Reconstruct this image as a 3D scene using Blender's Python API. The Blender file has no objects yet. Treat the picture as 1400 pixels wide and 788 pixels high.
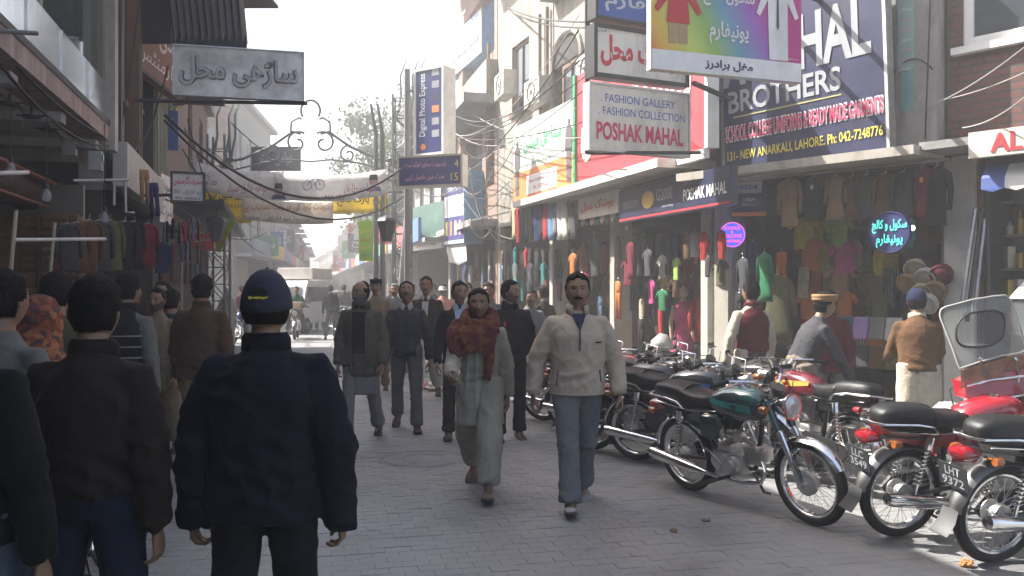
import bpy, bmesh, math, random
import numpy as np
from mathutils import Vector, Matrix, noise, Quaternion
random.seed(7)
D = bpy.data
SC = bpy.context.scene
COL = SC.collection
R = math.radians
PI = math.pi

# ------------------------------------------------------------------ camera, world, sun, exposure
F, EYE, HY = 1200.0, 1.62, 392.0
cam_d = D.cameras.new('camera'); cam = D.objects.new('camera', cam_d); COL.objects.link(cam)
cam.location = (0, 0, EYE); cam.rotation_euler = (R(90), 0, 0)
cam_d.sensor_width = 36.0; cam_d.lens = 36.0 * F / 1400.0
cam_d.shift_y = -(394 - HY) / 1400.0
cam_d.clip_start = 0.05; cam_d.clip_end = 2000
SC.camera = cam

SUN_EL, SUN_AZ = 48.0, -70.0        # azimuth measured from +Y (view direction) towards +X
sdir = Vector((math.sin(R(SUN_AZ)) * math.cos(R(SUN_EL)), math.cos(R(SUN_AZ)) * math.cos(R(SUN_EL)), math.sin(R(SUN_EL))))
w = D.worlds.new('World'); SC.world = w; w.use_nodes = True
nt = w.node_tree; nt.nodes.clear()
out = nt.nodes.new('ShaderNodeOutputWorld'); bg = nt.nodes.new('ShaderNodeBackground'); sky = nt.nodes.new('ShaderNodeTexSky')
sky.sky_type = 'NISHITA'; sky.sun_disc = False; sky.sun_elevation = R(SUN_EL); sky.sun_rotation = R(SUN_AZ)
sky.air_density = 1.0; sky.dust_density = 6.0; sky.ozone_density = 1.0; sky.altitude = 200
bg.inputs['Strength'].default_value = 0.1
nt.links.new(sky.outputs[0], bg.inputs[0]); nt.links.new(bg.outputs[0], out.inputs[0])
sl = D.lights.new('sun', 'SUN'); sl.energy = 5.0; sl.angle = R(0.5); sl.color = (1.0, 0.965, 0.91)
so = D.objects.new('sun', sl); COL.objects.link(so); so.rotation_euler = sdir.to_track_quat('Z', 'Y').to_euler()
SC.view_settings.view_transform = 'Standard'; SC.view_settings.look = 'None'
SC.view_settings.exposure = 1.75; SC.view_settings.gamma = 1.0; SC.view_settings.use_curve_mapping = False
SC.view_settings.use_white_balance = True; SC.view_settings.white_balance_temperature = 6480; SC.view_settings.white_balance_tint = 9
SC.cycles.use_denoising = True
SC.cycles.max_bounces = 6; SC.cycles.diffuse_bounces = 3; SC.cycles.glossy_bounces = 3
SC.cycles.transmission_bounces = 5; SC.cycles.volume_bounces = 1; SC.cycles.transparent_max_bounces = 8
SC.cycles.caustics_reflective = False; SC.cycles.caustics_refractive = False
SC.cycles.sample_clamp_indirect = 4.0
SC.cycles.volume_max_steps = 64

def P(px, py, Y):
    return Vector(((px - 700) / F * Y, Y, EYE - (py - HY) / F * Y))

# ------------------------------------------------------------------ materials
MATS = {}
def mat(name, col, rough=0.7, metal=0.0, var=0.12, nscale=6.0, bump=0.0, bscale=60.0, alpha=1.0, spec=0.5,
        emit=None, estr=0.0, sheen=0.0, trans=0.0, coat=0.0, dirt=0.0, stretch=None, attr=None):
    if name in MATS: return MATS[name]
    m = D.materials.new(name); m.use_nodes = True
    n = m.node_tree; b = n.nodes['Principled BSDF']
    b.inputs['Roughness'].default_value = rough; b.inputs['Metallic'].default_value = metal
    b.inputs['Specular IOR Level'].default_value = spec
    b.inputs['Sheen Weight'].default_value = sheen
    b.inputs['Coat Weight'].default_value = coat
    if trans: b.inputs['Transmission Weight'].default_value = trans
    tc = n.nodes.new('ShaderNodeTexCoord'); src = tc.outputs['Object']
    if stretch:
        mp = n.nodes.new('ShaderNodeMapping'); mp.inputs['Scale'].default_value = stretch
        n.links.new(src, mp.inputs[0]); src = mp.outputs[0]
    nz = n.nodes.new('ShaderNodeTexNoise'); nz.inputs['Scale'].default_value = nscale; nz.inputs['Detail'].default_value = 5
    nz.inputs['Roughness'].default_value = 0.62
    n.links.new(src, nz.inputs['Vector'])
    mx = n.nodes.new('ShaderNodeMix'); mx.data_type = 'RGBA'; mx.blend_type = 'MULTIPLY'
    cr = n.nodes.new('ShaderNodeMapRange'); cr.inputs[1].default_value = 0.25; cr.inputs[2].default_value = 0.75
    cr.inputs[3].default_value = 1 - var * 1.6; cr.inputs[4].default_value = 1 + var
    n.links.new(nz.outputs['Fac'], cr.inputs[0])
    mx.inputs['Factor'].default_value = 1.0
    if attr:
        at = n.nodes.new('ShaderNodeAttribute'); at.attribute_name = attr; n.links.new(at.outputs['Color'], mx.inputs['A'])
    else: mx.inputs['A'].default_value = (*col, 1)
    n.links.new(cr.outputs[0], mx.inputs['B'])
    last = mx.outputs['Result']
    if dirt:
        n2 = n.nodes.new('ShaderNodeTexNoise'); n2.inputs['Scale'].default_value = 1.3; n2.inputs['Detail'].default_value = 8; n2.inputs['Roughness'].default_value = 0.7
        mp2 = n.nodes.new('ShaderNodeMapping'); mp2.inputs['Scale'].default_value = (2.2, 2.2, 0.6)
        n.links.new(tc.outputs['Object'], mp2.inputs[0]); n.links.new(mp2.outputs[0], n2.inputs['Vector'])
        r2 = n.nodes.new('ShaderNodeMapRange'); r2.inputs[1].default_value = 0.5; r2.inputs[2].default_value = 0.68; r2.inputs[3].default_value = 0; r2.inputs[4].default_value = dirt
        n.links.new(n2.outputs['Fac'], r2.inputs[0])
        m2 = n.nodes.new('ShaderNodeMix'); m2.data_type = 'RGBA'; m2.inputs['B'].default_value = (0.075, 0.065, 0.055, 1)
        n.links.new(r2.outputs[0], m2.inputs['Factor']); n.links.new(last, m2.inputs['A']); last = m2.outputs['Result']
    n.links.new(last, b.inputs['Base Color'])
    if bump:
        nb = n.nodes.new('ShaderNodeTexNoise'); nb.inputs['Scale'].default_value = bscale; nb.inputs['Detail'].default_value = 3
        n.links.new(src, nb.inputs['Vector'])
        bp = n.nodes.new('ShaderNodeBump'); bp.inputs['Strength'].default_value = min(bump, 1.0); bp.inputs['Distance'].default_value = 0.01
        n.links.new(nb.outputs['Fac'], bp.inputs['Height']); n.links.new(bp.outputs[0], b.inputs['Normal'])
    if alpha < 1: b.inputs['Alpha'].default_value = alpha
    if emit:
        b.inputs['Emission Color'].default_value = (*emit, 1); b.inputs['Emission Strength'].default_value = estr
    MATS[name] = m
    return m
def cloth(name, col, var=0.16, bump=0.5, **k):
    if 'cloth ' + name in MATS: return MATS['cloth ' + name]
    m = mat('cloth ' + name, col, rough=0.92, var=var, nscale=9, bump=bump, bscale=45, spec=0.15, sheen=k.pop('sheen', 0.02), **k)
    n = m.node_tree; b = n.nodes['Principled BSDF']; rn = n.nodes.new('ShaderNodeTexNoise'); rn.noise_type = 'RIDGED_MULTIFRACTAL'; rn.inputs['Scale'].default_value = 3.2; rn.inputs['Detail'].default_value = 2.5; rn.inputs['Distortion'].default_value = .6
    mp = n.nodes.new('ShaderNodeMapping'); mp.inputs['Scale'].default_value = (1.5, 1.5, .8); mp.inputs['Rotation'].default_value = (0.3, .5, 0); tc = [x for x in n.nodes if x.type == 'TEX_COORD'][0]
    n.links.new(tc.outputs['Object'], mp.inputs[0]); n.links.new(mp.outputs[0], rn.inputs['Vector'])
    bp = n.nodes.new('ShaderNodeBump'); bp.inputs['Strength'].default_value = .55; bp.inputs['Distance'].default_value = .018; n.links.new(rn.outputs['Fac'], bp.inputs['Height'])
    old = b.inputs['Normal'].links
    if old: n.links.new(old[0].from_socket, bp.inputs['Normal'])
    n.links.new(bp.outputs[0], b.inputs['Normal']); return m
def paint(name, col, rough=0.45, **k):
    k.setdefault('dirt', 0.35); return mat('paint ' + name, col, rough=rough, var=0.1, **k)
def metal(name, col, rough=0.3, **k): return mat('metal ' + name, col, rough=rough, metal=1.0, var=0.15, nscale=12, **k)

def brickmat(name, c1, c2, mortar, sx=0.24, sy=0.075, rough=0.9, plane='XZ', msize=0.012, bump=0.5):
    if name in MATS: return MATS[name]
    m = mat(name, c1, rough=rough); n = m.node_tree; b = n.nodes['Principled BSDF']
    tc = n.nodes.new('ShaderNodeTexCoord'); mp = n.nodes.new('ShaderNodeMapping')
    if plane == 'XZ': mp.inputs['Rotation'].default_value = (R(-90), 0, 0)
    n.links.new(tc.outputs['Object'], mp.inputs[0])
    br = n.nodes.new('ShaderNodeTexBrick'); br.inputs['Scale'].default_value = 1.0
    br.inputs['Brick Width'].default_value = sx; br.inputs['Row Height'].default_value = sy; br.inputs['Mortar Size'].default_value = msize
    br.inputs['Color1'].default_value = (*c1, 1); br.inputs['Color2'].default_value = (*c2, 1); br.inputs['Mortar'].default_value = (*mortar, 1)
    n.links.new(mp.outputs[0], br.inputs['Vector'])
    mx = [x for x in n.nodes if x.type == 'MIX'][0]
    n.links.new(br.outputs['Color'], mx.inputs['A'])
    bp = n.nodes.new('ShaderNodeBump'); bp.inputs['Strength'].default_value = bump; bp.inputs['Distance'].default_value = 0.01; bp.invert = True
    n.links.new(br.outputs['Fac'], bp.inputs['Height']); n.links.new(bp.outputs[0], b.inputs['Normal'])
    return m

def glassmat(name, col=(0.05, 0.06, 0.07), rough=0.08, alpha=1.0):
    return mat('glass ' + name, col, rough=rough, var=0.2, nscale=2, spec=0.9, alpha=alpha)

# ------------------------------------------------------------------ mesh helpers
class MB:
    def __init__(s): s.v = []; s.f = []; s.m = []; s.mi = 0; s.T = None
    def add(s, vs, fs):
        o = len(s.v)
        if s.T is not None: vs = [s.T @ Vector(v) for v in vs]
        s.v.extend([tuple(v) for v in vs]); s.f.extend([tuple(i + o for i in f) for f in fs]); s.m.extend([s.mi] * len(fs))
        return s
    def box(s, x0, x1, y0, y1, z0, z1):
        vs = [(x, y, z) for x in (x0, x1) for y in (y0, y1) for z in (z0, z1)]
        return s.add(vs, [(0, 1, 3, 2), (4, 6, 7, 5), (0, 4, 5, 1), (2, 3, 7, 6), (0, 2, 6, 4), (1, 5, 7, 3)])
    def cbox(s, c, size, rot=None):
        hx, hy, hz = size[0] / 2, size[1] / 2, size[2] / 2
        vs = [Vector((x, y, z)) for x in (-hx, hx) for y in (-hy, hy) for z in (-hz, hz)]
        if rot is not None: vs = [rot @ v for v in vs]
        c = Vector(c); return s.add([v + c for v in vs], [(0, 1, 3, 2), (4, 6, 7, 5), (0, 4, 5, 1), (2, 3, 7, 6), (0, 2, 6, 4), (1, 5, 7, 3)])
    def bbox_(s, c, size, bev=0.01, rot=None):   # chamfered box
        hx, hy, hz = [q / 2 for q in size]; bm = bmesh.new(); bmesh.ops.create_cube(bm, size=1)
        for v in bm.verts: v.co = Vector((v.co.x * size[0], v.co.y * size[1], v.co.z * size[2]))
        bmesh.ops.bevel(bm, geom=list(bm.edges), offset=bev, segments=2, affect='EDGES', profile=0.6)
        bm.verts.index_update(); c = Vector(c)
        vs = [((rot @ v.co) if rot is not None else v.co) + c for v in bm.verts]; fs = [[v.index for v in f.verts] for f in bm.faces]
        bm.free(); return s.add(vs, fs)
    def loft(s, rings, cap=True, close=False):
        n = len(rings[0]); vs = [p for r in rings for p in r]; fs = []
        m = len(rings)
        for i in range(m if close else m - 1):
            a, b = i * n, ((i + 1) % m) * n
            for j in range(n):
                k = (j + 1) % n; fs.append((a + j, a + k, b + k, b + j))
        if cap and not close: fs.append(tuple(range(n - 1, -1, -1))); fs.append(tuple((m - 1) * n + j for j in range(n)))
        return s.add(vs, fs)
    def tube(s, pts, r, n=8, cap=True, sq=1.0, up=None, close=False):
        pts = [Vector(p) for p in pts]; L = len(pts); rr = r if isinstance(r, (list, tuple)) else [r] * L
        rings = []; pn = None
        for i, p in enumerate(pts):
            if close: t = pts[(i + 1) % L] - pts[i - 1]
            else: t = (pts[min(i + 1, L - 1)] - pts[max(i - 1, 0)])
            t = t.normalized() if t.length > 1e-9 else Vector((0, 0, 1))
            if pn is None:
                u = Vector(up) if up is not None else (Vector((0, 0, 1)) if abs(t.z) < 0.9 else Vector((0, 1, 0)))
                a = (u - t * u.dot(t)).normalized()
            else:
                a = (pn - t * pn.dot(t)); a = a.normalized() if a.length > 1e-6 else pn
            pn = a; b = t.cross(a)
            ra = rr[i]; rx, ry = (ra if isinstance(ra, (tuple, list)) else (ra, ra * sq))
            rings.append([p + a * (math.cos(q) * rx) + b * (math.sin(q) * ry) for q in [2 * PI * j / n for j in range(n)]])
        return s.loft(rings, cap=cap, close=close)
    def disc(s, c, axis, r, h, n=24, r2=None):
        c = Vector(c); a = Vector(axis).normalized(); return s.tube([c - a * h / 2, c + a * h / 2], [r, r2 if r2 is not None else r], n=n)
    def torus(s, c, axis, R_, r, n=40, m=10, prof=None):
        c = Vector(c); ax = Vector(axis).normalized(); u = ax.orthogonal().normalized(); v = ax.cross(u); rings = []
        for i in range(n):
            a = 2 * PI * i / n; d = u * math.cos(a) + v * math.sin(a)
            if prof: rings.append([c + d * (R_ + pr) + ax * pa for pr, pa in prof])
            else: rings.append([c + d * (R_ + r * math.cos(2 * PI * j / m)) + ax * (r * math.sin(2 * PI * j / m)) for j in range(m)])
        return s.loft(rings, cap=False, close=True)
    def sphere(s, c, r, n=12, m=8):
        c = Vector(c); rx, ry, rz = r if isinstance(r, (tuple, list)) else (r, r, r)
        rings = [[c + Vector((rx * math.cos(2 * PI * j / n) * math.sin(t), ry * math.sin(2 * PI * j / n) * math.sin(t), -rz * math.cos(t))) for j in range(n)]
                 for t in [PI * (i + 0.02 * (i == 0) - 0.02 * (i == m)) / m for i in range(m + 1)]]
        return s.loft(rings)
    def quad(s, a, b, c, d): return s.add([a, b, c, d], [(0, 1, 2, 3)])
    def mesh(s, name, mats=None, smooth=False):
        me = D.meshes.new(name); me.from_pydata(s.v, [], s.f)
        for x in (mats if isinstance(mats, (list, tuple)) else [mats] if mats else []): me.materials.append(x)
        if isinstance(mats, (list, tuple)) and len(mats) > 1: me.polygons.foreach_set('material_index', s.m)
        if smooth: me.polygons.foreach_set('use_smooth', [True] * len(me.polygons))
        me.update(); return me
    def obj(s, name, mats=None, parent=None, smooth=False, fix=False):
        me = s.mesh(name, mats, smooth)
        if fix: fixn(me)
        return link(name, me, parent)
def fixn(me):
    bm = bmesh.new(); bm.from_mesh(me); bmesh.ops.recalc_face_normals(bm, faces=bm.faces); bm.to_mesh(me); bm.free()
def smooth_angle(me, ang=40):
    me.polygons.foreach_set('use_smooth', [True] * len(me.polygons))
    bm = bmesh.new(); bm.from_mesh(me); bmesh.ops.recalc_face_normals(bm, faces=bm.faces); lim = R(ang)
    for e in bm.edges:
        if len(e.link_faces) == 2 and e.calc_face_angle(0) > lim: e.smooth = False
    bm.to_mesh(me); bm.free()
def link(name, data, parent=None):
    o = D.objects.new(name, data); COL.objects.link(o)
    if parent is not None: o.parent = parent
    return o
def tag(o, label=None, cat=None, group=None, kind=None):
    if label: o['label'] = label
    if cat: o['category'] = cat
    if group: o['group'] = group
    if kind: o['kind'] = kind
    return o
def empty(name, loc=(0, 0, 0), rz=0.0):
    o = D.objects.new(name, None); COL.objects.link(o); o.location = loc; o.rotation_euler = (0, 0, rz); o.empty_display_size = 0.1
    return o
CH = {}
def copy_tree(o, parent=None):
    c = o.copy(); COL.objects.link(c)
    if parent is not None: c.parent = parent
    for ch in [x for x in D.objects if x.parent == o]: copy_tree(ch, c)
    return c
def structure(o): o['kind'] = 'structure'; return o
def recolor(o, m):
    for i in range(len(o.material_slots)):
        o.material_slots[i].link = 'OBJECT'; o.material_slots[i].material = m

# ------------------------------------------------------------------ lettering
FB = {0x627: (0xFE8D, 0xFE8E), 0x622: (0xFE81, 0xFE82), 0x628: 0xFE8F, 0x67E: 0xFB56, 0x62A: 0xFE95, 0x679: 0xFB66, 0x62C: 0xFE9D, 0x686: 0xFB7A, 0x62D: 0xFEA1, 0x62E: 0xFEA5,
      0x62F: (0xFEA9, 0xFEAA), 0x688: (0xFB88, 0xFB89), 0x631: (0xFEAD, 0xFEAE), 0x691: (0xFB8C, 0xFB8D), 0x632: (0xFEAF, 0xFEB0), 0x633: 0xFEB1, 0x634: 0xFEB5, 0x635: 0xFEB9,
      0x636: 0xFEBD, 0x637: 0xFEC1, 0x639: 0xFEC9, 0x63A: 0xFECD, 0x641: 0xFED1, 0x642: 0xFED5, 0x6A9: 0xFB8E, 0x6AF: 0xFB92, 0x644: 0xFEDD, 0x645: 0xFEE1, 0x646: 0xFEE5,
      0x648: (0xFEED, 0xFEEE), 0x6C1: 0xFBA6, 0x6BE: 0xFBAA, 0x6CC: 0xFBFC, 0x6D2: (0xFBAE, 0xFBAF), 0x6BA: (0xFB9E, 0xFB9F)}
def shape(s):
    o = []; n = len(s)
    dual = lambda ch: FB.get(ord(ch)) is not None and not isinstance(FB[ord(ch)], tuple)
    for i, ch in enumerate(s):
        v = FB.get(ord(ch))
        if v is None: o.append(ch); continue
        pj = i > 0 and dual(s[i - 1]); nj = i < n - 1 and ord(s[i + 1]) in FB and dual(ch)
        o.append(chr(v[1] if pj else v[0]) if isinstance(v, tuple) else chr(v + (3 if pj and nj else 1 if pj else 2 if nj else 0)))
    return ''.join(reversed(o))
TXC = {}
def text_mesh(body, bold=0.0, shear=0.0, res=3):
    key = (body, bold, shear)
    if key in TXC: return TXC[key]
    cu = D.curves.new('t', 'FONT'); cu.body = shape(body) if any(0x600 < ord(c) < 0x700 for c in body) else body
    cu.offset = bold; cu.shear = shear; cu.resolution_u = res; cu.extrude = 0.0
    o = D.objects.new('t', cu); me = D.meshes.new_from_object(o)
    D.objects.remove(o); D.curves.remove(cu)
    a = np.empty(len(me.vertices) * 3); me.vertices.foreach_get('co', a); a = a.reshape(-1, 3)
    TXC[key] = (me, a.min(0), a.max(0)); return TXC[key]
def lettering(parent, body, x, z, w_, h_, m, y=-0.01, bold=0.0, shear=0.0, name='lettering', depth=0.004, rot=0.0):
    """text scaled into the box centred (x,z) of size w_,h_ in the parent's XZ plane, facing -Y"""
    me0, lo, hi = text_mesh(body, bold, shear)
    me = me0.copy(); me.name = name; a = np.empty(len(me.vertices) * 3); me.vertices.foreach_get('co', a); a = a.reshape(-1, 3)
    sx = w_ / (hi[0] - lo[0]); sz = h_ / (hi[1] - lo[1])
    X = (a[:, 0] - (lo[0] + hi[0]) / 2) * sx; Z = (a[:, 1] - (lo[1] + hi[1]) / 2) * sz
    c, s_ = math.cos(rot), math.sin(rot)
    b = np.stack([x + X * c - Z * s_, np.full(len(a), y), z + X * s_ + Z * c], 1)
    me.vertices.foreach_set('co', b.ravel()); me.materials.clear(); me.materials.append(m)
    me.update()
    o = link(name, me, parent)
    return o
def board(name, p0, p1, z0, z1, depth, face, side=None, parent=None):
    """a box between plan points p0 -> p1 (left to right as seen), from z0 to z1; local XZ is its face, origin at centre"""
    p0 = Vector(p0).to_2d(); p1 = Vector(p1).to_2d(); d = p1 - p0; L = d.length; h = z1 - z0
    b = MB(); b.box(-L / 2, L / 2, -depth / 2, depth / 2, -h / 2, h / 2)
    me = b.mesh(name, [face, side or face])
    if side: me.polygons.foreach_set('material_index', [0 if i == 2 else 1 for i in range(6)])
    o = link(name, me, parent); o.location = ((p0.x + p1.x) / 2, (p0.y + p1.y) / 2, (z0 + z1) / 2); o.rotation_euler = (0, 0, math.atan2(d.y, d.x))
    o['_w'] = L; o['_h'] = h
    return o, L, h
def frame_part(parent, L, h, y, t, m, name='frame', d=0.02):
    b = MB()
    b.box(-L / 2 - t * .1, L / 2 + t * .1, y - d, y, h / 2 - t, h / 2 + t * .1); b.box(-L / 2 - t * .1, L / 2 + t * .1, y - d, y, -h / 2 - t * .1, -h / 2 + t)
    b.box(-L / 2 - t * .1, -L / 2 + t, y - d, y, -h / 2 + t, h / 2 - t); b.box(L / 2 - t, L / 2 + t * .1, y - d, y, -h / 2 + t, h / 2 - t)
    return b.obj(name, m, parent)
def sheet(parent, name, x0, x1, z0, z1, y, m):
    b = MB(); b.quad((x0, y, z0), (x1, y, z0), (x1, y, z1), (x0, y, z1)); return b.obj(name, m, parent)
HAZE = 0.0068
# ------------------------------------------------------------------ ground
ANG = R(12.5)      # street direction is turned this far to the left of the view
def ground():
    m = mat('paving concrete', (0.2, 0.195, 0.19), rough=0.75, var=0.2, nscale=1.1, bump=0.4, bscale=30, dirt=0.0)
    n = m.node_tree; b = n.nodes['Principled BSDF']
    tc = n.nodes.new('ShaderNodeTexCoord'); mp = n.nodes.new('ShaderNodeMapping'); mp.inputs['Rotation'].default_value = (0, 0, -ANG)
    n.links.new(tc.outputs['Object'], mp.inputs[0])
    br = n.nodes.new('ShaderNodeTexBrick'); br.inputs['Scale'].default_value = 1; br.inputs['Brick Width'].default_value = 0.16; br.inputs['Row Height'].default_value = 0.1
    br.inputs['Mortar Size'].default_value = 0.004
    br.inputs['Color1'].default_value = (0.225, 0.224, 0.224, 1); br.inputs['Color2'].default_value = (0.195, 0.195, 0.196, 1); br.inputs['Mortar'].default_value = (0.17, 0.17, 0.168, 1)
    n.links.new(mp.outputs[0], br.inputs['Vector']); n.links.new(br.outputs['Color'], [x for x in n.nodes if x.type == 'MIX'][0].inputs['A'])
    g = MB(); g.quad((-400, -60, 0), (400, -60, 0), (400, 900, 0), (-400, 900, 0))
    structure(g.obj('street_ground', m))
    # individually laid pavers: rows run across the street
    pm = mat('paver', (0.2, 0.197, 0.192), rough=0.45, var=0.28, nscale=1.3, bump=0.5, bscale=70, dirt=0.25)
    n = pm.node_tree
    oi = n.nodes.new('ShaderNodeNewGeometry'); mx = [x for x in n.nodes if x.type == 'MIX' and x.blend_type == 'MULTIPLY'][0]
    ramp = n.nodes.new('ShaderNodeMix'); ramp.data_type = 'RGBA'; ramp.inputs['A'].default_value = (0.215, 0.214, 0.213, 1); ramp.inputs['B'].default_value = (0.255, 0.253, 0.25, 1)
    n.links.new(oi.outputs['Random Per Island'], ramp.inputs['Factor'])
    tcw = n.nodes.new('ShaderNodeNewGeometry')
    nz = [x for x in n.nodes if x.type == 'TEX_NOISE']
    for q in nz:
        if q.inputs['Vector'].links and q.inputs['Scale'].default_value < 2: n.links.new(tcw.outputs['Position'], q.inputs['Vector'])
    n.links.new(ramp.outputs['Result'], mx.inputs['A'])
    ca, sa = math.cos(ANG), math.sin(ANG)
    pw, pd = 0.16, 0.1
    cells = []
    for r in range(38, 190):
        v = r * pd
        for c in range(-76, 76):
            u = c * pw + (pw / 2 if r % 2 else 0)
            x = u * ca - v * sa; y = u * sa + v * ca
            if y < 3.9 or y > 15.5 or abs(x) > y * 0.6 + 0.4: continue
            cells.append((x, y))
    cells.sort(key=lambda p: (0 if (p[1] > 4.75 and abs(p[0]) < p[1] * .58 and p[0] > -1.25 - (p[1] - 5)) else 1, p[1]))
    protos = []
    for k in range(4):
        rg = random.Random(k); q = MB()
        hx, hy = pw / 2 - 0.001, pd / 2 - 0.001
        def ring(i, z): return [(-hx + i, -hy + i, z), (hx - i, -hy + i, z), (hx - i, hy - i, z), (-hx + i, hy - i, z)]
        q.loft([ring(0, -0.004), ring(0, 0.010), ring(0.0018, 0.0115)])
        protos.append(q.mesh('paver', pm))
    random.seed(11)
    pv = empty('paving', (0, 0, 0)); structure(pv)
    for (x, y) in cells[:300]:
        o = link('paver', random.choice(protos), pv); o.location = (x, y, random.uniform(-0.0015, 0.002)); o.rotation_euler = (random.uniform(-.008, .008), random.uniform(-.006, .006), ANG + random.uniform(-.012, .012))
    q = MB()
    for (x, y) in cells[300:]:
        hx, hy = pw / 2 - 0.001, pd / 2 - 0.001; i = 0.0018; z = random.uniform(-0.0015, 0.002); a = ANG + random.uniform(-.01, .01); c_, s_ = math.cos(a), math.sin(a)
        tl, t2 = random.uniform(-.0009, .0009), random.uniform(-.0009, .0009)
        pts = []
        for (j, zz) in ((0, 0.0), (0, 0.010), (i, 0.0115)):
            for sx, sy in ((-1, -1), (1, -1), (1, 1), (-1, 1)):
                u, v = sx * (hx - j), sy * (hy - j); pts.append((x + u * c_ - v * s_, y + u * s_ + v * c_, z + zz + tl * sx + t2 * sy))
        fs = [(8, 9, 10, 11)]
        for b0 in (0, 4):
            for j in range(4): k = (j + 1) % 4; fs.append((b0 + j, b0 + k, b0 + 4 + k, b0 + 4 + j))
        q.add(pts, fs)
    o = q.obj('paver_field', pm, pv); tag(o, kind='stuff')
    bd = MB(); bd.add([(-11, 3.6, .0085), (11, 3.6, .0085), (11, 15.7, .0085), (-11, 15.7, .0085)], [(0, 1, 2, 3)]); structure(bd.obj('paving_bed', mat('joint sand', (.175, .175, .175), rough=.9, var=.2)))
    # raised shop threshold along the right-hand shops
    st = mat('step cement', (0.33, 0.31, 0.28), rough=0.85, var=0.25, nscale=3, bump=0.5, dirt=0.5)
    s = MB()
    line = [(7.2, 4.6), (4.05, 8.35), (2.35, 10.35), (0.55, 15.6), (-0.55, 18.4)]
    back = [(9.5, 6.5), (6.5, 10.5), (5.0, 12.5), (3.2, 17), (2.2, 20)]
    z = 0.16
    for (a, b), (c, d) in zip(zip(line, line[1:]), zip(back, back[1:])):
        s.add([(*a, 0), (*b, 0), (*d, 0), (*c, 0), (*a, z), (*b, z), (*d, z), (*c, z)], [(4, 5, 6, 7), (0, 1, 5, 4)])
    structure(s.obj('shop_pavement', st, fix=False))
ground()
def litter():
    mats_ = [cloth('litter white', (0.6, 0.6, 0.58)), cloth('litter pink', (0.55, 0.2, 0.25)), cloth('litter brown', (0.2, 0.13, 0.08)), cloth('litter orange', (0.6, 0.22, 0.08))]
    random.seed(5)
    def scrap(name, p, r, m, lab, h=0.5):
        bm = bmesh.new(); bmesh.ops.create_icosphere(bm, subdivisions=3, radius=r)
        for v in bm.verts:
            n1 = noise.noise(v.co * (2.2 / r) + Vector((p[0], p[1], 0))); n2 = noise.noise(v.co * (5 / r))
            v.co *= 1 + 0.55 * n1 + .3 * n2; v.co.z *= h; v.co.z = max(v.co.z, -r * h * .45)
        me = D.meshes.new(name); bm.to_mesh(me); bm.free(); me.materials.append(m)
        o = link(name, me); o.location = (p[0], p[1], 0.016 + r * h * .45); tag(o, lab, 'litter')
    scrap('crumpled_bag', P(598, 533, 13.6).to_2d().to_tuple(), 0.16, mats_[0], 'crumpled white plastic bag lying in the street behind the men walking', .6)
    scrap('crumpled_bag', P(588, 531, 13.8).to_2d().to_tuple(), 0.11, mats_[1], 'pink scrap of wrapping beside the crumpled white bag in the street', .6)
    scrap('litter_scrap', (2.61, 5.04), 0.035, mats_[3], 'orange and white food wrapper on the paving beneath the nearest black motorbike', .7)
    scrap('litter_scrap', (1.33, 6.02), 0.03, mats_[2], 'small brown leaf scrap on the paving left of the green motorcycle stand', .25)
    scrap('litter_scrap', (1.06, 5.75), 0.022, mats_[2], 'dark pebble sized scrap on open paving below the green motorcycle', .6)
    # oily stain and iron cover
    c = MB(); c.disc((-0.83, 8.2, 0.0125), (0, 0, 1), 0.42, 0.003, n=40); c.torus((-0.83, 8.2, 0.015), (0, 0, 1), 0.37, 0.003, n=40, m=6)
    c.torus((-0.83, 8.2, 0.015), (0, 0, 1), 0.2, 0.002, n=32, m=6)
    tag(c.obj('manhole_cover', mat('iron cover', (0.2, 0.2, 0.2), rough=0.7, var=.2, bump=.5)), 'round worn manhole cover flush in the paving between the walkers', 'manhole cover')
litter()

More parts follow.
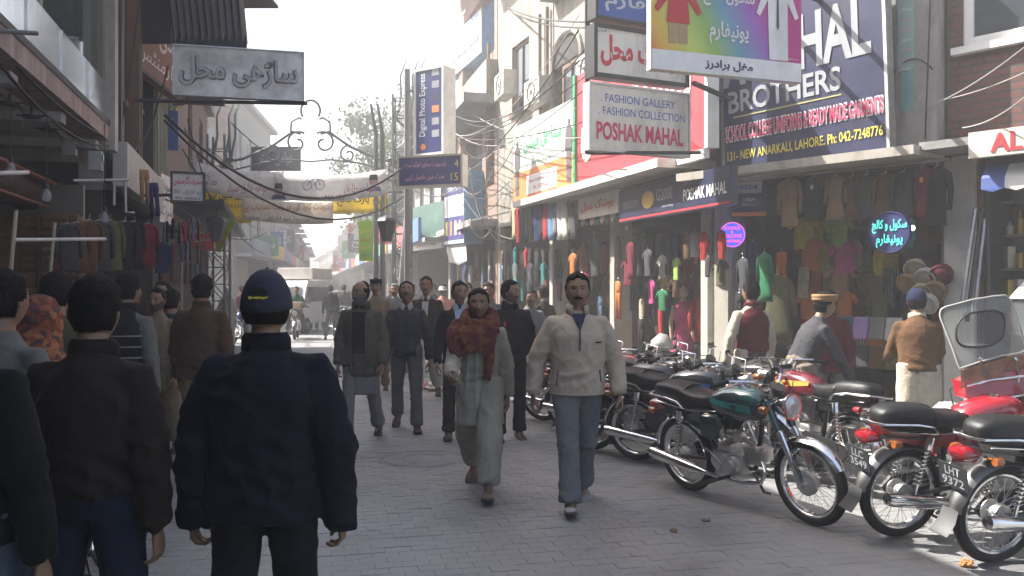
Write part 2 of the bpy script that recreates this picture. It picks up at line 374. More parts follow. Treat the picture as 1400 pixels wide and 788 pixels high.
# ------------------------------------------------------------------ facades
class Fac:
    """a straight street front: local x runs left to right as seen from the street, y into the building"""
    def __init__(s, name, p0, p1, label, cat='building', kind=None, parent=None):
        s.p0 = Vector(p0); s.p1 = Vector(p1); s.d = (s.p1 - s.p0); s.L = s.d.length; s.d.normalize(); s.n = Vector((-s.d.y, s.d.x))
        s.rz = math.atan2(s.d.y, s.d.x)
        if parent is None:
            s.e = empty(name, (s.p0.x, s.p0.y, 0), s.rz); tag(s.e, label, cat, kind=kind)
        else: s.e = parent
    def sz(s, px, py, off=0.0):
        k = (px - 700) / F; q = s.p0 - s.n * off
        t = (k * q.y - q.x) / (s.d.x - k * s.d.y); Y = q.y + t * s.d.y
        return t, EYE - (py - HY) / F * Y
    def wp(s, x, y, z): v = s.p0 + s.d * x + s.n * y; return Vector((v.x, v.y, z))
    def put(s, o, x, y, z, rz=0.0):
        o.location = s.wp(x, y, z); o.rotation_euler = (0, 0, s.rz + rz); return o
    def box(s, name, m, x0, x1, y0, y1, z0, z1, parent=None):
        b = MB(); b.box(x0, x1, y0, y1, z0, z1); return b.obj(name, m, parent or s.e)
    def sign(s, name, label, rect, off, depth, face, side=None, cat='sign', tilt=0.0):
        """rect = (px0, py0, px1, py1) of the face's left-top / right-bottom; top/bottom heights read at the left edge unless given"""
        x0, zt = s.sz(rect[0], rect[1], off); x1, _ = s.sz(rect[2], rect[3], off); _, zb = s.sz(rect[0], rect[3] if len(rect) == 4 else rect[4], off)
        w_, h_ = x1 - x0, zt - zb
        b = MB(); b.box(-w_ / 2, w_ / 2, 0, depth, -h_ / 2, h_ / 2)
        me = b.mesh(name, [face, side or face]); me.polygons.foreach_set('material_index', [0 if i == 2 else 1 for i in range(6)])
        o = link(name, me); o.location = s.wp((x0 + x1) / 2, -off, (zt + zb) / 2); o.rotation_euler = (0, tilt, s.rz)
        tag(o, label, cat); return o, w_, h_
def wall_openings(x0, x1, z0, z1, y0, y1, holes):
    """boxes tiling the wall around rectangular holes (hx0,hx1,hz0,hz1)"""
    b = MB(); xs = sorted({x0, x1, *[h[0] for h in holes], *[h[1] for h in holes]}); xs = [x for x in xs if x0 <= x <= x1]
    for a, c in zip(xs, xs[1:]):
        if c - a < 1e-4: continue
        mid = (a + c) / 2; hs = sorted([(h[2], h[3]) for h in holes if h[0] < mid < h[1]]); z = z0
        for (q0, q1) in hs:
            if q0 > z: b.box(a, c, y0, y1, z, q0)
            z = q1
        if z < z1: b.box(a, c, y0, y1, z, z1)
    return b
def window(parent, x0, x1, z0, z1, y, fm, gm, nx=2, nz=1, t=0.06, sill=True, bars=0, name='window'):
    b = MB(); b.box(x0, x1, y, y + 0.06, z1 - t, z1); b.box(x0, x1, y, y + .06, z0, z0 + t); b.box(x0, x0 + t, y, y + .06, z0 + t, z1 - t); b.box(x1 - t, x1, y, y + .06, z0 + t, z1 - t)
    w_ = b.obj(name, fm, parent)
    for i in range(nx):
        for k in range(nz):
            a0 = x0 + t + (x1 - x0 - 2 * t) * i / nx; a1 = x0 + t + (x1 - x0 - 2 * t) * (i + 1) / nx
            c0 = z0 + t + (z1 - z0 - 2 * t) * k / nz; c1 = z0 + t + (z1 - z0 - 2 * t) * (k + 1) / nz
            q = MB(); q.box(a0 + .004, a1 - .004, y + 0.025, y + 0.035, c0 + .004, c1 - .004); q.obj('pane', gm, w_)
            if i: q = MB(); q.box(a0 - t * .3, a0 + t * .3, y - .002, y + .05, z0 + t, z1 - t); q.obj('mullion', fm, w_)
    if sill: q = MB(); q.box(x0 - .08, x1 + .08, y - .1, y + .03, z0 - .07, z0 - .002); q.obj('sill', fm, w_)
    for i in range(bars):
        q = MB(); xx = x0 + (x1 - x0) * (i + .5) / bars; q.tube([(xx, y - .03, z0), (xx, y - .03, z1)], 0.012, n=6); q.obj('bar', fm, w_)
    return w_
# ------------------------------------------------------------------ right-hand side of the street
cream = paint('cream render', (0.29, 0.265, 0.225), dirt=.9, rough=0.85, bump=.4, bscale=20); greyconc = paint('grey render', (0.25, 0.245, 0.235), rough=0.9, bump=.5, bscale=15)
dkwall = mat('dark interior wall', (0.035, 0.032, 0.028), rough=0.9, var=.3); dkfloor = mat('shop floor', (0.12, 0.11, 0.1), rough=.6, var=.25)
redbrick = brickmat('red brown brick', (0.15, 0.062, 0.05), (0.11, 0.05, 0.042), (0.07, 0.055, 0.05), .23, .075)
oldbrick = brickmat('old brick', (0.27, 0.15, 0.11), (0.2, 0.12, 0.095), (0.2, 0.18, 0.16), .23, .08)
whitep = paint('white board', (0.72, 0.71, 0.68), rough=.5, dirt=.18); alum = metal('aluminium', (0.6, 0.6, 0.6), .45)
blackm = paint('black iron', (0.03, 0.03, 0.032), rough=.55); woodm = paint('brown wood', (0.13, 0.075, 0.045), rough=.7)
dglass = glassmat('dark window'); 
def T(name, col, **k): k.setdefault('dirt', .22); return mat('print ' + name, col, rough=.55, var=.06, nscale=8, **k)
t_white = T('white', (.75, .75, .75)); t_red = T('red', (.5, .03, .04)); t_blue = T('blue', (.05, .1, .42)); t_black = T('black', (.02, .02, .02)); t_yel = T('yellow', (.72, .62, .08))
t_navy = T('navy', (.02, .025, .1)); t_pink = T('pink', (.8, .35, .45)); t_crim = T('crimson', (.55, .04, .12)); t_green = T('green', (.05, .4, .15)); t_orange = T('orange', (.75, .25, .05))
t_silver = T('silver', (.34, .35, .37))

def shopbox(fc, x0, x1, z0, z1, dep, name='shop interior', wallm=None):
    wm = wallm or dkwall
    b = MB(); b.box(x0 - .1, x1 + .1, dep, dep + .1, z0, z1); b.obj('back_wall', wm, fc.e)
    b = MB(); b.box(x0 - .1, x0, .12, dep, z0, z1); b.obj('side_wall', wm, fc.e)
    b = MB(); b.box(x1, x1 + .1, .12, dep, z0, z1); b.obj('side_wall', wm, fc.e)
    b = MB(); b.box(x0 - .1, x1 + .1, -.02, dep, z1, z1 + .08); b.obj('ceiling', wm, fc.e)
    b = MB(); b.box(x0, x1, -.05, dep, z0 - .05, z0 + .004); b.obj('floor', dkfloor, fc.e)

# --- AL shop and brick building, nearest on the right
AL = Fac('brick_shop_building', (4.28, 8.64), (7.9, 4.36), 'dark red brown brick building over the shop marked AL, right edge')
xw, zt = AL.sz(1316, 8); x2, zb = AL.sz(1316, 66)
x1w = AL.L
holes = [(xw, xw + 2.2, zb, zb + 1.6), (0.3, AL.L, 0.16, 2.9)]
b = wall_openings(0.0, AL.L, 0, 11, 0, .25, [h for h in holes] ); b.obj('wall', redbrick, AL.e)
window(AL.e, xw, xw + 2.2, zb, zb + 1.6, 0.02, whitep, dglass, nx=2, t=.09)
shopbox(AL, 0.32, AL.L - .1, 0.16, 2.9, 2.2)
# pillar between Mughal and AL shops
b = MB(); b.box(0.0, 0.28, -.06, .3, .162, 2.88); b.obj('pillar', paint('white pillar', (.5, .49, .46), rough=.6), AL.e)
b = MB(); b.box(-.02, AL.L, -.55, -.002, 2.905, 2.98); b.obj('canopy', greyconc, AL.e)
o, w_, h_ = AL.sign('shop_sign', 'cream fascia board reading AL in red letters at the right edge', (1324, 182, 1500, 217, 217), .58, .08, paint('cream board', (.6, .57, .48), dirt=.3))
lettering(o, 'AL', AL.sz(1376, 196, .58)[0] - AL.sz(1324, 196, .58)[0] - w_ / 2, 0.0, AL.sz(1398, 196, .58)[0] - AL.sz(1353, 196, .58)[0], .17, t_red, y=-.006, bold=.03)
# striped valance
aw = empty('awning', AL.wp(0.5, -.35, 2.62), AL.rz); tag(aw, 'blue and white striped valance under the AL sign', 'awning')
for i in range(14):
    q = MB(); x = i * .2; q.add([(x, 0, .1), (x + .2, 0, .1), (x + .2, -.1, -.02), (x + .2, -.11, -.12), (x + .1, -.11, -.15), (x, -.11, -.12), (x, -.1, -.02)], [(0, 6, 2, 1), (6, 5, 4, 3, 2)])
    q.obj('stripe', T('awning blue', (.05, .09, .3)) if i % 2 == 0 else whitep, aw)
# shelves with bottles in the AL shop
shm = paint('shelf', (.2, .19, .18)); random.seed(3)
sh = empty('shelf_unit', AL.wp(0.33, .45, .16), AL.rz); tag(sh, 'tall shelf unit of bottles and boxes inside the AL shop', 'shelf')
bcols = [mat('bottle %d' % i, c, rough=.25, var=.1) for i, c in enumerate([(.5, .45, .35), (.1, .35, .2), (.45, .08, .08), (.6, .6, .6), (.1, .2, .4), (.5, .35, .05)])]
bnames = ['cream', 'green', 'red', 'white', 'blue', 'amber']; ORDB = ['first', 'second', 'third', 'fourth', 'fifth', 'sixth', 'seventh', 'eighth', 'ninth', 'tenth', 'eleventh', 'twelfth', 'thirteenth', 'fourteenth', 'fifteenth', 'sixteenth', 'seventeenth', 'eighteenth', 'nineteenth', 'twentieth', 'last'] + ['twenty %s' % t for t in ('first', 'second', 'third', 'fourth', 'fifth', 'sixth', 'seventh', 'eighth')]
for k in range(7):
    q = MB(); q.box(0, 3.0, 0, .3, .3 + k * .33, .32 + k * .33); q.obj('shelf', shm, sh)
q = MB(); q.box(0, 3.0, .3, .32, 0, 2.6); q.obj('back_panel', shm, sh)
nb = 0
for k in range(6):
    x = .04
    while x < 1.7:
        r = random.uniform(.025, .04); h = random.uniform(.12, .24); q = MB()
        if random.random() < .6: q.tube([(0, 0, 0), (0, 0, h * .65), (0, 0, h * .78), (0, 0, h)], [r, r, r * .45, r * .4], n=8)
        else: q.box(-r, r, -r, r, 0, h)
        ci = random.randrange(6); nk_ = nb if x > .05 else 0; nb = nk_; o = q.obj('bottle', bcols[ci]); o.location = AL.wp(.33 + x, .45 + .1, .16 + .322 + k * .33); nb += 1
        tag(o, '%s bottle or carton, %s along the %s shelf up in the AL shop' % (bnames[ci], ORDB[nk_], ORDB[k]), 'bottle', 'bottles on the AL shop shelves'); x += 2 * r + random.uniform(.005, .03)
# glass display case in front of AL
q = MB(); q.T = None
dc = empty('display_case', P(1412, 420, 8.0), AL.rz); dc.location.z = .16; dc.scale = (.5, .5, .95); tag(dc, 'small glazed counter case with a white peaked top by the AL shop', 'display case')
q = MB(); q.box(-.3, .3, -.2, .2, 0, 1.1); q.obj('base', greyconc, dc)
for (xa, xb, ya, yb) in ((-.3, -.28, -.2, .2), (.28, .3, -.2, .2), (-.28, .28, -.2, -.19), (-.28, .28, .19, .2)):
    q = MB(); q.box(xa, xb, ya, yb, 1.102, 1.42); q.obj('pane', glassmat('case', (.3, .32, .32), .1, alpha=.35), dc)
q = MB(); q.add([(-.33, -.23, 1.42), (.33, -.23, 1.42), (.33, .23, 1.42), (-.33, .23, 1.42), (0, 0, 1.68)], [(0, 1, 4), (1, 2, 4), (2, 3, 4), (3, 0, 4), (3, 2, 1, 0)]); q.obj('peaked_top', whitep, dc)

# --- Mughal Brothers
MU = Fac('clothing_shop_building', (2.52, 10.72), (4.26, 8.66), 'grey rendered building carrying the MUGHAL BROTHERS board')
xp, _ = MU.sz(1222, 200); 
b = wall_openings(0.0, MU.L, 0, 11.5, 0, .25, [(.22, MU.L - .02, 0.16, 2.86)]); b.obj('wall', greyconc, MU.e)
b = MB(); b.box(xp + .1, MU.L, -.16, -.002, 2.95, 11.5); b.obj('pilaster', paint('stained concrete', (.33, .3, .28), rough=.9, bump=.7, bscale=12, dirt=.8), MU.e)
b = MB(); b.box(-.1, MU.L + .02, -.68, -.003, 2.86, 2.95); b.obj('ledge', paint('pale ledge', (.4, .37, .32), dirt=.6), MU.e)
b = MB(); b.box(0.0, .2, -.08, .25, .162, 2.855); b.obj('pillar', paint('cream pillar', (.45, .42, .36)), MU.e)
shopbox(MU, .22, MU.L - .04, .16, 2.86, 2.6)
mb = mat('print mughal blue', (.03, .034, .085), rough=.4, var=.25, nscale=3, dirt=.4)
o, w_, h_ = MU.sign('shop_sign', 'huge navy MUGHAL BROTHERS signboard for school uniforms', (985, -60, 1212, 243, 243), .52, .12, mb, alum, tilt=R(-2.0)); 
zc = o.location.z
lettering(o, 'MUGHAL', -.06, 4.2 - zc, w_ * .9, .6, t_silver, y=-.008, bold=.03)
lettering(o, 'BROTHERS', -w_ * .1, 3.73 - zc, w_ * .7, .25, t_silver, y=-.008, bold=.02)
sheet(o, 'rule_line', -w_ * .42, w_ * .25, 3.55 - zc, 3.565 - zc, -.006, T('olive line', (.4, .38, .15)))
lettering(o, 'SCHOOL COLLEGE UNIFORMS & READY MADE GARMENTS', 0, 3.375 - zc, w_ * .95, .19, t_white, y=-.006, bold=.05, name='lettering_outline')
lettering(o, 'SCHOOL COLLEGE UNIFORMS & READY MADE GARMENTS', 0, 3.375 - zc, w_ * .938, .165, t_crim, y=-.012, bold=.02)
lettering(o, '131- NEW ANARKALI, LAHORE. Ph: 042-7248776', 0, 3.115 - zc, w_ * .93, .12, t_yel, y=-.008, bold=.012)
frame_part(o, w_, h_, 0, .03, alum)
# faded posters on the pilaster
for i, (pa, c) in enumerate((((1228, 0, 1250, 95), (.3, .42, .38)), ((1231, 100, 1250, 150), (.2, .35, .33)))):
    x0, z1 = MU.sz(pa[0], pa[1], .165); x1, z0 = MU.sz(pa[2], pa[3], .165)
    q = MB(); q.box(x0, x1, -.175, -.163, z0, z1); o = q.obj('poster', T('faded poster %d' % i, c, dirt=.4)); o.location = MU.wp(0, 0, 0); o.rotation_euler = (0, 0, MU.rz)
    tag(o, ['tall faded green poster pasted high on the concrete pilaster', 'small torn teal poster pasted lower on the concrete pilaster'][i], 'poster')
    if i == 0:
        for k in range(7): 
            zz = z1 - .12 - k * .1; lettering(o, 'سکول' if k % 2 else 'پوشاک', (x0 + x1) / 2, zz, (x1 - x0) * .7, .05, t_pink if k % 3 else t_white, y=-.18)

# --- Poshak Mahal
PO = Fac('fashion_shop_building', (.78, 16.2), (2.50, 10.74), 'cream building with arched window over the red Poshak Mahal fascia')
ax0, az1 = PO.sz(757, 60); ax1, az0 = PO.sz(797, 145)
xs_, _ = PO.sz(760, 300)
b = wall_openings(0.0, PO.L, 0, 12, 0, .28, [(.15, PO.L - .1, 0.16, 2.75), (ax0, ax1, az0, az1 - .5)])
# arch spandrel: pieces over the curve
ah = (ax1 - ax0) / 2; ac = (ax0 + ax1) / 2
b.obj('wall', cream, PO.e)
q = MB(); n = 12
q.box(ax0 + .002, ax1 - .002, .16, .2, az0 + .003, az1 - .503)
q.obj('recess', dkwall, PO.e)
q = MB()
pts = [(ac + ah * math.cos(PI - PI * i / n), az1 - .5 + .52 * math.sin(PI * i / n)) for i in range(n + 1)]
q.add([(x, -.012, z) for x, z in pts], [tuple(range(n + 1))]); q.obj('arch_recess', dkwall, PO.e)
q = MB(); q.tube([(x, -.03, z) for x, z in [(ax0, az0)] + pts + [(ax1, az0)]], .05, n=6); q.obj('arch_moulding', cream, PO.e)
window(PO.e, ax0 + ah * .7, ax1 - .03, az0 + .05, az1 - .55, -.02, woodm, dglass, nx=2, nz=3, t=.07)
q = MB(); q.box(0, PO.L + .05, -.3, -.003, 6.85, 7.05); q.obj('cornice', cream, PO.e)
q = MB(); q.box(0, PO.L + .05, -.12, -.003, 4.45, 4.55); q.obj('string_course', cream, PO.e)
window(PO.e, PO.L - 2.6, PO.L - 1.4, 5.3, 6.5, -.02, woodm, dglass, nx=2, nz=2, t=.07)
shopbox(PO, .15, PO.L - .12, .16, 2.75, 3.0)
q = MB(); q.box(.0, PO.L, -.8, -.004, 3.05, 3.16); q.obj('canopy', paint('white canopy', (.6, .58, .54)), PO.e)
q = MB(); q.box(.0, PO.L, -.28, -.005, 2.76, 3.045); q.obj('beam', paint('beam grey', (.2, .19, .18)), PO.e)
for xx in (.02, 2.75, PO.L - .2):
    q = MB(); q.box(xx, xx + .16, -.1, .2, .162, 2.745); q.obj('pillar', paint('cream pillar', (.45, .42, .36)), PO.e)
redm = mat('print red fascia', (.5, .06, .075), rough=.4, var=.12, nscale=2, dirt=.12)
x0, _ = PO.sz(787, 262, .5); x1, _ = PO.sz(966, 220, .5)
q = MB(); w_, h_ = x1 - x0, 1.75; q.box(-w_ / 2, w_ / 2, 0, .1, -h_ / 2, h_ / 2)
o = q.obj('shop_sign', redm); o.location = PO.wp((x0 + x1) / 2, -.5, 3.17 + h_ / 2); o.rotation_euler = (0, 0, PO.rz); tag(o, 'large red fascia with white lettering under the Poshak Mahal box signs', 'sign')
lettering(o, 'پوشاک محل', -.05, .02, w_ * .85, 1.25, t_white, y=-.01, bold=.03)
q = MB(); q.box(-w_ / 2 - .03, w_ / 2 + .03, -.05, .02, -h_ / 2 - .09, -h_ / 2 + .02); q.obj('lower_trim', whitep, o)
q = MB(); q.box(-w_ / 2 - .03, -w_ / 2 + .05, -.04, .02, -h_ / 2 + .02, h_ / 2 + .02); q.obj('end_trim', t_green, o)
q = MB(); q.box(w_ / 2 + .002, w_ / 2 + .07, -.03, .12, -h_ / 2 + .02, h_ / 2); q.obj('end_trim', whitep, o)
# dark side cheek + G2000 board
gm = mat('print suit navy', (.022, .026, .06), rough=.35, var=.12, dirt=.1)
o, w_, h_ = PO.sign('shop_sign', 'long navy UNIWORTH G2000 board reading POSHAK MAHAL', (847, 262, 998, 305, 305), .5, .1, gm); 
lettering(o, 'UNIWORTH', -w_ * .37, .0, w_ * .17, h_ * .24, t_silver, y=-.006)
q = MB(); q.add([(-w_ * .19 + w_ * .062 * math.cos(t), -.006, h_ * .26 * math.sin(t) + .02) for t in [2 * PI * i / 24 for i in range(24)]], [tuple(range(24))]); q.obj('gold_oval', T('gold', (.65, .42, .08)), o)
lettering(o, 'G2000', -w_ * .03, .05, w_ * .15, h_ * .34, t_silver, y=-.006, bold=.01)
lettering(o, 'man suiting', 0, -h_ * .24, w_ * .1, h_ * .1, t_silver, y=-.006)
lettering(o, 'AVAILABLE AT', w_ * .2, h_ * .26, w_ * .11, h_ * .09, t_silver, y=-.006)
lettering(o, 'POSHAK MAHAL', w_ * .31, -.02, w_ * .34, h_ * .32, t_white, y=-.006, bold=.02)
sheet(o, 'red_line', -w_ / 2, w_ / 2, -h_ * .46, -h_ * .4, -.005, t_red)
o, w_, h_ = PO.sign('shop_sign', 'small cream board with red Urdu lettering left of the navy board', (790, 273, 845, 301, 301), .5, .06, paint('cream board2', (.55, .5, .42)))
lettering(o, 'پوشاک محل', 0, 0, w_ * .8, h_ * .55, t_red, y=-.006, bold=.02)
# VISA board
VI = Fac('x', (2.15, 11.0), (2.75, 10.7), None, parent=PO.e)
vb = empty('card_sign', P(1024, 268, 10.3), VI.rz + .1); tag(vb, 'upright VISA card sign over an orange strip beside the navy board', 'sign')
q = MB(); q.box(-.19, .19, 0, .05, -.19, .2); q.obj('board', t_navy, vb)
q = MB(); q.box(-.15, .15, -.01, -.002, .03, .17); q.obj('plate', T('card grey', (.5, .5, .52)), vb)
q = MB(); q.box(-.15, .15, -.01, -.002, -.13, -.01); q.obj('plate', T('card navy', (.06, .07, .16)), vb)
lettering(vb, 'VISA', 0, .1, .2, .055, t_blue, y=-.014, bold=.03, shear=.3); lettering(vb, 'VISA', 0, -.045, .14, .035, t_white, y=-.014, bold=.02, shear=.3); lettering(vb, 'Electron', 0, -.1, .15, .03, t_white, y=-.014)
q = MB(); q.box(-.19, .19, -.01, .04, -.235, -.192); q.obj('orange_strip', t_orange, vb)

# --- box signs hanging over the street
def hang_box(name, label, px0, py0, px1, py1, Y0, Y1, depth, face, side=None, z=None):
    a, b_ = P(px0, py1, Y0), P(px1, py1, Y1); zt = P(px0, py0, Y0).z
    o, L, h = board(name, a.to_2d(), b_.to_2d(), a.z, zt, depth, face, side); tag(o, label, 'sign'); return o, L, h
fg = mat('print sign white', (.68, .66, .6), rough=.45, var=.08, dirt=.45)
o, w_, h_ = hang_box('hanging_sign', 'white box sign reading FASHION GALLERY and POSHAK MAHAL in red', 801, 113, 938, 206, 9.3, 9.9, .12, fg, paint('white sign side', (.5, .49, .46)))
Yf = -.065
lettering(o, '. FASHION GALLERY', -w_ * .02, h_ * .29, w_ * .74, h_ * .12, t_blue, y=Yf); lettering(o, '. FASHION COLLECTION', w_ * .02, h_ * .1, w_ * .86, h_ * .12, t_blue, y=Yf)
lettering(o, 'POSHAK MAHAL', 0, -h_ * .2, w_ * .86, h_ * .27, t_crim, y=Yf, bold=.03)
frame_part(o, w_, h_, -.06, .02, alum); pos1 = o
o, w_, h_ = hang_box('hanging_sign', 'white framed sign with bold red Urdu lettering above the FASHION GALLERY box', 806, 34, 935, 106, 9.3, 9.85, .16, fg, blackm)
lettering(o, 'پوشاک محل', 0, .0, w_ * .86, h_ * .66, t_red, y=-.085, bold=.04); lettering(o, 'فیشن', -w_ * .42, h_ * .38, w_ * .1, h_ * .08, t_navy, y=-.085)
frame_part(o, w_, h_, -.08, .04, blackm)
o, w_, h_ = hang_box('hanging_sign', 'blue Urdu sign topmost in the stack, cut by the photo edge', 808, -30, 935, 27, 9.3, 9.85, .16, mat('print royal blue', (.04, .1, .35), rough=.4), blackm)
lettering(o, 'یونیفارم', 0, -.02, w_ * .8, h_ * .5, T('pale grey', (.5, .52, .55)), y=-.085, bold=.02); frame_part(o, w_, h_, -.08, .03, blackm)
# poles carrying the stack
q = MB(); a = P(803, 210, 9.4)
q.tube([(a.x, a.y, a.z), (a.x, a.y, 5.6)], .03, n=8); q.tube([(a.x, a.y + .1, a.z + .02), (a.x + 1.2, a.y - .05, a.z + .0)], .02, n=6)
q.tube([(a.x, a.y, 4.7), (2.75, 11.2, 4.7)], .03, n=8); q.tube([(a.x + 1.1, a.y - .2, 3.75), (2.95, 10.6, 3.75)], .03, n=8)
tag(q.obj('sign_bracket', blackm), 'black iron bracket carrying the stack of Poshak Mahal signs', 'bracket')
# colourful uniform sign
cm = mat('print rainbow', (.5, .5, .5), rough=.35, var=.05)
n = cm.node_tree; bs = n.nodes['Principled BSDF']; tc = n.nodes.new('ShaderNodeTexCoord'); sp = n.nodes.new('ShaderNodeSeparateXYZ'); rp = n.nodes.new('ShaderNodeValToRGB')
ad = n.nodes.new('ShaderNodeMath'); ad.operation = 'MULTIPLY_ADD'; ad.inputs[1].default_value = .35
n.links.new(tc.outputs['Generated'], sp.inputs[0]); n.links.new(sp.outputs['Z'], ad.inputs[0]); n.links.new(sp.outputs['X'], ad.inputs[2]); n.links.new(ad.outputs[0], rp.inputs[0])
els = rp.color_ramp.elements; els[0].position = 0.02; els[0].color = (.6, .1, .04, 1); els[1].position = 1.0; els[1].color = (.45, .02, .2, 1)
for p_, c_ in ((.15, (.7, .4, .05, 1)), (.33, (.5, .6, .1, 1)), (.5, (.25, .42, .1, 1)), (.66, (.12, .3, .42, 1)), (.85, (.3, .1, .45, 1))):
    e_ = els.new(p_); e_.color = c_
n.links.new(rp.outputs[0], [x for x in n.nodes if x.type == 'MIX'][0].inputs['A'])
o, w_, h_ = hang_box('hanging_sign', 'rainbow coloured school uniform sign with white base strip', 887, -70, 1092, 96, 7.15, 7.65, .07, cm, whitep)
sheet(o, 'white_strip', -w_ / 2 + .005, w_ / 2 - .005, -h_ / 2 + .005, -h_ / 2 + h_ * .17, -.039, t_white)
lettering(o, 'مغل برادرز', 0, -h_ / 2 + h_ * .085, w_ * .32, h_ * .09, t_navy, y=-.043, bold=.03)
lettering(o, 'یونیفارم', .0, -h_ * .14, w_ * .26, h_ * .2, t_white, y=-.043, bold=.02); lettering(o, 'سکول کالج', -.0, h_ * .16, w_ * .34, h_ * .16, t_white, y=-.043, bold=.02)
# printed red blazer and shorts, white shirt
def flat(parent, name, pts, m, y, cx, cz, s): q = MB(); q.add([(cx + x * s, y, cz + z * s) for x, z in pts], [tuple(range(len(pts)))]); return q.obj(name, m, parent)
coat = [(-.5, 0), (-.42, .9), (-.85, .35), (-1.0, .5), (-.6, 1.3), (-.15, 1.5), (.15, 1.5), (.6, 1.3), (1.0, .5), (.85, .35), (.42, .9), (.5, 0)]
flat(o, 'printed_blazer', coat, t_red, -.042, -w_ * .33, -h_ * .1, .22); flat(o, 'printed_shorts', [(-.4, -.02), (-.4, -.75), (-.05, -.75), (0, -.2), (.05, -.75), (.4, -.75), (.4, -.02)], T('khaki print', (.4, .28, .15)), -.042, -w_ * .33, -h_ * .1, .22)
flat(o, 'printed_shirt', [(-.35, -1.2), (-.42, .9), (-.75, .3), (-.9, .4), (-.55, 1.3), (-.15, 1.5), (.15, 1.5), (.55, 1.3), (.9, .4), (.75, .3), (.42, .9), (.45, -1.2)], t_white, -.042, w_ * .33, -h_ * .03, .24)
flat(o, 'printed_tie', [(-.06, 0), (0, -.15), (.06, 0), (.03, 1.35), (-.03, 1.35)], t_navy, -.044, w_ * .33, -h_ * .03, .24)
lettering(o, 'adil digital art', w_ * .42, -h_ / 2 + h_ * .2, w_ * .1, h_ * .015, t_white, y=-.042)
q = MB(); c0 = o.location; q.tube([(c0.x - .3, c0.y + .1, c0.z + .44), (3.05, 10.2, c0.z + 1.0)], .03, n=8); q.tube([(c0.x + .4, c0.y + .2, c0.z + .44), (3.5, 9.6, c0.z + .8)], .03, n=8)
tag(q.obj('sign_bracket', blackm), 'black bars holding the rainbow sign out from the wall', 'bracket')

# --- next building: shopping centre sign (white, green, orange)
FSb = Fac('sign_wall_building', (-.3, 19.2), (.76, 16.22), 'cream building behind the white and orange shopping banner')
b = wall_openings(0, FSb.L, 0, 8.2, 0, .28, [(.1, FSb.L - .1, .16, 2.9), (.9, 1.9, 5.2, 6.6)]); b.obj('wall', cream, FSb.e); shopbox(FSb, .1, FSb.L - .1, .16, 2.9, 2.5)
window(FSb.e, .9, 1.9, 5.2, 6.6, .05, woodm, dglass, nx=2, nz=2)
q = MB(); q.box(-.05, FSb.L + .05, -.5, -.004, 8.2, 8.4); q.obj('roof_slab', greyconc, FSb.e)
pw_ = mat('print pale green', (.62, .68, .6), rough=.4, dirt=.1)
o, w_, h_ = FSb.sign('shop_sign', 'big white and orange clothing banner with green Urdu lettering over hanging coats', (702, 176, 786, 278, 278), .5, .12, pw_, whitep)
lettering(o, 'سٹائل فیشن', 0, h_ * .2, w_ * .62, h_ * .22, t_green, y=-.006, bold=.03)
lettering(o, 'Design For Shopping Centre', 0, -h_ * .06, w_ * .7, h_ * .05, t_black, y=-.006)
sheet(o, 'orange_band', -w_ / 2 + .01, w_ / 2 - .01, -h_ / 2 + .01, -h_ * .12, -.004, T('banner orange', (.7, .22, .06)))
sheet(o, 'white_plate', -w_ * .25, w_ * .25, -h_ * .44, -h_ * .2, -.008, t_white); lettering(o, 'New Anarkali, Lahore', 0, -h_ * .28, w_ * .4, h_ * .05, t_crim, y=-.012); lettering(o, 'Ph: 7210700', 0, -h_ * .37, w_ * .25, h_ * .05, t_crim, y=-.012)
for sx in (-.42, .42):
    flat(o, 'printed_figure', [(-.25, 0), (-.3, 1.5), (-.45, 1.5), (-.4, 2.5), (-.1, 2.7), (-.12, 3.0), (.12, 3.0), (.1, 2.7), (.4, 2.5), (.45, 1.5), (.3, 1.5), (.25, 0)], T('figure dark', (.1, .09, .1)), -.01, sx * w_, -h_ * .42, .34)

# --- brown brick building with balcony
BB = Fac('balcony_building', (-1.5, 24.0), (-.32, 19.25), 'weathered brick building with a railed balcony and dark open storeys')
xa = BB.sz(640, 0)[0]; xb = BB.sz(735, 0)[0]
b = wall_openings(0, BB.L, 0, 9.6, 0, .3, [(.2, BB.L - .2, .16, 2.9), (1.2, 3.3, 3.6, 5.3), (.8, BB.L - .3, 6.9, 8.5), (3.7, 4.6, 3.9, 5.2)]); b.obj('wall', oldbrick, BB.e)
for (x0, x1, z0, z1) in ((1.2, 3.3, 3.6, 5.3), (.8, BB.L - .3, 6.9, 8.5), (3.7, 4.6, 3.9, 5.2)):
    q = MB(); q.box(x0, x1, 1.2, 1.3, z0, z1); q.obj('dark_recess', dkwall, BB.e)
shopbox(BB, .2, BB.L - .2, .16, 2.9, 2.4)
q = MB(); q.box(.3, BB.L, -.75, -.004, 5.65, 5.85); q.obj('balcony_slab', greyconc, BB.e)
q = MB(); q.box(.3, BB.L, -.85, -.004, 9.6, 9.8); q.obj('roof_slab', greyconc, BB.e)
q = MB(); q.box(2.6, BB.L, -.25, -.004, 5.86, 6.6); q.obj('parapet', cream, BB.e)
rl = empty('x', (0, 0, 0)); D.objects.remove(rl)
q = MB(); q.tube([(.35, -.72, 6.65), (2.6, -.72, 6.65)], .025, n=6); q.tube([(.35, -.72, 6.25), (2.6, -.72, 6.25)], .015, n=6)
rail = q.obj('railing', whitep, BB.e)
for i in range(16): q = MB(); x = .36 + i * .15; q.tube([(x, -.72, 5.85), (x, -.72, 6.65)], .013, n=5); q.obj('baluster', whitep, rail)
q = MB(); q.box(.1, BB.L, -.6, -.004, 2.95, 3.1); q.obj('canopy', greyconc, BB.e)
q = MB(); q.box(.2, 1.4, -.3, -.1, 3.11, 3.5); q.obj('fascia', woodm, BB.e)
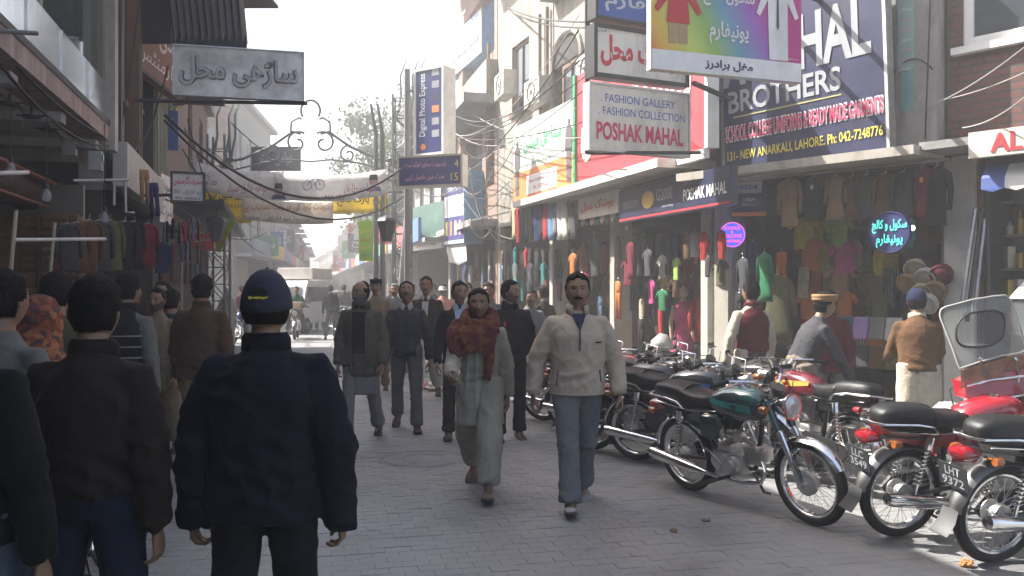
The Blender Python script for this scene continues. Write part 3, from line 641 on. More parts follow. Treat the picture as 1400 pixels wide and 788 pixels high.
# --- tall white sign high up, blue-edged sign, and shops beyond
o, w_, h_ = hang_box('rooftop_sign', 'tall white and blue box sign high on the brick building', 627, 38, 672, 110, 24.5, 21.6, .5, mat('print pale blue white', (.6, .66, .72), rough=.4), paint('sky blue edge', (.12, .3, .5)))
lettering(o, 'فوٹو سٹوڈیو', 0, -h_ * .2, w_ * .85, h_ * .2, t_navy, y=-.26, bold=.02); lettering(o, 'NASIR PHOTO LAB', 0, -h_ * .4, w_ * .85, h_ * .09, t_navy, y=-.26); lettering(o, 'رنگین فوٹو', 0, h_ * .2, w_ * .8, h_ * .2, t_blue, y=-.26)
frame_part(o, w_, h_, -.25, .08, whitep)
o, w_, h_ = hang_box('hanging_sign', 'white sign with product pictures and a broad blue side over the far pavement', 613, 240, 655, 335, 21.5, 20.6, .5, mat('print paper', (.66, .68, .7), rough=.4), paint('sky blue edge', (.12, .3, .5)))
o.rotation_euler.z -= .25
sheet(o, 'dark_band', -w_ / 2 + .01, w_ * .5 - .01, h_ * .18, h_ * .36, -.253, T('indigo', (.06, .06, .2))); sheet(o, 'dark_band', -w_ / 2 + .01, w_ / 2 - .01, -h_ * .45, -h_ * .12, -.253, T('indigo', (.06, .06, .2)))
lettering(o, 'MOBILE POINT', 0, h_ * .27, w_ * .7, h_ * .07, t_white, y=-.256)
for i in range(4): sheet(o, 'printed_phone', -w_ * .4 + i * w_ * .22, -w_ * .4 + i * w_ * .22 + w_ * .1, -h_ * .38, -h_ * .18, -.256, [t_yel, t_orange, t_white, t_pink][i])
q = MB(); q.add([(-w_ / 2, -.2, -h_ / 2 - .02), (w_ / 2, -.2, -h_ / 2 - .02), (w_ / 2 - .05, -.15, -h_ / 2 - .42), (0, -.12, -h_ / 2 - .5), (-w_ / 2 + .05, -.15, -h_ / 2 - .42)], [(0, 4, 3, 2, 1)])
q.obj('cloth_flap', whitep, o)
# Digital photo sign
dg = mat('print deep blue', (.03, .04, .16), rough=.35)
o, w_, h_ = hang_box('hanging_sign', 'tall upright dark blue sign reading Digital Photo Express', 575, 99, 615, 216, 16.6, 16.2, .35, dg, whitep)
o.rotation_euler.z += .0
lettering(o, 'Digital Photo Express', -w_ * .2, h_ * .08, h_ * .72, w_ * .26, t_white, y=-.18, rot=PI / 2, bold=.01)
for i in range(6): sheet(o, 'printed_camera', w_ * .1, w_ * .34, h_ * .4 - i * h_ * .14, h_ * .48 - i * h_ * .14, -.178, [t_silver, t_silver, t_navy, t_orange, t_silver, t_silver][i])
q = MB(); q.add([(-w_ * .2 + .06 * math.cos(2 * PI * i / 20), -.179, -h_ * .4 + .06 * math.sin(2 * PI * i / 20)) for i in range(20)], [tuple(range(20))]); q.obj('round_emblem', t_orange, o)
frame_part(o, w_, h_, -.175, .04, whitep)
o, w_, h_ = hang_box('hanging_sign', 'wide navy sign with pink Urdu and yellow 4 and 15 numerals', 548, 216, 636, 258, 15.9, 15.5, .25, dg, whitep)
lettering(o, 'پاسپورٹ سائز فوٹو صرف', -w_ * .08, h_ * .2, w_ * .66, h_ * .2, t_pink, y=-.13); lettering(o, 'منٹ میں حاصل کریں', -w_ * .08, -h_ * .2, w_ * .6, h_ * .2, t_pink, y=-.13)
lettering(o, '4', w_ * .41, h_ * .2, w_ * .06, h_ * .24, t_yel, y=-.13); lettering(o, '15', w_ * .38, -h_ * .22, w_ * .11, h_ * .24, t_yel, y=-.13); frame_part(o, w_, h_, -.125, .03, T('frame gold', (.45, .42, .3)))
# steel pole for these signs
q = MB(); a = P(555, 400, 16.3); q.tube([(a.x, 16.5, 0), (a.x, 16.5, 5.7)], .06, n=10); q.tube([(a.x, 16.5, 5.3), (a.x + .6, 16.5, 5.3)], .03, n=6); q.tube([(a.x, 16.5, 4.0), (a.x + .9, 16.4, 4.0)], .03, n=6)
tag(q.obj('sign_pole', paint('pole grey', (.22, .22, .22))), 'grey steel pole holding the Digital Photo Express sign', 'pole')
# ------------------------------------------------------------------ far right row
def far_block(name, p0, p1, h, label, wm, rows, seed, sign_cols=(), shop=True):
    fc = Fac(name, p0, p1, label); rg = random.Random(seed); L = fc.L; rows = min(rows, int((h - 2.2) / 3))
    holes = []; n = max(2, int(L / 1.9)); z = 3.6
    for r in range(rows):
        for i in range(n):
            if rg.random() < .85:
                cx = (i + .5) * L / n; holes.append((cx - .45, cx + .45, z, z + 1.4))
        z += 3.0
    sh = (.25, L - .25, .05, 2.8)
    b = wall_openings(0, L, 0, h, 0, .3, holes + [sh]); b.obj('wall', wm, fc.e)
    for q_ in holes: window(fc.e, *q_, .1, rg.choice([woodm, whitep, blackm]), dglass, nx=2, t=.06)
    shopbox(fc, sh[0], sh[1], sh[2], sh[3], 1.6)
    q = MB(); q.box(-.05, L + .05, -.35, -.004, h, h + .2); q.obj('roof_slab', greyconc, fc.e)
    q = MB(); q.box(0, L, -.7, -.004, 2.85, 2.97); q.obj('canopy', greyconc, fc.e)
    q = MB(); q.box(-.2, -.02, .3, 8, 0, h); q.obj('end_wall', wm, fc.e); q = MB(); q.box(L + .02, L + .2, .3, 8, 0, h); q.obj('end_wall', wm, fc.e)
    for i in range(int(L / 2.2)):
        if rg.random() < .6: x = 1 + i * 2.2; q = MB(); q.box(x, x + 1.1, -.95, -.02, 5.9, 6.02); q.obj('balcony_slab', greyconc, fc.e)
    for i, c in enumerate(sign_cols):
        x0 = .3 + i * (L - .6) / len(sign_cols); x1 = x0 + (L - .6) / len(sign_cols) - .25
        q = MB(); q.box(x0, x1, -.8, -.71, 2.9, 3.55); o = q.obj('fascia', T('fascia %.2f %.2f %.2f' % c, c), fc.e)
    return fc
ochre = paint('ochre render', (.36, .27, .17), rough=.9); pinkw = paint('pink render', (.38, .26, .22), rough=.9)
far_block('far_shop_building', (-3.75, 32), (-1.7, 24.1), 6.0, 'grey shop row with glass front past the blue edged sign', greyconc, 1, 1, ((.3, .32, .33), (.55, .1, .1), (.1, .2, .45)))
far_block('far_shop_building', (-5.9, 42), (-3.9, 33), 6.8, 'hazy pale building on the right beyond the lattice column', cream, 2, 2, ((.5, .5, .45), (.1, .3, .2), (.55, .45, .1)))
far_block('far_shop_building', (-10.2, 60), (-6.1, 43), 7, 'hazy ochre block on the right far down the street', ochre, 2, 3, ((.5, .1, .1), (.6, .6, .5), (.1, .2, .5), (.5, .3, .1)))
far_block('far_shop_building', (-19, 98), (-10.5, 61), 6.4, 'faint pink block far down the right side near the vanishing point', pinkw, 2, 4, ((.5, .5, .5), (.5, .1, .1), (.2, .3, .5)))
far_block('far_shop_building', (-33, 150), (-19.5, 99), 6, 'faintest block closing the right side of the street', cream, 2, 5)
# glass shopfront awning at px 565-610
o, w_, h_ = hang_box('shop_sign', 'greenish glazed panel sign above a far right shop', 566, 285, 611, 328, 27, 24.6, .2, glassmat('green panel', (.12, .2, .17)), alum)
o, w_, h_ = hang_box('shop_sign', 'white weathered board below the greenish glazed panel', 567, 328, 606, 343, 26.5, 24.4, .1, whitep); lettering(o, 'کیمرہ ہاؤس', 0, 0, w_ * .7, h_ * .6, t_red, y=-.06)

# ------------------------------------------------------------------ left-hand side
panelm = metal('brushed panel', (.85, .85, .84), .22, bump=.15, bscale=8, stretch=(6, 6, .5)); fasc = mat('pink stone fascia', (.32, .25, .235), rough=.75, var=.35, nscale=9, stretch=(1, 1, .15), bump=.4, bscale=30, dirt=.4)
slabm = mat('overhang underside', (.32, .32, .31), rough=.9, var=.2); shutm = paint('brown shutter', (.24, .13, .065), rough=.55)
GA = Fac('glazed_shop_building', (-.27, -6), (-4.46, 9.7), 'near left building with dark glass above a metal and stone fascia')
L = GA.L
q = MB(); q.box(0, L, 0, .3, 3.42, 3.84); q.obj('metal_panel', panelm, GA.e)
nps = 12
for i in range(nps + 1):
    x = L - i * 1.1; q = MB(); q.box(x - .012, x + .012, -.012, 0.0, 3.43, 3.83); q.obj('panel_joint', alum, GA.e)
q = MB(); q.box(-.01, L + .01, -.04, .3, 3.2, 3.36); q.obj('fascia', fasc, GA.e)
q = MB(); q.box(-.01, L + .01, -.05, .3, 3.361, 3.419); q.obj('shadow_strip', blackm, GA.e)  # solid black strip standing for the shadow between fascia and panel
q = MB(); q.box(0, L, .3, 2.4, 3.15, 3.42); q.obj('overhang_slab', slabm, GA.e)
for i in range(7):
    q = MB(); x = L - .6 - i * 1.5; q.box(x, x + .18, .02, 2.3, 3.06, 3.148); q.obj('slab_rib', slabm, GA.e)
for i in range(6):
    x1 = L - .3 - i * 2.6; q = MB(); q.box(x1 - 2.5, x1, .06, .09, 3.86, 7.0); q.obj('glass_panel', glassmat('tinted', (.05, .07, .07), .06), GA.e)
    q = MB(); q.box(x1, x1 + .1, 0, .16, 3.845, 7.0); q.obj('mullion', paint('brown mullion', (.2, .17, .13)), GA.e)
q = MB(); q.box(L - .2, L, -.1, .3, 3.1, 7.1); q.obj('corner_post', paint('corner post', (.33, .31, .27)), GA.e)
q = MB(); q.box(0, L, .31, 8, 3.43, 7.1); q.obj('core', greyconc, GA.e)
q = MB(); q.box(-.1, L + .1, -.2, 8, 7.11, 7.3); q.obj('roof_slab', greyconc, GA.e)
# recessed shop wall with shutters
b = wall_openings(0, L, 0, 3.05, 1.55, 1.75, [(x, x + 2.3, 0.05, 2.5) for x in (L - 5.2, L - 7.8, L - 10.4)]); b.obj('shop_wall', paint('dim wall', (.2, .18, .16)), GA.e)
for k, x in enumerate((L - 5.2, L - 7.8, L - 10.4)):
    sh = None; n = 28
    pnt = MB(); pnt.box(x, x + 2.3, 1.72, 1.76, .05, 2.5); sh = pnt.obj('rolling_shutter', shutm, GA.e)
    proto = MB(); proto.loft([[(x, 1.66 + dy, z), (x + 2.3, 1.66 + dy, z), (x + 2.3, 1.7 + dy, z), (x, 1.7 + dy, z)] for dy, z in ((.02, 0), (0, .03), (0, .055), (.02, .085))]); me = proto.mesh('slat', shutm)
    for i in range(n): s_ = link('slat', me, sh); s_.location = (0, 0, .06 + i * .087)
q = MB(); q.tube([(L - 9, .5, 2.72), (L - .1, .5, 2.72)], .022, n=6); q.tube([(L - 9, .5, 2.45), (L - .1, .5, 2.45)], .015, n=6); tag(q.obj('awning_rail', paint('rust red bar', (.22, .08, .05))), 'rusty red iron rails slung under the left overhang', 'rail')
o = D.objects['awning_rail']; o.location = GA.wp(0, 0, 0); o.rotation_euler.z = GA.rz
# folded awning cloth heap under overhang
q = MB(); rg = random.Random(4)
rings = []
for i in range(30):
    x = L - 5.2 + i * .17; n = 12; a = .16 + .06 * noise.noise(Vector((x, 0, 0))); rings.append([(x, .8 + a * 1.7 * math.cos(t) * (1 + .3 * noise.noise(Vector((x * 2, t, 0)))), 2.6 + a * math.sin(t) * (1 + .5 * noise.noise(Vector((x * 3, t, 5)))) ) for t in [2 * PI * j / n for j in range(n)]])
q.loft(rings); o = q.obj('folded_awning', cloth('dusty rose canvas', (.09, .06, .055)), smooth=True); o.location = GA.wp(0, 0, 0); o.rotation_euler.z = GA.rz; tag(o, 'rolled dusty rose canvas awning tucked under the left overhang', 'awning')
# bulbs, tube lights, poles
bulbg = mat('glass bulb', (.5, .5, .5), rough=.05, alpha=.35, spec=1)
for (px, py, Y, lab) in ((15, 232, 6.7, 'largest clear bulb hanging at the far left under the overhang'), (64, 267, 7.3, 'middle clear bulb hanging by the rusty rails'), (143, 297, 8.2, 'clear bulb hanging in front of the grey suits')):
    p = P(px, py, Y); e = empty('light_bulb', p); tag(e, lab, 'light bulb')
    q = MB(); q.tube([(0, 0, -.055), (0, 0, -.045), (0, 0, -.02), (0, 0, .01), (0, 0, .035), (0, 0, .055)], [.008, .025, .036, .034, .02, .014], n=12); q.obj('bulb', bulbg, e, smooth=True)
    q = MB(); q.tube([(0, 0, .055), (0, 0, .1)], .017, n=10); q.obj('socket', blackm, e)
    q = MB(); q.tube([(0, 0, .1), (0, 0, max(.3, 3.14 - p.z))], .004, n=5); q.obj('cord', blackm, e)
tubem = paint('tube light', (.6, .6, .58), rough=.3)
def rod(name, a, b_, r, m, label, cat, n=8): q = MB(); q.tube([a, b_], r, n=n); o = q.obj(name, m); tag(o, label, cat); return o
rod('tube_light', P(-30, 238, 6.3), P(38, 236, 6.8), .018, tubem, 'white tube light at the far left edge under the overhang', 'light')
rod('wall_pipe', P(-40, 40, 5.6), P(51, 46, 6.0), .016, paint('pipe grey', (.12, .12, .12)), 'short grey pipe poking out near the top left corner', 'pipe')
rod('display_pole', P(20, 328, 6.6), P(144, 327, 7.6), .014, tubem, 'pale horizontal rod hung level below the bulbs', 'rod')
rod('display_pole', P(12, 400, 6.6), P(22, 288, 6.6), .016, paint('bamboo', (.4, .36, .28)), 'leaning bamboo pole before the brown shutter, far left', 'pole')
rod('display_pole', P(67, 390, 7.0), P(75, 305, 7.0), .014, paint('bamboo', (.4, .36, .28)), 'thin bamboo pole left of the hanging suits', 'pole')
q = MB(); q.tube([P(156, 250, 8.4), P(156, 281, 8.4)], .012, n=6); q.tube([P(171, 247, 8.4), P(172, 290, 8.4), P(183, 291, 8.5)], .012, n=6); q.tube([P(100, 247, 8), P(176, 246, 8.4)], .012, n=6)
tag(q.obj('iron_hanger', paint('pale iron', (.4, .4, .38))), 'bent pale iron hanger bars at the overhang corner', 'hanger')
# meter boxes and ceiling fans
for (px0, py0, px1, py1, Y, lab) in ((133, 208, 147, 234, 8.8, 'grey electric meter box under the overhang corner'), (97, 195, 112, 213, 8.9, 'darker meter box left of the grey one')):
    p = P((px0 + px1) / 2, (py0 + py1) / 2, Y); e = empty('meter_box', p, GA.rz); tag(e, lab, 'meter box'); q = MB(); s_ = (px1 - px0) / 1200 * Y / 2; z_ = (py1 - py0) / 1200 * Y / 2; q.box(-s_, s_, 0, .12, -z_, z_); q.obj('case', paint('meter grey', (.3, .3, .29)), e); q = MB(); q.box(-s_ * .6, s_ * .6, -.01, -.001, 0, z_ * .7); q.obj('dial', dglass, e)
for (px, py, Y, lab) in ((12, 142, 7.0, 'nearest bare fan hook'), (43, 160, 7.5, 'middle bare fan hook'), (66, 178, 8.2, 'farthest bare fan hook')):
    p = P(px, py, Y); q = MB(); q.disc((0, 0, 0), (0, 0, 1), .07, .02, n=16); q.tube([(0, 0, 0), (0, 0, 3.16 - p.z)], .008, n=6); q.tube([(-.14, .02, .02), (.14, -.03, .0)], .008, n=5); q.tube([(.05, .05, .01), (.12, .03, -.12), (.1, 0, -.2)], .004, n=5)
    o = q.obj('ceiling_hook', blackm); o.location = p; tag(o, lab + ' under the left overhang slab', 'hook')

# second left building: stacked panels, posts
GB = Fac('panelled_building', (-4.48, 9.85), (-5.85, 14.6), 'narrow left building with green grey panels and posts')
olive = paint('olive panel', (.24, .25, .17)); 
b = wall_openings(0, GB.L, 2.7, 8.0, .1, .35, [(.4, 1.5, 4, 7), (2.0, 3.2, 4.2, 7)]); b.obj('wall', greyconc, GB.e)
window(GB.e, .4, 1.5, 4, 7, .14, woodm, glassmat('painted reflection', (.3, .33, .33), .12), nx=2, nz=3, t=.07); window(GB.e, 2.0, 3.2, 4.2, 7, .14, woodm, glassmat('tinted', (.05, .07, .07), .06), nx=2, nz=3, t=.07)  # first window: bright reflection put into the pale glass colour
q = MB(); q.box(3.3, 4.9, -.1, .09, 3.3, 7.2); q.obj('ribbed_panel', olive, GB.e)
for i in range(8): q = MB(); x = 3.35 + i * .2; q.box(x, x + .05, -.13, -.101, 3.3, 7.2); q.obj('rib', olive, GB.e)
q = MB(); q.box(0, GB.L, .3, 8, 3.0, 8.0); q.obj('core', greyconc, GB.e); q = MB(); q.box(0, GB.L, -.15, .0, 2.75, 3.25); q.obj('fascia', paint('pale fascia', (.4, .38, .36)), GB.e)
for x in (.05, 1.65, 1.85, 3.2): q = MB(); q.box(x, x + .09, -.08, .09, 3.26, 7.95); q.obj('post', blackm if x != 1.65 else woodm, GB.e)
shopbox(GB, .1, GB.L, .05, 2.7, 3.0)
q = MB(); q.box(GB.L, GB.L + .08, -.28, -.1, 3.9, 6.0); q.obj('blue_strip', paint('blue strip', (.05, .12, .4)), GB.e)
q = MB(); q.box(.4, 1.6, -.7, .05, 6.2, 6.4); q.box(.4, 1.6, -.7, -.66, 6.4, 7.2); q.obj('balcony', blackm, GB.e)
# angled board high on the left
q = MB(); q.box(-.65, .65, 0, .1, -.62, .62); o = q.obj('shop_sign', T('terracotta', (.24, .12, .09), dirt=.5)); o.location = P(219, 62, 12.6); o.rotation_euler = (R(-6), R(16), R(75)); tag(o, 'tilted terracotta and white board high on the left beside the canopy', 'sign')
lettering(o, 'ریڈی میڈ', 0, .15, .9, .5, t_white, y=-.006, bold=.02); lettering(o, 'گارمنٹس', 0, -.3, .9, .35, t_white, y=-.006); frame_part(o, 1.3, 1.24, 0, .05, blackm)
# corrugated canopy
q = MB(); W, Dp = 1.0, 2.6; n = 22
for s_ in (0, .012):
    pass
vs = []; fs = []
for i in range(n + 1):
    x = W * i / n; dz = .03 * math.cos(i * PI / 1.0)
    vs += [(x, dz, 0), (x, dz - .35, 1.05), (x, dz + .015, 0), (x, dz - .335, 1.05)]
for i in range(n): a = i * 4; fs += [(a, a + 1, a + 5, a + 4), (a + 2, a + 6, a + 7, a + 3), (a, a + 4, a + 6, a + 2)]
q.add(vs, fs); ce = empty('tin_canopy', P(236, 60, 11.8)); ce.location.z += .0; tag(ce, 'dark corrugated tin canopy projecting high on the left over the Urdu sign', 'canopy'); q.obj('corrugated_sheet', paint('dark tin', (.1, .1, .11), rough=.6), ce)
for x in (.05, .5, .92): q = MB(); q.box(x, x + .05, .04, .1, 0, 1.1); o_ = q.obj('rafter', blackm, ce); o_.rotation_euler.x = math.atan(.35 / 1.05)
q = MB(); q.box(-1.3, 1.0, .1, 1.6, .98, 1.02); q.obj('top_sheet', paint('dark tin', (.1, .1, .11)), ce); q = MB(); q.box(-1.3, -.01, -.02, .02, .0, 1.0); q.obj('side_board', blackm, ce)
q = MB(); q.box(0, W, -.03, .0, -.06, .1); q.obj('edge_trim', blackm, ce)
# saree mahal sign
o, w_, h_ = hang_box('hanging_sign', 'large grey weathered sign with raised Urdu letters over the left pavement', 237, 62, 416, 131, 11.4, 11.8, .12, mat('print grey sheen', (.66, .67, .66), rough=.35, var=.5, nscale=1.6, dirt=.2), paint('sign edge', (.35, .35, .34)))
lettering(o, 'ساڑھی محل', .0, 0, w_ * .9, h_ * .6, T('grey letter edge', (.1, .1, .11)), y=-.07, bold=.05, name='lettering_edge'); lettering(o, 'ساڑھی محل', .0, .005, w_ * .9, h_ * .6, T('grey letter', (.42, .43, .44)), y=-.085, bold=.012)
frame_part(o, w_, h_, -.06, .012, alum)
rod('iron_bracket', (-5.0, 11.45, 4.05), (-2.75, 11.8, 4.08), .025, blackm, 'black arm under the large grey Urdu sign', 'bracket')
for k, (pa, pb) in enumerate(((-30, 26), (28, 55), (57, 110))):
    x0, x1 = P(pa, 0, 9.25).x, P(pb, 0, 9.25).x; zt_ = 2.36; e = empty('rolling_shutter', ((x0 + x1) / 2, 9.25, 0)); tag(e, ['brown wooden shutter cut by the left photo edge', 'narrow middle brown shutter panel at the far left', 'right hand brown shutter panel beside the hanging suits'][k], 'shutter'); hw_ = (x1 - x0) / 2
    q = MB(); q.box(-hw_, hw_, .03, .06, .02, zt_); q.obj('panel', shutm, e); q = MB(); q.box(hw_ - .03, hw_, -.03, .029, .02, zt_); q.obj('guide_rail', woodm, e)
    pr = MB(); pr.loft([[(-hw_, dy, z), (hw_ - .031, dy, z), (hw_ - .031, .029, z), (-hw_, .029, z)] for dy, z in ((.02, 0), (0, .03), (0, .055), (.02, .085))]); me = pr.mesh('slat', shutm)
    for i in range(27): s_ = link('slat', me, e); s_.location = (0, 0, .04 + i * .087)
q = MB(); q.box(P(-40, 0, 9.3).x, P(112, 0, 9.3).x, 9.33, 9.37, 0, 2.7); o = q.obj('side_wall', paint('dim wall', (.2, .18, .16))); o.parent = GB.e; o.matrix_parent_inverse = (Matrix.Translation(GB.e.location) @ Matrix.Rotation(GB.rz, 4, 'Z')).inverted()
# third left building: fronts with green leaning sign, hanging clothes
GC = Fac('cluttered_shop_building', (-5.9, 14.8), (-8.4, 24.2), 'left building of cluttered small signs below old brickwork')
b = wall_openings(0, GC.L, 0, 6.3, 0, .3, [(.3, 3.0, .05, 2.7), (3.4, 6.2, .05, 2.7), (6.6, 9.4, .05, 2.7), (1.2, 2.3, 4.4, 5.8), (4.4, 5.4, 4.4, 5.8), (7.2, 8.2, 4.4, 5.8)]); b.obj('wall', oldbrick, GC.e)
for x0, x1 in ((1.2, 2.3), (4.4, 5.4), (7.2, 8.2)): window(GC.e, x0, x1, 4.4, 5.8, .05, woodm, dglass)
shopbox(GC, .3, 9.4, .05, 2.7, 3)
for x in (3.02, 6.22): q = MB(); q.box(x, x + .36, .32, 2.9, .06, 2.69); q.obj('partition', dkwall, GC.e)
q = MB(); q.box(-.1, GC.L, -1.0, -.004, 3.0, 3.1); q.obj('canopy', blackm, GC.e); q = MB(); q.box(-.05, GC.L, -.2, -.004, 6.3, 6.5); q.obj('roof_slab', greyconc, GC.e)
q = MB(); q.box(.2, 2.0, -.9, -.01, 5.1, 5.2); q.obj('awning_slab', blackm, GC.e)
q = MB(); q.box(GC.L - .3, GC.L + .0, .31, 7, 0, 6.3); q.obj('end_wall', oldbrick, GC.e)
o, w_, h_ = hang_box('shop_sign', 'narrow pale vertical board with scribbled Urdu left of the garment sign', 212, 235, 231, 268, 13.4, 14.2, .1, whitep, greyconc); lettering(o, 'سوٹ', 0, 0, w_ * .8, h_ * .6, t_navy, y=-.06)
o, w_, h_ = hang_box('shop_sign', 'lower pale vertical board with dark Urdu beside the hanging clothes', 214, 272, 232, 303, 13.4, 14.2, .1, whitep, greyconc); lettering(o, 'شرٹ', 0, 0, w_ * .8, h_ * .6, t_navy, y=-.06)
o, w_, h_ = hang_box('hanging_sign', 'small white sign with maroon Urdu lettering hanging over the left pavement', 233, 235, 280, 277, 11.0, 11.15, .1, mat('print off white', (.6, .58, .56), rough=.5, dirt=.15), blackm)
lettering(o, 'مشرف گارمنٹس', 0, h_ * .2, w_ * .84, h_ * .34, t_crim, y=-.055, bold=.02); lettering(o, 'نیو انارکلی 150', 0, -h_ * .16, w_ * .8, h_ * .16, t_navy, y=-.055); lettering(o, 'PH: 444663', 0, -h_ * .36, w_ * .7, h_ * .09, t_navy, y=-.055)
frame_part(o, w_, h_, -.05, .025, blackm)
rod('iron_bracket', (-5.35, 11.3, 2.78), (-4.2, 11.1, 2.78), .02, blackm, 'black arm fixing the small Urdu garment sign', 'bracket')
# beyond the gap: taller blocks
far_block('far_left_building', (-12.3, 44.5), (-18.5, 75), 6.4, 'hazy grey block on the left beyond the arch', greyconc, 2, 11, ((.1, .2, .45), (.5, .1, .1), (.5, .5, .4), (.1, .35, .2), (.5, .4, .1)))
far_block('far_left_building', (-18.7, 76), (-30, 130), 6, 'faint tall block on the left near the vanishing point', cream, 3, 12, ((.1, .2, .5), (.5, .5, .5), (.5, .1, .1), (.2, .2, .2)))
far_block('far_left_building', (-17.5, 33.5), (-11.2, 35), 8.8, 'brick block facing up the street behind the left lattice column', oldbrick, 2, 13, ((.3, .3, .3),))
far_block('far_left_building', (-11.15, 35.2), (-12.1, 44), 9.2, 'grey block with blue top rail left of the arch', greyconc, 2, 14, ((.15, .2, .3), (.5, .4, .1)))
o, w_, h_ = hang_box('hanging_sign', 'upright dark blue sign with white capital letters far down the left side', 376, 309, 389, 366, 48, 50, .3, T('navy sign far', (.05, .07, .2)), whitep); lettering(o, 'GLAMOUR', 0, 0, h_ * .85, w_ * .6, t_white, y=-.16, rot=PI / 2)
# closing backdrop of the street: a distant cross row
far_block('far_end_building', (-60, 190), (-22, 186), 5, 'palest row of buildings closing the end of the street', cream, 2, 15, ((.4, .1, .1), (.2, .3, .4), (.5, .5, .4)))

# ------------------------------------------------------------------ gantry arch
def lattice(name, cx, cy, h, label, w_=.42):
    e = empty(name, (cx, cy, 0)); tag(e, label, 'column'); hw = w_ / 2; mm = paint('green grey iron', (.09, .11, .11), rough=.6)
    for sx in (-hw, hw):
        for sy in (-hw, hw): q = MB(); q.tube([(sx, sy, 0), (sx, sy, h)], .03, n=6); q.obj('leg', mm, e)
    n = int(h / .42)
    br = MB()
    for i in range(n):
        z = i * .42; 
        for (a, b_) in (((-hw, -hw), (hw, -hw)), ((-hw, hw), (hw, hw)), ((-hw, -hw), (-hw, hw)), ((hw, -hw), (hw, hw))):
            if i % 2: a, b_ = b_, a
            br.tube([(*a, z), (*b_, z + .42)], .014, n=4); br.tube([(*a, z + .42), (*b_, z + .42)], .014, n=4)
    br.obj('bracing', mm, e); q = MB(); q.box(-hw - .1, hw + .1, -hw - .1, hw + .1, 0, .25); q.obj('base', greyconc, e)
    return e, mm
gl, gim = lattice('lattice_column', -7.35, 22, 5.4, 'left iron lattice column of the street arch')
gr, _ = lattice('lattice_column', -2.75, 22, 6.4, 'right iron lattice column of the street arch')
for e in (gl, gr):
    for sx in (-.15, .15, .3):
        q = MB(); h0 = 5.4 if e is gl else 6.4; q.tube([(sx, 0, h0 - .6), (sx + .12, 0, h0), (sx + .1, 0, h0 + .5), (sx + .28, 0, h0 + .95)], [.035, .03, .025, .01], n=6); q.obj('curved_finial', gim, e)
ar = empty('street_arch', (-5.05, 22, 4.0)); tag(ar, 'wrought iron scrolled arch spanning the street above the banners', 'arch')
def apipe(pts, r, name='scroll'): q = MB(); q.tube([(x, 0, z) for x, z in pts], r, n=6); return q.obj(name, gim, ar)
def spiral(cx, cz, r0, r1, a0, turns, n=22): return [(cx + (r0 + (r1 - r0) * i / n) * math.cos(a0 + turns * 2 * PI * i / n), cz + (r0 + (r1 - r0) * i / n) * math.sin(a0 + turns * 2 * PI * i / n)) for i in range(n + 1)]
hw = 2.3
apipe([(-hw, 0), (hw, 0)], .035, 'lower_beam'); apipe([(-hw, .3), (hw, .3)], .03, 'upper_beam')
for s_ in (-1, 1):
    apipe([(s_ * hw, .7), (s_ * 1.7, .82), (s_ * 1.0, 1.12), (s_ * .45, 1.5), (s_ * .25, 1.45)], .035)
    apipe([(s_ * x, z) for x, z in spiral(.33, 1.22, .3, .08, PI * .7, -1.1)], .028); apipe([(s_ * x, z) for x, z in spiral(.95, .93, .24, .05, PI * .4, 1.2)], .025)
    apipe([(s_ * x, z) for x, z in spiral(2.05, .62, .22, .05, PI * .8, -1.2)], .028); apipe([(s_ * .5, 1.5), (s_ * .48, 1.75), (s_ * .3, 1.85), (s_ * .22, 1.82)], .028)
    apipe([(s_ * hw, .45), (s_ * 1.2, .72), (s_ * .5, .8), (0, .75)], .022)
apipe([(.24 * math.cos(t) , 2.03 + .26 * math.sin(t)) for t in [PI * 1.2 - 1.4 * PI * i / 20 for i in range(21)]], .03)
for i in range(13): x = -hw + (i + .5) * 2 * hw / 13; q = MB(); q.tube([(x, 0, 0), (x, 0, .3)], .013, n=5); q.obj('bar', gim, ar)

# banners on the arch and across the street
def banner(name, label, a, b_, h, face, sag=.12, cat='banner', wob=.05, n=16):
    a, b_ = Vector(a), Vector(b_); d = b_ - a; L = d.length; rz = math.atan2(d.y, d.x); e = empty(name, (a + b_) / 2, rz); tag(e, label, cat)
    q = MB(); vs = []; fs = []
    for i in range(n + 1):
        t = i / n; x = -L / 2 + L * t; z = (t - .5) * d.z - sag * 4 * t * (1 - t); y = wob * math.sin(t * 9 + L)
        for k in range(5): vs.append((x, y * (k / 4), z - h * k / 4))
    for i in range(n):
        for k in range(4): a0 = i * 5 + k; fs.append((a0, a0 + 1, a0 + 6, a0 + 5))
    q.add(vs, fs); o = q.obj('fabric', face, e, smooth=True)
    sm = o.modifiers.new('solid', 'SOLIDIFY'); sm.thickness = .004
    return e, L
wb = mat('banner cloth', (.78, .75, .73), rough=.9, var=.12, trans=0.0); yb_ = mat('banner yellow', (.85, .68, .03), rough=.9, var=.1); cb = mat('banner cream', (.8, .74, .66), rough=.9)
def transl(m, f=.6):
    n = m.node_tree; b = n.nodes['Principled BSDF']; o = [x for x in n.nodes if x.type == 'OUTPUT_MATERIAL'][0]; t = n.nodes.new('ShaderNodeBsdfTranslucent'); mxs = n.nodes.new('ShaderNodeMixShader'); mxs.inputs[0].default_value = f
    src = b.inputs['Base Color'].links[0].from_socket if b.inputs['Base Color'].links else None
    if src: n.links.new(src, t.inputs['Color'])
    n.links.new(b.outputs[0], mxs.inputs[1]); n.links.new(t.outputs[0], mxs.inputs[2]); n.links.new(mxs.outputs[0], o.inputs['Surface'])
for m_ in (wb, yb_, cb): transl(m_)
t_dred = T('dull red', (.35, .05, .06)); t_dk = T('dull navy', (.05, .06, .15))
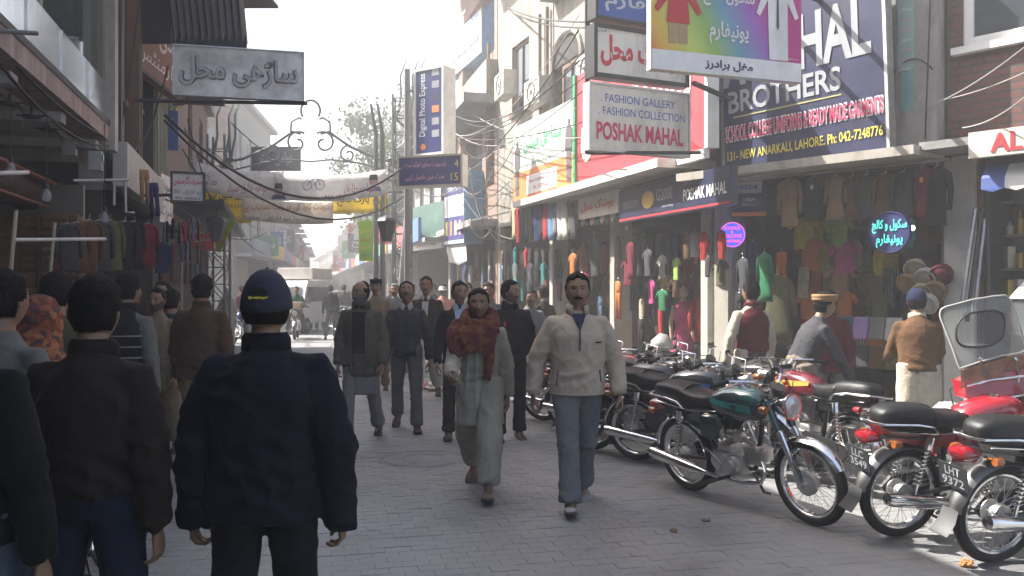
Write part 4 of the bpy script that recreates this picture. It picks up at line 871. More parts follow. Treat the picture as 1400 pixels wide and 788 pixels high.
e, L = banner('election_banner', 'left white election banner with NA-120 and a red Urdu name', P(262, 219, 19.6), P(388, 234, 19.6), .6, wb)
lettering(e, 'خواجہ طارق ضیاء', .25, -.52, .9, .26, t_dred, y=-.06); lettering(e, 'NA-120', -.62, -.4, .34, .1, t_dk, y=-.06, bold=.02)
def bike_icon(e, x, z, s):
    q = MB()
    for sx in (-.5, .5): q.torus((x + sx * s, -.06, z), (0, 1, 0), s * .36, s * .035, n=20, m=4)
    q.tube([(x - .5 * s, -.06, z), (x - .1 * s, -.06, z + .42 * s), (x + .38 * s, -.06, z + .42 * s), (x + .5 * s, -.06, z)], s * .035, n=4); q.tube([(x - .1 * s, -.06, z + .45 * s), (x + .05 * s, -.06, z), (x + .38 * s, -.06, z + .42 * s)], s * .03, n=4)
    q.obj('bicycle_symbol', t_dk, e)
bike_icon(e, -.8, -.3, .22)
def portrait(e, x, z, s):
    q = MB(); q.add([(x + s * .5 * math.cos(t), -.055, z + s * .62 * math.sin(t)) for t in [2 * PI * i / 16 for i in range(16)]] , [tuple(range(16))]); q.obj('printed_face', T('print face', (.4, .25, .2)), e)
    q = MB(); q.add([(x - s * .52, -.058, z + s * .1), (x + s * .52, -.058, z + s * .1), (x + s * .4, -.058, z + s * .7), (x - s * .4, -.058, z + s * .7)], [(0, 1, 2, 3)]); q.obj('printed_hair', t_black, e)
    q = MB(); q.add([(x - s * .9, -.052, z - s * 1.1), (x + s * .9, -.052, z - s * 1.1), (x + s * .7, -.052, z - s * .6), (x - s * .7, -.052, z - s * .6)], [(0, 1, 2, 3)]); q.obj('printed_shoulders', t_dk, e)
e, L = banner('election_banner', 'long white election banner with a bicycle symbol and portraits at both ends', P(374, 237, 19.4), P(530, 231, 18.8), .56, wb, sag=.1)
portrait(e, -L / 2 + .15, -.38, .2); portrait(e, L / 2 - .3, -.25, .2); bike_icon(e, -.35, -.3, .3); lettering(e, 'NA-120', .15, -.58, .45, .11, t_dk, y=-.06, bold=.02); lettering(e, 'خواجہ طارق', .72, -.42, .7, .26, t_dred, y=-.06)
e, L = banner('credit_banner', 'cream banner with orange Urdu line about credit cards hung below the election banner', P(330, 270, 19.2), P(456, 276, 19.2), .48, cb, sag=.05)
lettering(e, 'کریڈٹ کارڈ کی سہولت دستیاب ہے', 0, -.17, L * .93, .22, T('rust text', (.55, .2, .06)), y=-.06, bold=.015); lettering(e, 'عباس روڈ نیو انارکلی', .1, -.42, L * .6, .12, t_dk, y=-.06); lettering(e, '5162244', -L * .38, -.42, L * .16, .08, t_dk, y=-.06)
e, L = banner('yellow_banner', 'left yellow banner of dense black Urdu behind the cream banner', P(263, 256, 20.8), P(345, 259, 20.8), .8, yb_, sag=.02); lettering(e, 'سیل سیل نیو کالج', 0, -.2, L * .9, .26, t_black, y=-.06, bold=.03); lettering(e, '7258112 7251101', 0, -.43, L * .8, .08, t_black, y=-.06)
e, L = banner('yellow_banner', 'right yellow banner with black Urdu by the right lattice column', P(454, 264, 20.8), P(530, 260, 20.8), .5, yb_, sag=.02); lettering(e, 'نیو یارک کالج', 0, -.22, L * .8, .28, t_black, y=-.06, bold=.02)
o, w_, h_ = hang_box('dark_board', 'dark board with ghostly Urdu high behind the arch', 344, 201, 411, 234, 24.5, 24.5, .08, T('charcoal board', (.05, .05, .06))); lettering(o, 'عوامی دستر', 0, 0, w_ * .7, h_ * .6, t_silver, y=-.05)
gb = T('banner green', (.36, .5, .07)); transl(gb)
def pennant(label, pts, Y, m, words, wm):
    q = MB(); vs = [P(x, y, Y) for x, y in pts]; c = sum(vs, Vector()) / len(vs); vs2 = [v - c for v in vs] + [v - c + Vector((0, .012, 0)) for v in vs]; n = len(vs)
    q.add(vs2, [tuple(range(n))[::-1], tuple(range(n, 2 * n))] + [(i, (i + 1) % n, n + (i + 1) % n, n + i) for i in range(n)]); o = q.obj('hanging_banner', m); o.location = c; tag(o, label, 'banner')
    for (b_, x, z, w2, h2, mm) in words: lettering(o, b_, x, z, w2, h2, mm, y=-.02)
    return o
pennant('lime green slanting banner beside the left lamp', [(294, 294), (322, 302), (300, 347), (291, 330)], 16.5, gb, [('سیل', .06, .2, .2, .13, t_yel), ('COLLEGE', .02, -.02, .22, .06, t_red), ('کالج', .0, -.2, .16, .12, t_red)], t_red)
pennant('small red and blue banner left of the lime green one', [(263, 319), (293, 321), (293, 343), (261, 341)], 16.4, T('banner red', (.5, .08, .1)), [('سکول', 0, .05, .28, .1, t_white), ('کالج', -.05, -.1, .2, .07, t_blue)], t_red)
pennant('tall green and yellow striped banner on the twin poles', [(490, 302), (510, 302), (510, 357), (491, 357)], 20.4, gb, [('سیل', 0, .25, .25, .15, t_yel), ('SALE', 0, .02, .26, .09, t_red), ('نیو', 0, -.15, .22, .1, t_yel), ('گارمنٹس', 0, -.32, .28, .12, t_blue)], t_red)
rgs = random.Random(44)
for i in range(18):
    sd = i % 2; Y = 27 + i * 3.1; X = (-2.6 - .225 * (Y - 26) - .9) if sd else (-9.4 - .2 * (Y - 26) + (1.0 if Y > 34 else -.6)); w2 = rgs.uniform(.9, 1.8); h2 = rgs.uniform(.6, 1.7); z = rgs.uniform(3.2, 4.8); c = rgs.choice([(.5, .06, .06), (.06, .12, .4), (.6, .6, .58), (.6, .5, .08), (.08, .3, .15), (.15, .15, .17)])
    q = MB(); q.box(-w2 / 2, w2 / 2, -.08, .08, -h2 / 2, h2 / 2); o = q.obj('hanging_sign', T('far sign %.2f %.2f' % c[:2], c)); o.location = (X, Y, z); tag(o, '%s board jutting over the far %s pavement, %s from the arch' % ({.5: 'red', .06: 'blue', .6: 'pale', .08: 'green', .15: 'dark grey'}[c[0]] if c != (.6, .5, .08) else 'yellow', 'right' if sd else 'left', ['first', 'second', 'third', 'fourth', 'fifth', 'sixth', 'seventh', 'eighth', 'ninth'][i // 2]), 'sign')
    lettering(o, rgs.choice(['سیل', 'گارمنٹس', 'کالج', 'سوٹ']), 0, 0, w2 * .75, h2 * .45, t_white if c[0] != .6 else t_navy, y=-.085)
# lantern-shaped street lamps
for (px, lab) in ((318 - 22, 'left'), (529, 'right')):
    p = P(px, 315, 15.6); e = empty('street_lantern', p); e.scale = (.78,) * 3; tag(e, 'dark tapered lantern hanging on the %s side under the arch' % lab, 'lamp'); q = MB(); q.tube([(0, 0, -.26), (0, 0, .2), (0, 0, .27)], [.11, .24, .2], n=6); q.obj('lamp_body', paint('lamp dark', (.05, .05, .055)), e)
    q = MB(); q.tube([(0, 0, .27), (0, 0, .34)], [.2, .03], n=6); q.obj('cap', blackm, e); q = MB(); q.tube([(0, 0, .3), (0, 0, .7)], .012, n=5); q.obj('hanger', blackm, e)
for (px, lab) in ((514, 'left'), (523, 'right')):
    a = P(px, 400, 20.6); q = MB(); q.tube([(a.x, a.y, 0), (a.x, a.y, 5.2), (a.x - .12, a.y, 5.9)], [.07, .05, .03], n=8); tag(q.obj('iron_pole', paint('pole dark', (.1, .11, .11))), '%s one of the twin thin poles behind the walking men' % lab, 'pole')
a = P(541, 300, 17.4); q = MB(); q.tube([(a.x - .02, a.y, 0), (a.x + .3, a.y, 4.1)], [.06, .045], n=8); tag(q.obj('leaning_pole', paint('pole pale', (.35, .35, .34))), 'pale pole leaning right beside the lattice column', 'pole')

# tree beyond the arch on the right, another far left
def tree(name, label, base, h, cr, seed, nl=8000, col=(.07, .1, .035)):
    rg = random.Random(seed); e = empty(name, base); tag(e, label, 'tree')
    bark = mat('bark', (.12, .09, .07), rough=.95, bump=.8); tr = MB(); tr.tube([(0, 0, 0), (.1, 0, h * .3), (-.05, .1, h * .55), (.1, 0, h * .8)], [.28, .2, .13, .04], n=8)
    tips = []
    for i in range(11):
        a = rg.uniform(0, 2 * PI); z0 = h * rg.uniform(.3, .6); l = cr * rg.uniform(.5, .95); p1 = Vector((math.cos(a) * l * .5, math.sin(a) * l * .5, z0 + h * .15)); p2 = Vector((math.cos(a) * l, math.sin(a) * l, z0 + h * rg.uniform(.2, .4)))
        tr.tube([(0, 0, z0), p1, p2], [.09, .05, .02], n=5); tips += [p2, p1 * .6 + p2 * .4]
    tr.obj('trunk', bark, e, smooth=True)
    lf = MB(); clumps = [(t + Vector((rg.gauss(0, .4), rg.gauss(0, .4), rg.gauss(0, .4))), rg.uniform(.5, 1.1)) for t in tips for _ in range(3)]
    for i in range(nl):
        c, r = rg.choice(clumps); d = Vector((rg.gauss(0, 1), rg.gauss(0, 1), rg.gauss(0, .8))) * r * .45; p = c + d; s_ = rg.uniform(.07, .14)
        u = Vector((rg.gauss(0, 1), rg.gauss(0, 1), rg.gauss(0, 1))).normalized(); v = u.orthogonal().normalized(); lf.add([p - u * s_, p + v * s_ * .5, p + u * s_, p - v * s_ * .5], [(0, 1, 2, 3)])
    lfm = mat('leaves %d' % seed, col, rough=.7, var=.5, nscale=1.2); transl(lfm, .3); lf.obj('crown', lfm, e)
tree('street_tree', 'hazy leafy tree rising behind the right lattice column', (-4.6, 35.5, 0), 9.0, 2.6, 5)
tree('street_tree', 'faint tree far beyond on the right side of the street', (-9.5, 75, 0), 11, 3.5, 6, 4200)
q = MB(); rg = random.Random(2); c = P(235, 133, 14.4)
for i in range(160): d = Vector((rg.gauss(0, .1), rg.gauss(0, .1), rg.gauss(0, .1))); s_ = .04; u = Vector((rg.gauss(0, 1), rg.gauss(0, 1), rg.gauss(0, 1))).normalized(); v = u.orthogonal().normalized(); q.add([d - u * s_, d + v * s_ * .5, d + u * s_, d - v * s_ * .5], [(0, 1, 2, 3)])
o = q.obj('foliage', mat('yellow leaves', (.5, .5, .05), rough=.7)); 
e = empty('wall_plant', c); tag(e, 'small yellow green plant sprouting below the large grey Urdu sign', 'plant'); o.parent = e
q = MB(); q.tube([(-.3, 0, -.1), (-.1, 0, -.05), (0, 0, 0)], .012, n=5); q.obj('stem', mat('bark', (.12, .09, .07)), e)

# ------------------------------------------------------------------ cables
cabm = mat('cable rubber', (.02, .02, .02), rough=.6); cabw = mat('cable grey', (.35, .34, .32), rough=.6)
def cable(a, b_, sag, label, r=.012, m=None, n=14, name='cable'):
    a, b_ = Vector(a), Vector(b_); q = MB(); q.tube([a.lerp(b_, i / n) - Vector((0, 0, sag * 4 * (i / n) * (1 - i / n))) for i in range(n + 1)], r, n=5); tag(q.obj(name, m or cabm, smooth=True), label, 'cable'); 
cable(P(225, 157, 12.3), P(560, 222, 15.9), .9, 'thick black cable sweeping from the left wall to the navy numeral sign', .022)
cable(P(225, 165, 12.3), P(575, 250, 18), 1.05, 'second thick cable running just below the first from the left wall', .018)
cable(P(316, 168, 18), P(400, 230, 22), .1, 'short cable slanting down to the dark board', .012)
cable(P(150, 190, 9.6), P(0, 66, 5.95), .08, 'black cable bundle draped along the stone fascia, upper strand', .012); cable(P(153, 200, 9.7), P(0, 88, 5.95), .16, 'black cable bundle draped along the stone fascia, lower strand', .012)
cable(P(152, 200, 9.7), P(230, 90, 12.4), .5, 'loose cable rising from the overhang corner to the tilted board', .012); cable(P(155, 205, 9.7), P(190, 0, 11), .3, 'cable rising steeply past the olive panels', .01)
rg = random.Random(9)
sp = [(617, 170), (622, 186), (628, 205), (640, 222), (612, 240)]
for i in range(9):
    a = P(rg.uniform(612, 640), rg.uniform(150, 245), 20.5); b_ = P(800 + rg.uniform(-10, 5), 20 + i * 21, 11.5); cable(a, b_, rg.uniform(.15, .5), '%s wire from the top in the fan between far pole and Poshak signs' % ['first', 'second', 'third', 'fourth', 'fifth', 'sixth', 'seventh', 'eighth', 'ninth'][i], rg.choice((.007, .009, .012)), rg.choice((cabm, cabw)))
for i, (p, q_) in enumerate((((548, 245), (640, 240)), ((520, 268), (560, 330)), ((633, 240), (705, 300)), ((640, 235), (690, 330)), ((600, 130), (660, 215)))):
    cable(P(*p, 17), P(*q_, 19), .4, ['pale wire looping behind the numeral sign', 'pale wire hooking down below the numeral sign', 'grey wire dropping toward the hanging coats', 'dark wire dropping past the blue edged sign', 'wire crossing behind the Digital Photo sign'][i], .01, cabw)
cable(P(690, 8, 19), P(810, 30, 9.8), .1, 'topmost pair wire at the photo top edge, upper one', .014); cable(P(700, 16, 19), P(810, 38, 9.8), .1, 'topmost pair wire at the photo top edge, lower one', .014)
wm_ = cabm
cable(P(1316, 175, 8.2), P(1410, 125, 7.2), .06, 'pale wire looping in front of the brick wall above the AL board', .006, cabw); cable(P(1260, 150, 8.7), P(1400, 65, 7.4), .05, 'pale wire rising across the brick wall to the window', .006, cabw); cable(P(1270, 140, 8.7), P(1410, 95, 7.4), .04, 'thin wire crossing the brick wall', .005, cabw)
cable(P(1222, 100, 8.9), P(1275, 95, 8.5), -.12, 'arched black cable on the concrete pilaster', .009); cable(P(1265, 190, 8.6), P(1272, 0, 8.5), .0, 'vertical black cable down the concrete pilaster', .009)
cable(P(793, 275, 14.2), P(903, 285, 12), .12, 'white wire drooping below the red fascia', .007, mat('cable white', (.6, .6, .58), rough=.6))
cable(P(856, 255, 12.5), P(856, 312, 12.5), 0, 'bulb cord dropping across the navy board', .004, cabw)
# ------------------------------------------------------------------ people
SKIN = [(.25, .145, .09), (.2, .115, .072), (.3, .18, .115)]
skinm = mat('skin', (.3, .17, .11), rough=.55, var=.08, nscale=20, bump=.12, bscale=90, attr='Col')
hairm = mat('hair', (.007, .006, .005), rough=.75, spec=.15, var=.4, nscale=60, bump=.8, bscale=120, stretch=(1, 1, .3)); greyhair = mat('hair grey', (.16, .155, .15), rough=.8, var=.4, nscale=60, bump=.8, bscale=120)
shoem = mat('shoe black', (.02, .018, .016), rough=.4, var=.2); solem = mat('sole', (.05, .045, .04), rough=.8); shoegrey = mat('shoe grey', (.3, .3, .3), rough=.6); shoebr = mat('sandal', (.12, .08, .06), rough=.6)
def v3(*a): return Vector(a)
def gauss(x, s): return math.exp(-(x / s) ** 2)
def head_mesh(skin, beard=0, mous=0, beardcol=(.03, .025, .02), nu=64, nv=50, jaw=1.0, brow=True, hair_line=.074, bald=0.0):
    """returns verts, faces, cols, hair verts, faces; origin at head centre, face towards +Y"""
    vs, cs, hm_ = [], [], []
    lip = (skin[0] * .82, skin[1] * .68, skin[2] * .68)
    for i in range(nv + 1):
        t = PI * (i / nv); t = min(max(t, .02), PI - .02)
        for j in range(nu):
            a = 2 * PI * j / nu
            # concentrate columns on the face (front = +Y at a = pi/2)
            a = a - .38 * math.sin(a - PI / 2) if True else a
            dx, dy, dz = math.cos(a) * math.sin(t), math.sin(a) * math.sin(t), math.cos(t)
            x, y, z = dx * .076, dy * .097, dz * .118
            s = max(0, -z / .118)
            x *= 1 - .26 * s ** 1.6 / jaw
            if y < 0: y *= 1 - .42 * s ** 1.2
            else: y = y * (1 - .06 * s)
            if z > 0: x *= 1 + .05 * math.sin(z / .118 * PI); 
            fr = max(0, dy) ** .6 if dy > 0 else 0
            if fr > 0:
                y = min(y, .088 + (y - .088) * .3)
                y += fr * (.018 * gauss(x, .0085 + .007 * max(0, min(1, (.03 - z) / .06))) * (gauss(z + .026, .015) + .62 * gauss(z + .004, .018) + .22 * gauss(z - .018, .014)))
                y += fr * .006 * gauss(z - .034, .011) * gauss(abs(x) - .026, .022)
                y -= fr * .011 * gauss(abs(x) - .030, .014) * gauss(z - .014, .011)
                y += fr * .005 * gauss(abs(x) - .030, .009) * gauss(z - .013, .007)
                y += fr * .005 * gauss(abs(x) - .043, .016) * gauss(z + .018, .018)
                y += fr * .007 * gauss(x, .026) * (gauss(z + .052, .006) + gauss(z + .066, .007))
                y -= fr * .005 * gauss(x, .024) * gauss(z + .059, .003)
                y += fr * .010 * gauss(x, .022) * gauss(z + .098, .016)
                y -= fr * .004 * gauss(z + .08, .007) * gauss(x, .02)
                y += fr * .003 * gauss(abs(x) - .012, .006) * gauss(z + .034, .006)
            c = list(skin)
            k = 1 + .06 * noise.noise(Vector((x * 40, y * 40, z * 40))); c = [q * k for q in c]
            if dy > .2:
                ex = abs(x) - .031; ez = z - .012
                if (ex / .0135) ** 2 + (ez / .0058) ** 2 < 1: c = [.3, .27, .25]
                if (ex / .0065) ** 2 + ((ez - .0005) / .0058) ** 2 < 1: c = [.02, .012, .01]
                if (ex / .016) ** 2 + ((ez - .0065) / .003) ** 2 < 1: c = [.03, .02, .015]
                if brow and abs(z - .0325 - .003 * (1 - abs(ex) / .02)) < .0042 and abs(ex) < .019: c = [.025, .018, .014]
                if abs(x) < .024 * (1 - abs(z + .059) / .02) and abs(z + .059) < .013: c = list(lip)
                if abs(z + .059) < .0016 and abs(x) < .021: c = [.13, .06, .05]
                if mous and abs(x) < .031 - max(0, -.042 - z) * .2 and -.0525 - abs(x) * .25 < z < -.038 - abs(x) * .22: c = list(beardcol); y += .0045
            st = False
            if beard:
                inb = (z < -.036 and dy > -.35 and abs(x) > .026) or (z < -.068 and dy > -.1) or (abs(x) > .052 and z < .0 and dy > -.15 and dy < .62)
                if inb:
                    m_ = min(1, beard); c = [c[q] * (1 - m_) + beardcol[q] * m_ for q in range(3)]
                    if beard > 1: e_ = (beard - 1) * .02 * (.8 + .5 * noise.noise(Vector((x * 60, y * 60, z * 60)))); y += e_ * fr; z -= e_ * s * 1.2; x *= 1 + e_ * 2
            vs.append(v3(x, y, z)); cs.append(tuple(c))
            # hair coverage
            line = hair_line - .0 if dy > .35 else (-.002 if dy > -.15 else -.066)
            if dy > .35: line = hair_line + .012 * (abs(x) < .02) - .3 * max(0, abs(x) - .045)
            elif dy > .05: line = -.012 + (dy - .05) * .15
            hm_.append(z > line and not (bald and z > .045 and dy > -.5 + (1 - bald)))
    fs = []
    for i in range(nv):
        for j in range(nu): k = (j + 1) % nu; fs.append((i * nu + j, (i + 1) * nu + j, (i + 1) * nu + k, i * nu + k))
    # ears
    o = len(vs)
    for sx in (-1, 1):
        b = MB(); rings = []
        for q in range(7):
            u = q / 6; rr = .5 + .5 * math.sin(PI * min(1, u * 1.05)); zz = -.028 + .058 * u; w_ = .013 * math.sin(PI * (.12 + .8 * u)) + .002
            rings.append([v3(sx * (.066 + .008 + .006 * math.cos(p_) + .004 * u), -.004 - .004 * u + w_ * math.sin(p_), zz) for p_ in [2 * PI * g / 8 for g in range(8)]])
        b.loft(rings); o = len(vs); vs += [Vector(p_) for p_ in b.v]; cs += [tuple(q * .92 for q in skin)] * len(b.v); fs += [tuple(g + o for g in f) for f in b.f]
    # hair shell
    hv, hf, idx = [], [], {}
    for i in range(nv):
        for j in range(nu):
            k = (j + 1) % nu; q = (i * nu + j, (i + 1) * nu + j, (i + 1) * nu + k, i * nu + k)
            if all(hm_[g] for g in q):
                for g in q:
                    if g not in idx:
                        p_ = vs[g]; nn = p_.normalized(); th = .009 + .006 * noise.noise(p_ * 30) + .004 * noise.noise(p_ * 90) + (.006 if p_.z > .05 else 0)
                        edge = 1.0
                        idx[g] = len(hv); hv.append(p_ + nn * th)
                hf.append(tuple(idx[g] for g in q))
    # close rim down to the skin
    from collections import Counter
    ec = Counter(); inv = {v: k for k, v in idx.items()}
    for f in hf:
        for a_, b_ in zip(f, f[1:] + f[:1]): ec[(min(a_, b_), max(a_, b_))] += 1
    for f in list(hf):
        for a_, b_ in zip(f, f[1:] + f[:1]):
            if ec[(min(a_, b_), max(a_, b_))] == 1:
                n0 = len(hv); hv += [vs[inv[a_]] * .985, vs[inv[b_]] * .985]; hf.append((b_, a_, n0, n0 + 1))
    return vs, fs, cs, hv, hf
HEADC = {}
JOBS = []
def remesh_job(mb, name, m, parent, vox, smooth=4, wr=None, sub=None):
    me = mb.mesh(name, m); o = link(name, me, parent)
    r = o.modifiers.new('r', 'REMESH'); r.mode = 'VOXEL'; r.voxel_size = vox; r.adaptivity = 0.0; r.use_smooth_shade = True
    s = o.modifiers.new('s', 'SMOOTH'); s.iterations = smooth; s.factor = .5
    JOBS.append((o, wr, m)); return o
def run_jobs():
    bpy.context.view_layer.update(); dg = bpy.context.evaluated_depsgraph_get()
    res = []
    for o, wr, m in JOBS: res.append(D.meshes.new_from_object(o.evaluated_get(dg)))
    for (o, wr, m), me in zip(JOBS, res):
        nm = o.data.name; old = o.data; o.modifiers.clear(); o.data = me; D.meshes.remove(old); me.name = nm
        me.materials.clear(); me.materials.append(m)
        if wr is not None: wr(me)
        me.polygons.foreach_set('use_smooth', [True] * len(me.polygons))
    JOBS.clear()
def wrinkle(amp=.006, kind='mix', freq=1.0, seed=0, joints=()):
    def f(me):
        n = len(me.vertices); co = np.empty(n * 3); me.vertices.foreach_get('co', co); co = co.reshape(-1, 3); no = np.empty(n * 3); me.vertices.foreach_get('normal', no); no = no.reshape(-1, 3)
        d = np.zeros(n); nn = noise.noise
        if kind == 'vert': sc = (9, 9, 1.3)
        elif kind == 'horiz': sc = (4, 4, 15)
        else: sc = (6, 6, 6)
        for i in range(n):
            x, y, z = co[i]; wq = nn(Vector((x * 2.5, y * 2.5, z * 2.5 + seed))) * .35
            a = nn(Vector((x * sc[0] * freq + wq, y * sc[1] * freq + seed, (z + x * .35) * sc[2] * freq + wq)))
            b_ = nn(Vector((x * 11 + seed, y * 11, (z - x * .5 + y * .4) * 11)))
            a2 = nn(Vector((x * sc[0] * 1.9 * freq + seed, y * sc[1] * 1.9 * freq, (z - x * .4) * sc[2] * 1.7 * freq))); v = max(0, 1 - abs(a) * 3.4) ** 1.6 * .8 + max(0, 1 - abs(a2) * 3.6) ** 1.4 * .5 + b_ * .35
            w_ = 1.0
            for (jx, jy, jz, jr) in joints:
                dd = ((x - jx) ** 2 + (y - jy) ** 2 + (z - jz) ** 2) / (jr * jr)
                if dd < 4: w_ += 1.3 * math.exp(-dd); v += .35 * math.exp(-dd) * math.sin((z * .8 + x * .3 + y * .5) * 95 + 3 * a)
            d[i] = v * amp * w_
        co += no * d[:, None]; me.vertices.foreach_set('co', co.ravel()); me.update()
    return f
# hand template: wrist at origin, fingers towards -Z, palm facing -X (for the right hand, at the person's side), thumb towards +Y
HT = {}
def hand_template(curl):
    if curl in HT: return HT[curl]
    b = MB()
    b.tube([(0, 0, .03), (0, 0, 0), (0, .002, -.035), (0, .002, -.075), (0, 0, -.092)], [(.018, .023), (.017, .026), (.0155, .038), (.0135, .041), (.010, .036)], n=12, up=(1, 0, 0))
    for k, (y, l, r) in enumerate(((.030, .072, .0088), (.010, .080, .0092), (-.011, .075, .0088), (-.030, .058, .0078))):
        p = v3(0, y, -.082); a = R(8 + curl * 22 + k * 5 * curl); pts = [p + v3(0, 0, .02), p]; rs = [r, r]
        for s_, frac in enumerate((.45, .3, .25)):
            d = v3(-math.sin(a), y * .8 * (1 - curl * .4), -math.cos(a)).normalized(); p = p + d * l * frac; pts.append(p); rs.append(r * (1 - .1 * (s_ + 1))); a += R(12 + 34 * curl)
        pts.append(p + d * r * .4); rs.append(r * .45); b.tube(pts, rs, n=8)
    p0 = v3(-.006, .028, -.02); pts = [p0, p0 + v3(-.012, .024, -.028), p0 + v3(-.022 - .01 * curl, .032, -.052), p0 + v3(-.028 - .018 * curl, .03 - .004 * curl, -.078), p0 + v3(-.03 - .022 * curl, .029, -.085)]
    b.tube(pts, [.013, .0125, .0105, .009, .004], n=8)
    me = b.mesh('t'); o = link('t', me); r = o.modifiers.new('r', 'REMESH'); r.mode = 'VOXEL'; r.voxel_size = .0045; s = o.modifiers.new('s', 'SMOOTH'); s.iterations = 2
    bpy.context.view_layer.update(); m2 = D.meshes.new_from_object(o.evaluated_get(bpy.context.evaluated_depsgraph_get())); D.objects.remove(o)
    HT[curl] = ([v.co.copy() for v in m2.vertices], [tuple(p.vertices) for p in m2.polygons]); return HT[curl]

def person(label, loc, face, h=1.72, skin=0, bulk=1.0, lean=0, headyaw=0, headpitch=0, legs=((8, 5), (-8, 5)), arms=((-5, 12, 10), (5, 12, 10)), legout=3,
           top=None, bottom=None, hair='short', beard=0, mous=0, beardcol=(.03, .025, .02), shoes='black', extras=None, vox=.014, curl=.6, name='person', group=None, sit=None, bald=0, twist=0, zoff=0.0, mid=None, fine=False):
    """top: dict(m, hem, w, collar, sleeve, kind); bottom: dict(m, kind); angles in degrees, legs/arms = (right, left)"""
    S = h / 1.72; e = empty(name, (loc[0], loc[1], 0), R(face)); tag(e, label, 'person', group); sk = SKIN[skin]
    H = {}
    pel = v3(0, 0, .915 * S); ln = R(lean); sp = v3(0, math.sin(ln), math.cos(ln))
    tw = Matrix.Rotation(R(twist), 3, 'Z')
    X = tw @ v3(1, 0, 0)
    neck = pel + sp * .492 * S; shz = neck - sp * .092 * S
    hd = v3(0, math.sin(ln * .55 + R(headpitch) * .3), math.cos(ln * .55 + R(headpitch) * .3)); hc = neck + hd * .142 * S + v3(0, .022 * S, 0)
    J = {}
    for s_, (sw, ab, eb) in zip((1, -1), arms):
        sh = shz + X * s_ * .163 * S * (1 + .3 * (bulk - 1)); a = R(sw) + ln * .3; b_ = R(ab)
        d1 = (tw @ v3(s_ * math.sin(b_), math.sin(a) * math.cos(b_), -math.cos(a) * math.cos(b_))).normalized(); el = sh + d1 * .285 * S
        a2 = a + R(eb); ab2 = b_ * .3 - R(eb) * .12
        d2 = (tw @ v3(s_ * math.sin(ab2), math.sin(a2), -math.cos(a2) * math.cos(ab2))).normalized(); wr = el + d2 * .25 * S
        J[('sh', s_)] = sh; J[('el', s_)] = el; J[('wr', s_)] = wr; J[('d2', s_)] = d2
    for s_, (sw, kn) in zip((1, -1), legs):
        hp = pel + v3(s_ * .088 * S, 0, -.02 * S); a = R(sw); o_ = R(legout)
        kp = hp + v3(s_ * math.sin(o_), math.sin(a), -math.cos(a) * math.cos(o_)).normalized() * .425 * S
        a2 = a - R(kn); an = kp + v3(s_ * math.sin(o_) * .5, math.sin(a2), -math.cos(a2)).normalized() * .415 * S
        J[('hp', s_)] = hp; J[('kn', s_)] = kp; J[('an', s_)] = an; J[('ft', s_)] = a2 + (R(8) if kn > 25 else 0)
    low = min(J[('an', s_)].z for s_ in (1, -1)) - .075 * S
    if sit is not None: low = pel.z - sit
    e.location.z = -low + zoff + .0125
    # --- body (skin) : one mesh
    b = MB(); b.tube([pel + v3(0, 0, -.08 * S), pel, pel + sp * .2 * S, pel + sp * .38 * S, neck - sp * .03 * S, neck], [(.1 * S, .14 * S), (.1 * S, .145 * S), (.09 * S, .13 * S), (.095 * S, .15 * S), (.06, .09), (.05, .055)], n=14, up=(0, 1, 0))
    b.tube([neck - sp * .05, neck + hd * .03, hc - hd * .05], [.062 * S, .055 * S, .052 * S], n=12)
    for s_ in (1, -1):
        sh, el, wr = J[('sh', s_)], J[('el', s_)], J[('wr', s_)]; b.tube([neck - sp * .08 * S, sh, sh.lerp(el, .5), el, el.lerp(wr, .4), wr], [q * S for q in (.04, .048, .042, .036, .036, .025)], n=10)
        hp, kp, an = J[('hp', s_)], J[('kn', s_)], J[('an', s_)]; b.tube([hp + v3(0, 0, .03), hp.lerp(kp, .4), kp, kp.lerp(an, .35), an, an - v3(0, 0, .02)], [q * S for q in (.078, .072, .05, .052, .036, .036)], n=10)
        f_ = v3(0, math.cos(J[('ft', s_)]), math.sin(J[('ft', s_)])); up = v3(0, -f_.z, f_.y)
        b.tube([an - f_ * .05 - up * .045, an - up * .04 + f_ * .03, an - up * .052 + f_ * .1, an - up * .06 + f_ * .165], [(.03, .03), (.035, .034), (.024, .038), (.012, .03)], n=10, up=tuple(up))
    body = remesh_job(b, 'body', skinm, e, .016)
    key = (skin, beard, mous, beardcol, bald, fine)
    if key not in HEADC: HEADC[key] = head_mesh(sk, beard, mous, beardcol, *((84, 66) if fine else (56, 46)), bald=bald)
    vs, fs, cs, hv, hf = HEADC[key]
    M = Matrix.Translation(hc) @ Matrix.Rotation(R(headyaw), 4, 'Z') @ Matrix.Rotation(-R(headpitch) - ln * .4, 4, 'X') @ Matrix.Scale(S * 1.03, 4)
    hands = []
    for s_ in (1, -1):
        d2 = J[('d2', s_)]; hv_, hf_ = hand_template(curl); z = -d2; x = v3(s_, 0, 0); x = (x - z * x.dot(z)).normalized(); y = z.cross(x)
        if s_ < 0: y = -y
        Mh = Matrix((x * 1.0, y, z)).transposed().to_4x4() @ Matrix.Scale(S * 1.02, 4); Mh = Matrix.Translation(J[('wr', s_)] + d2 * .012) @ Mh
        hands.append((Mh, hv_, hf_))
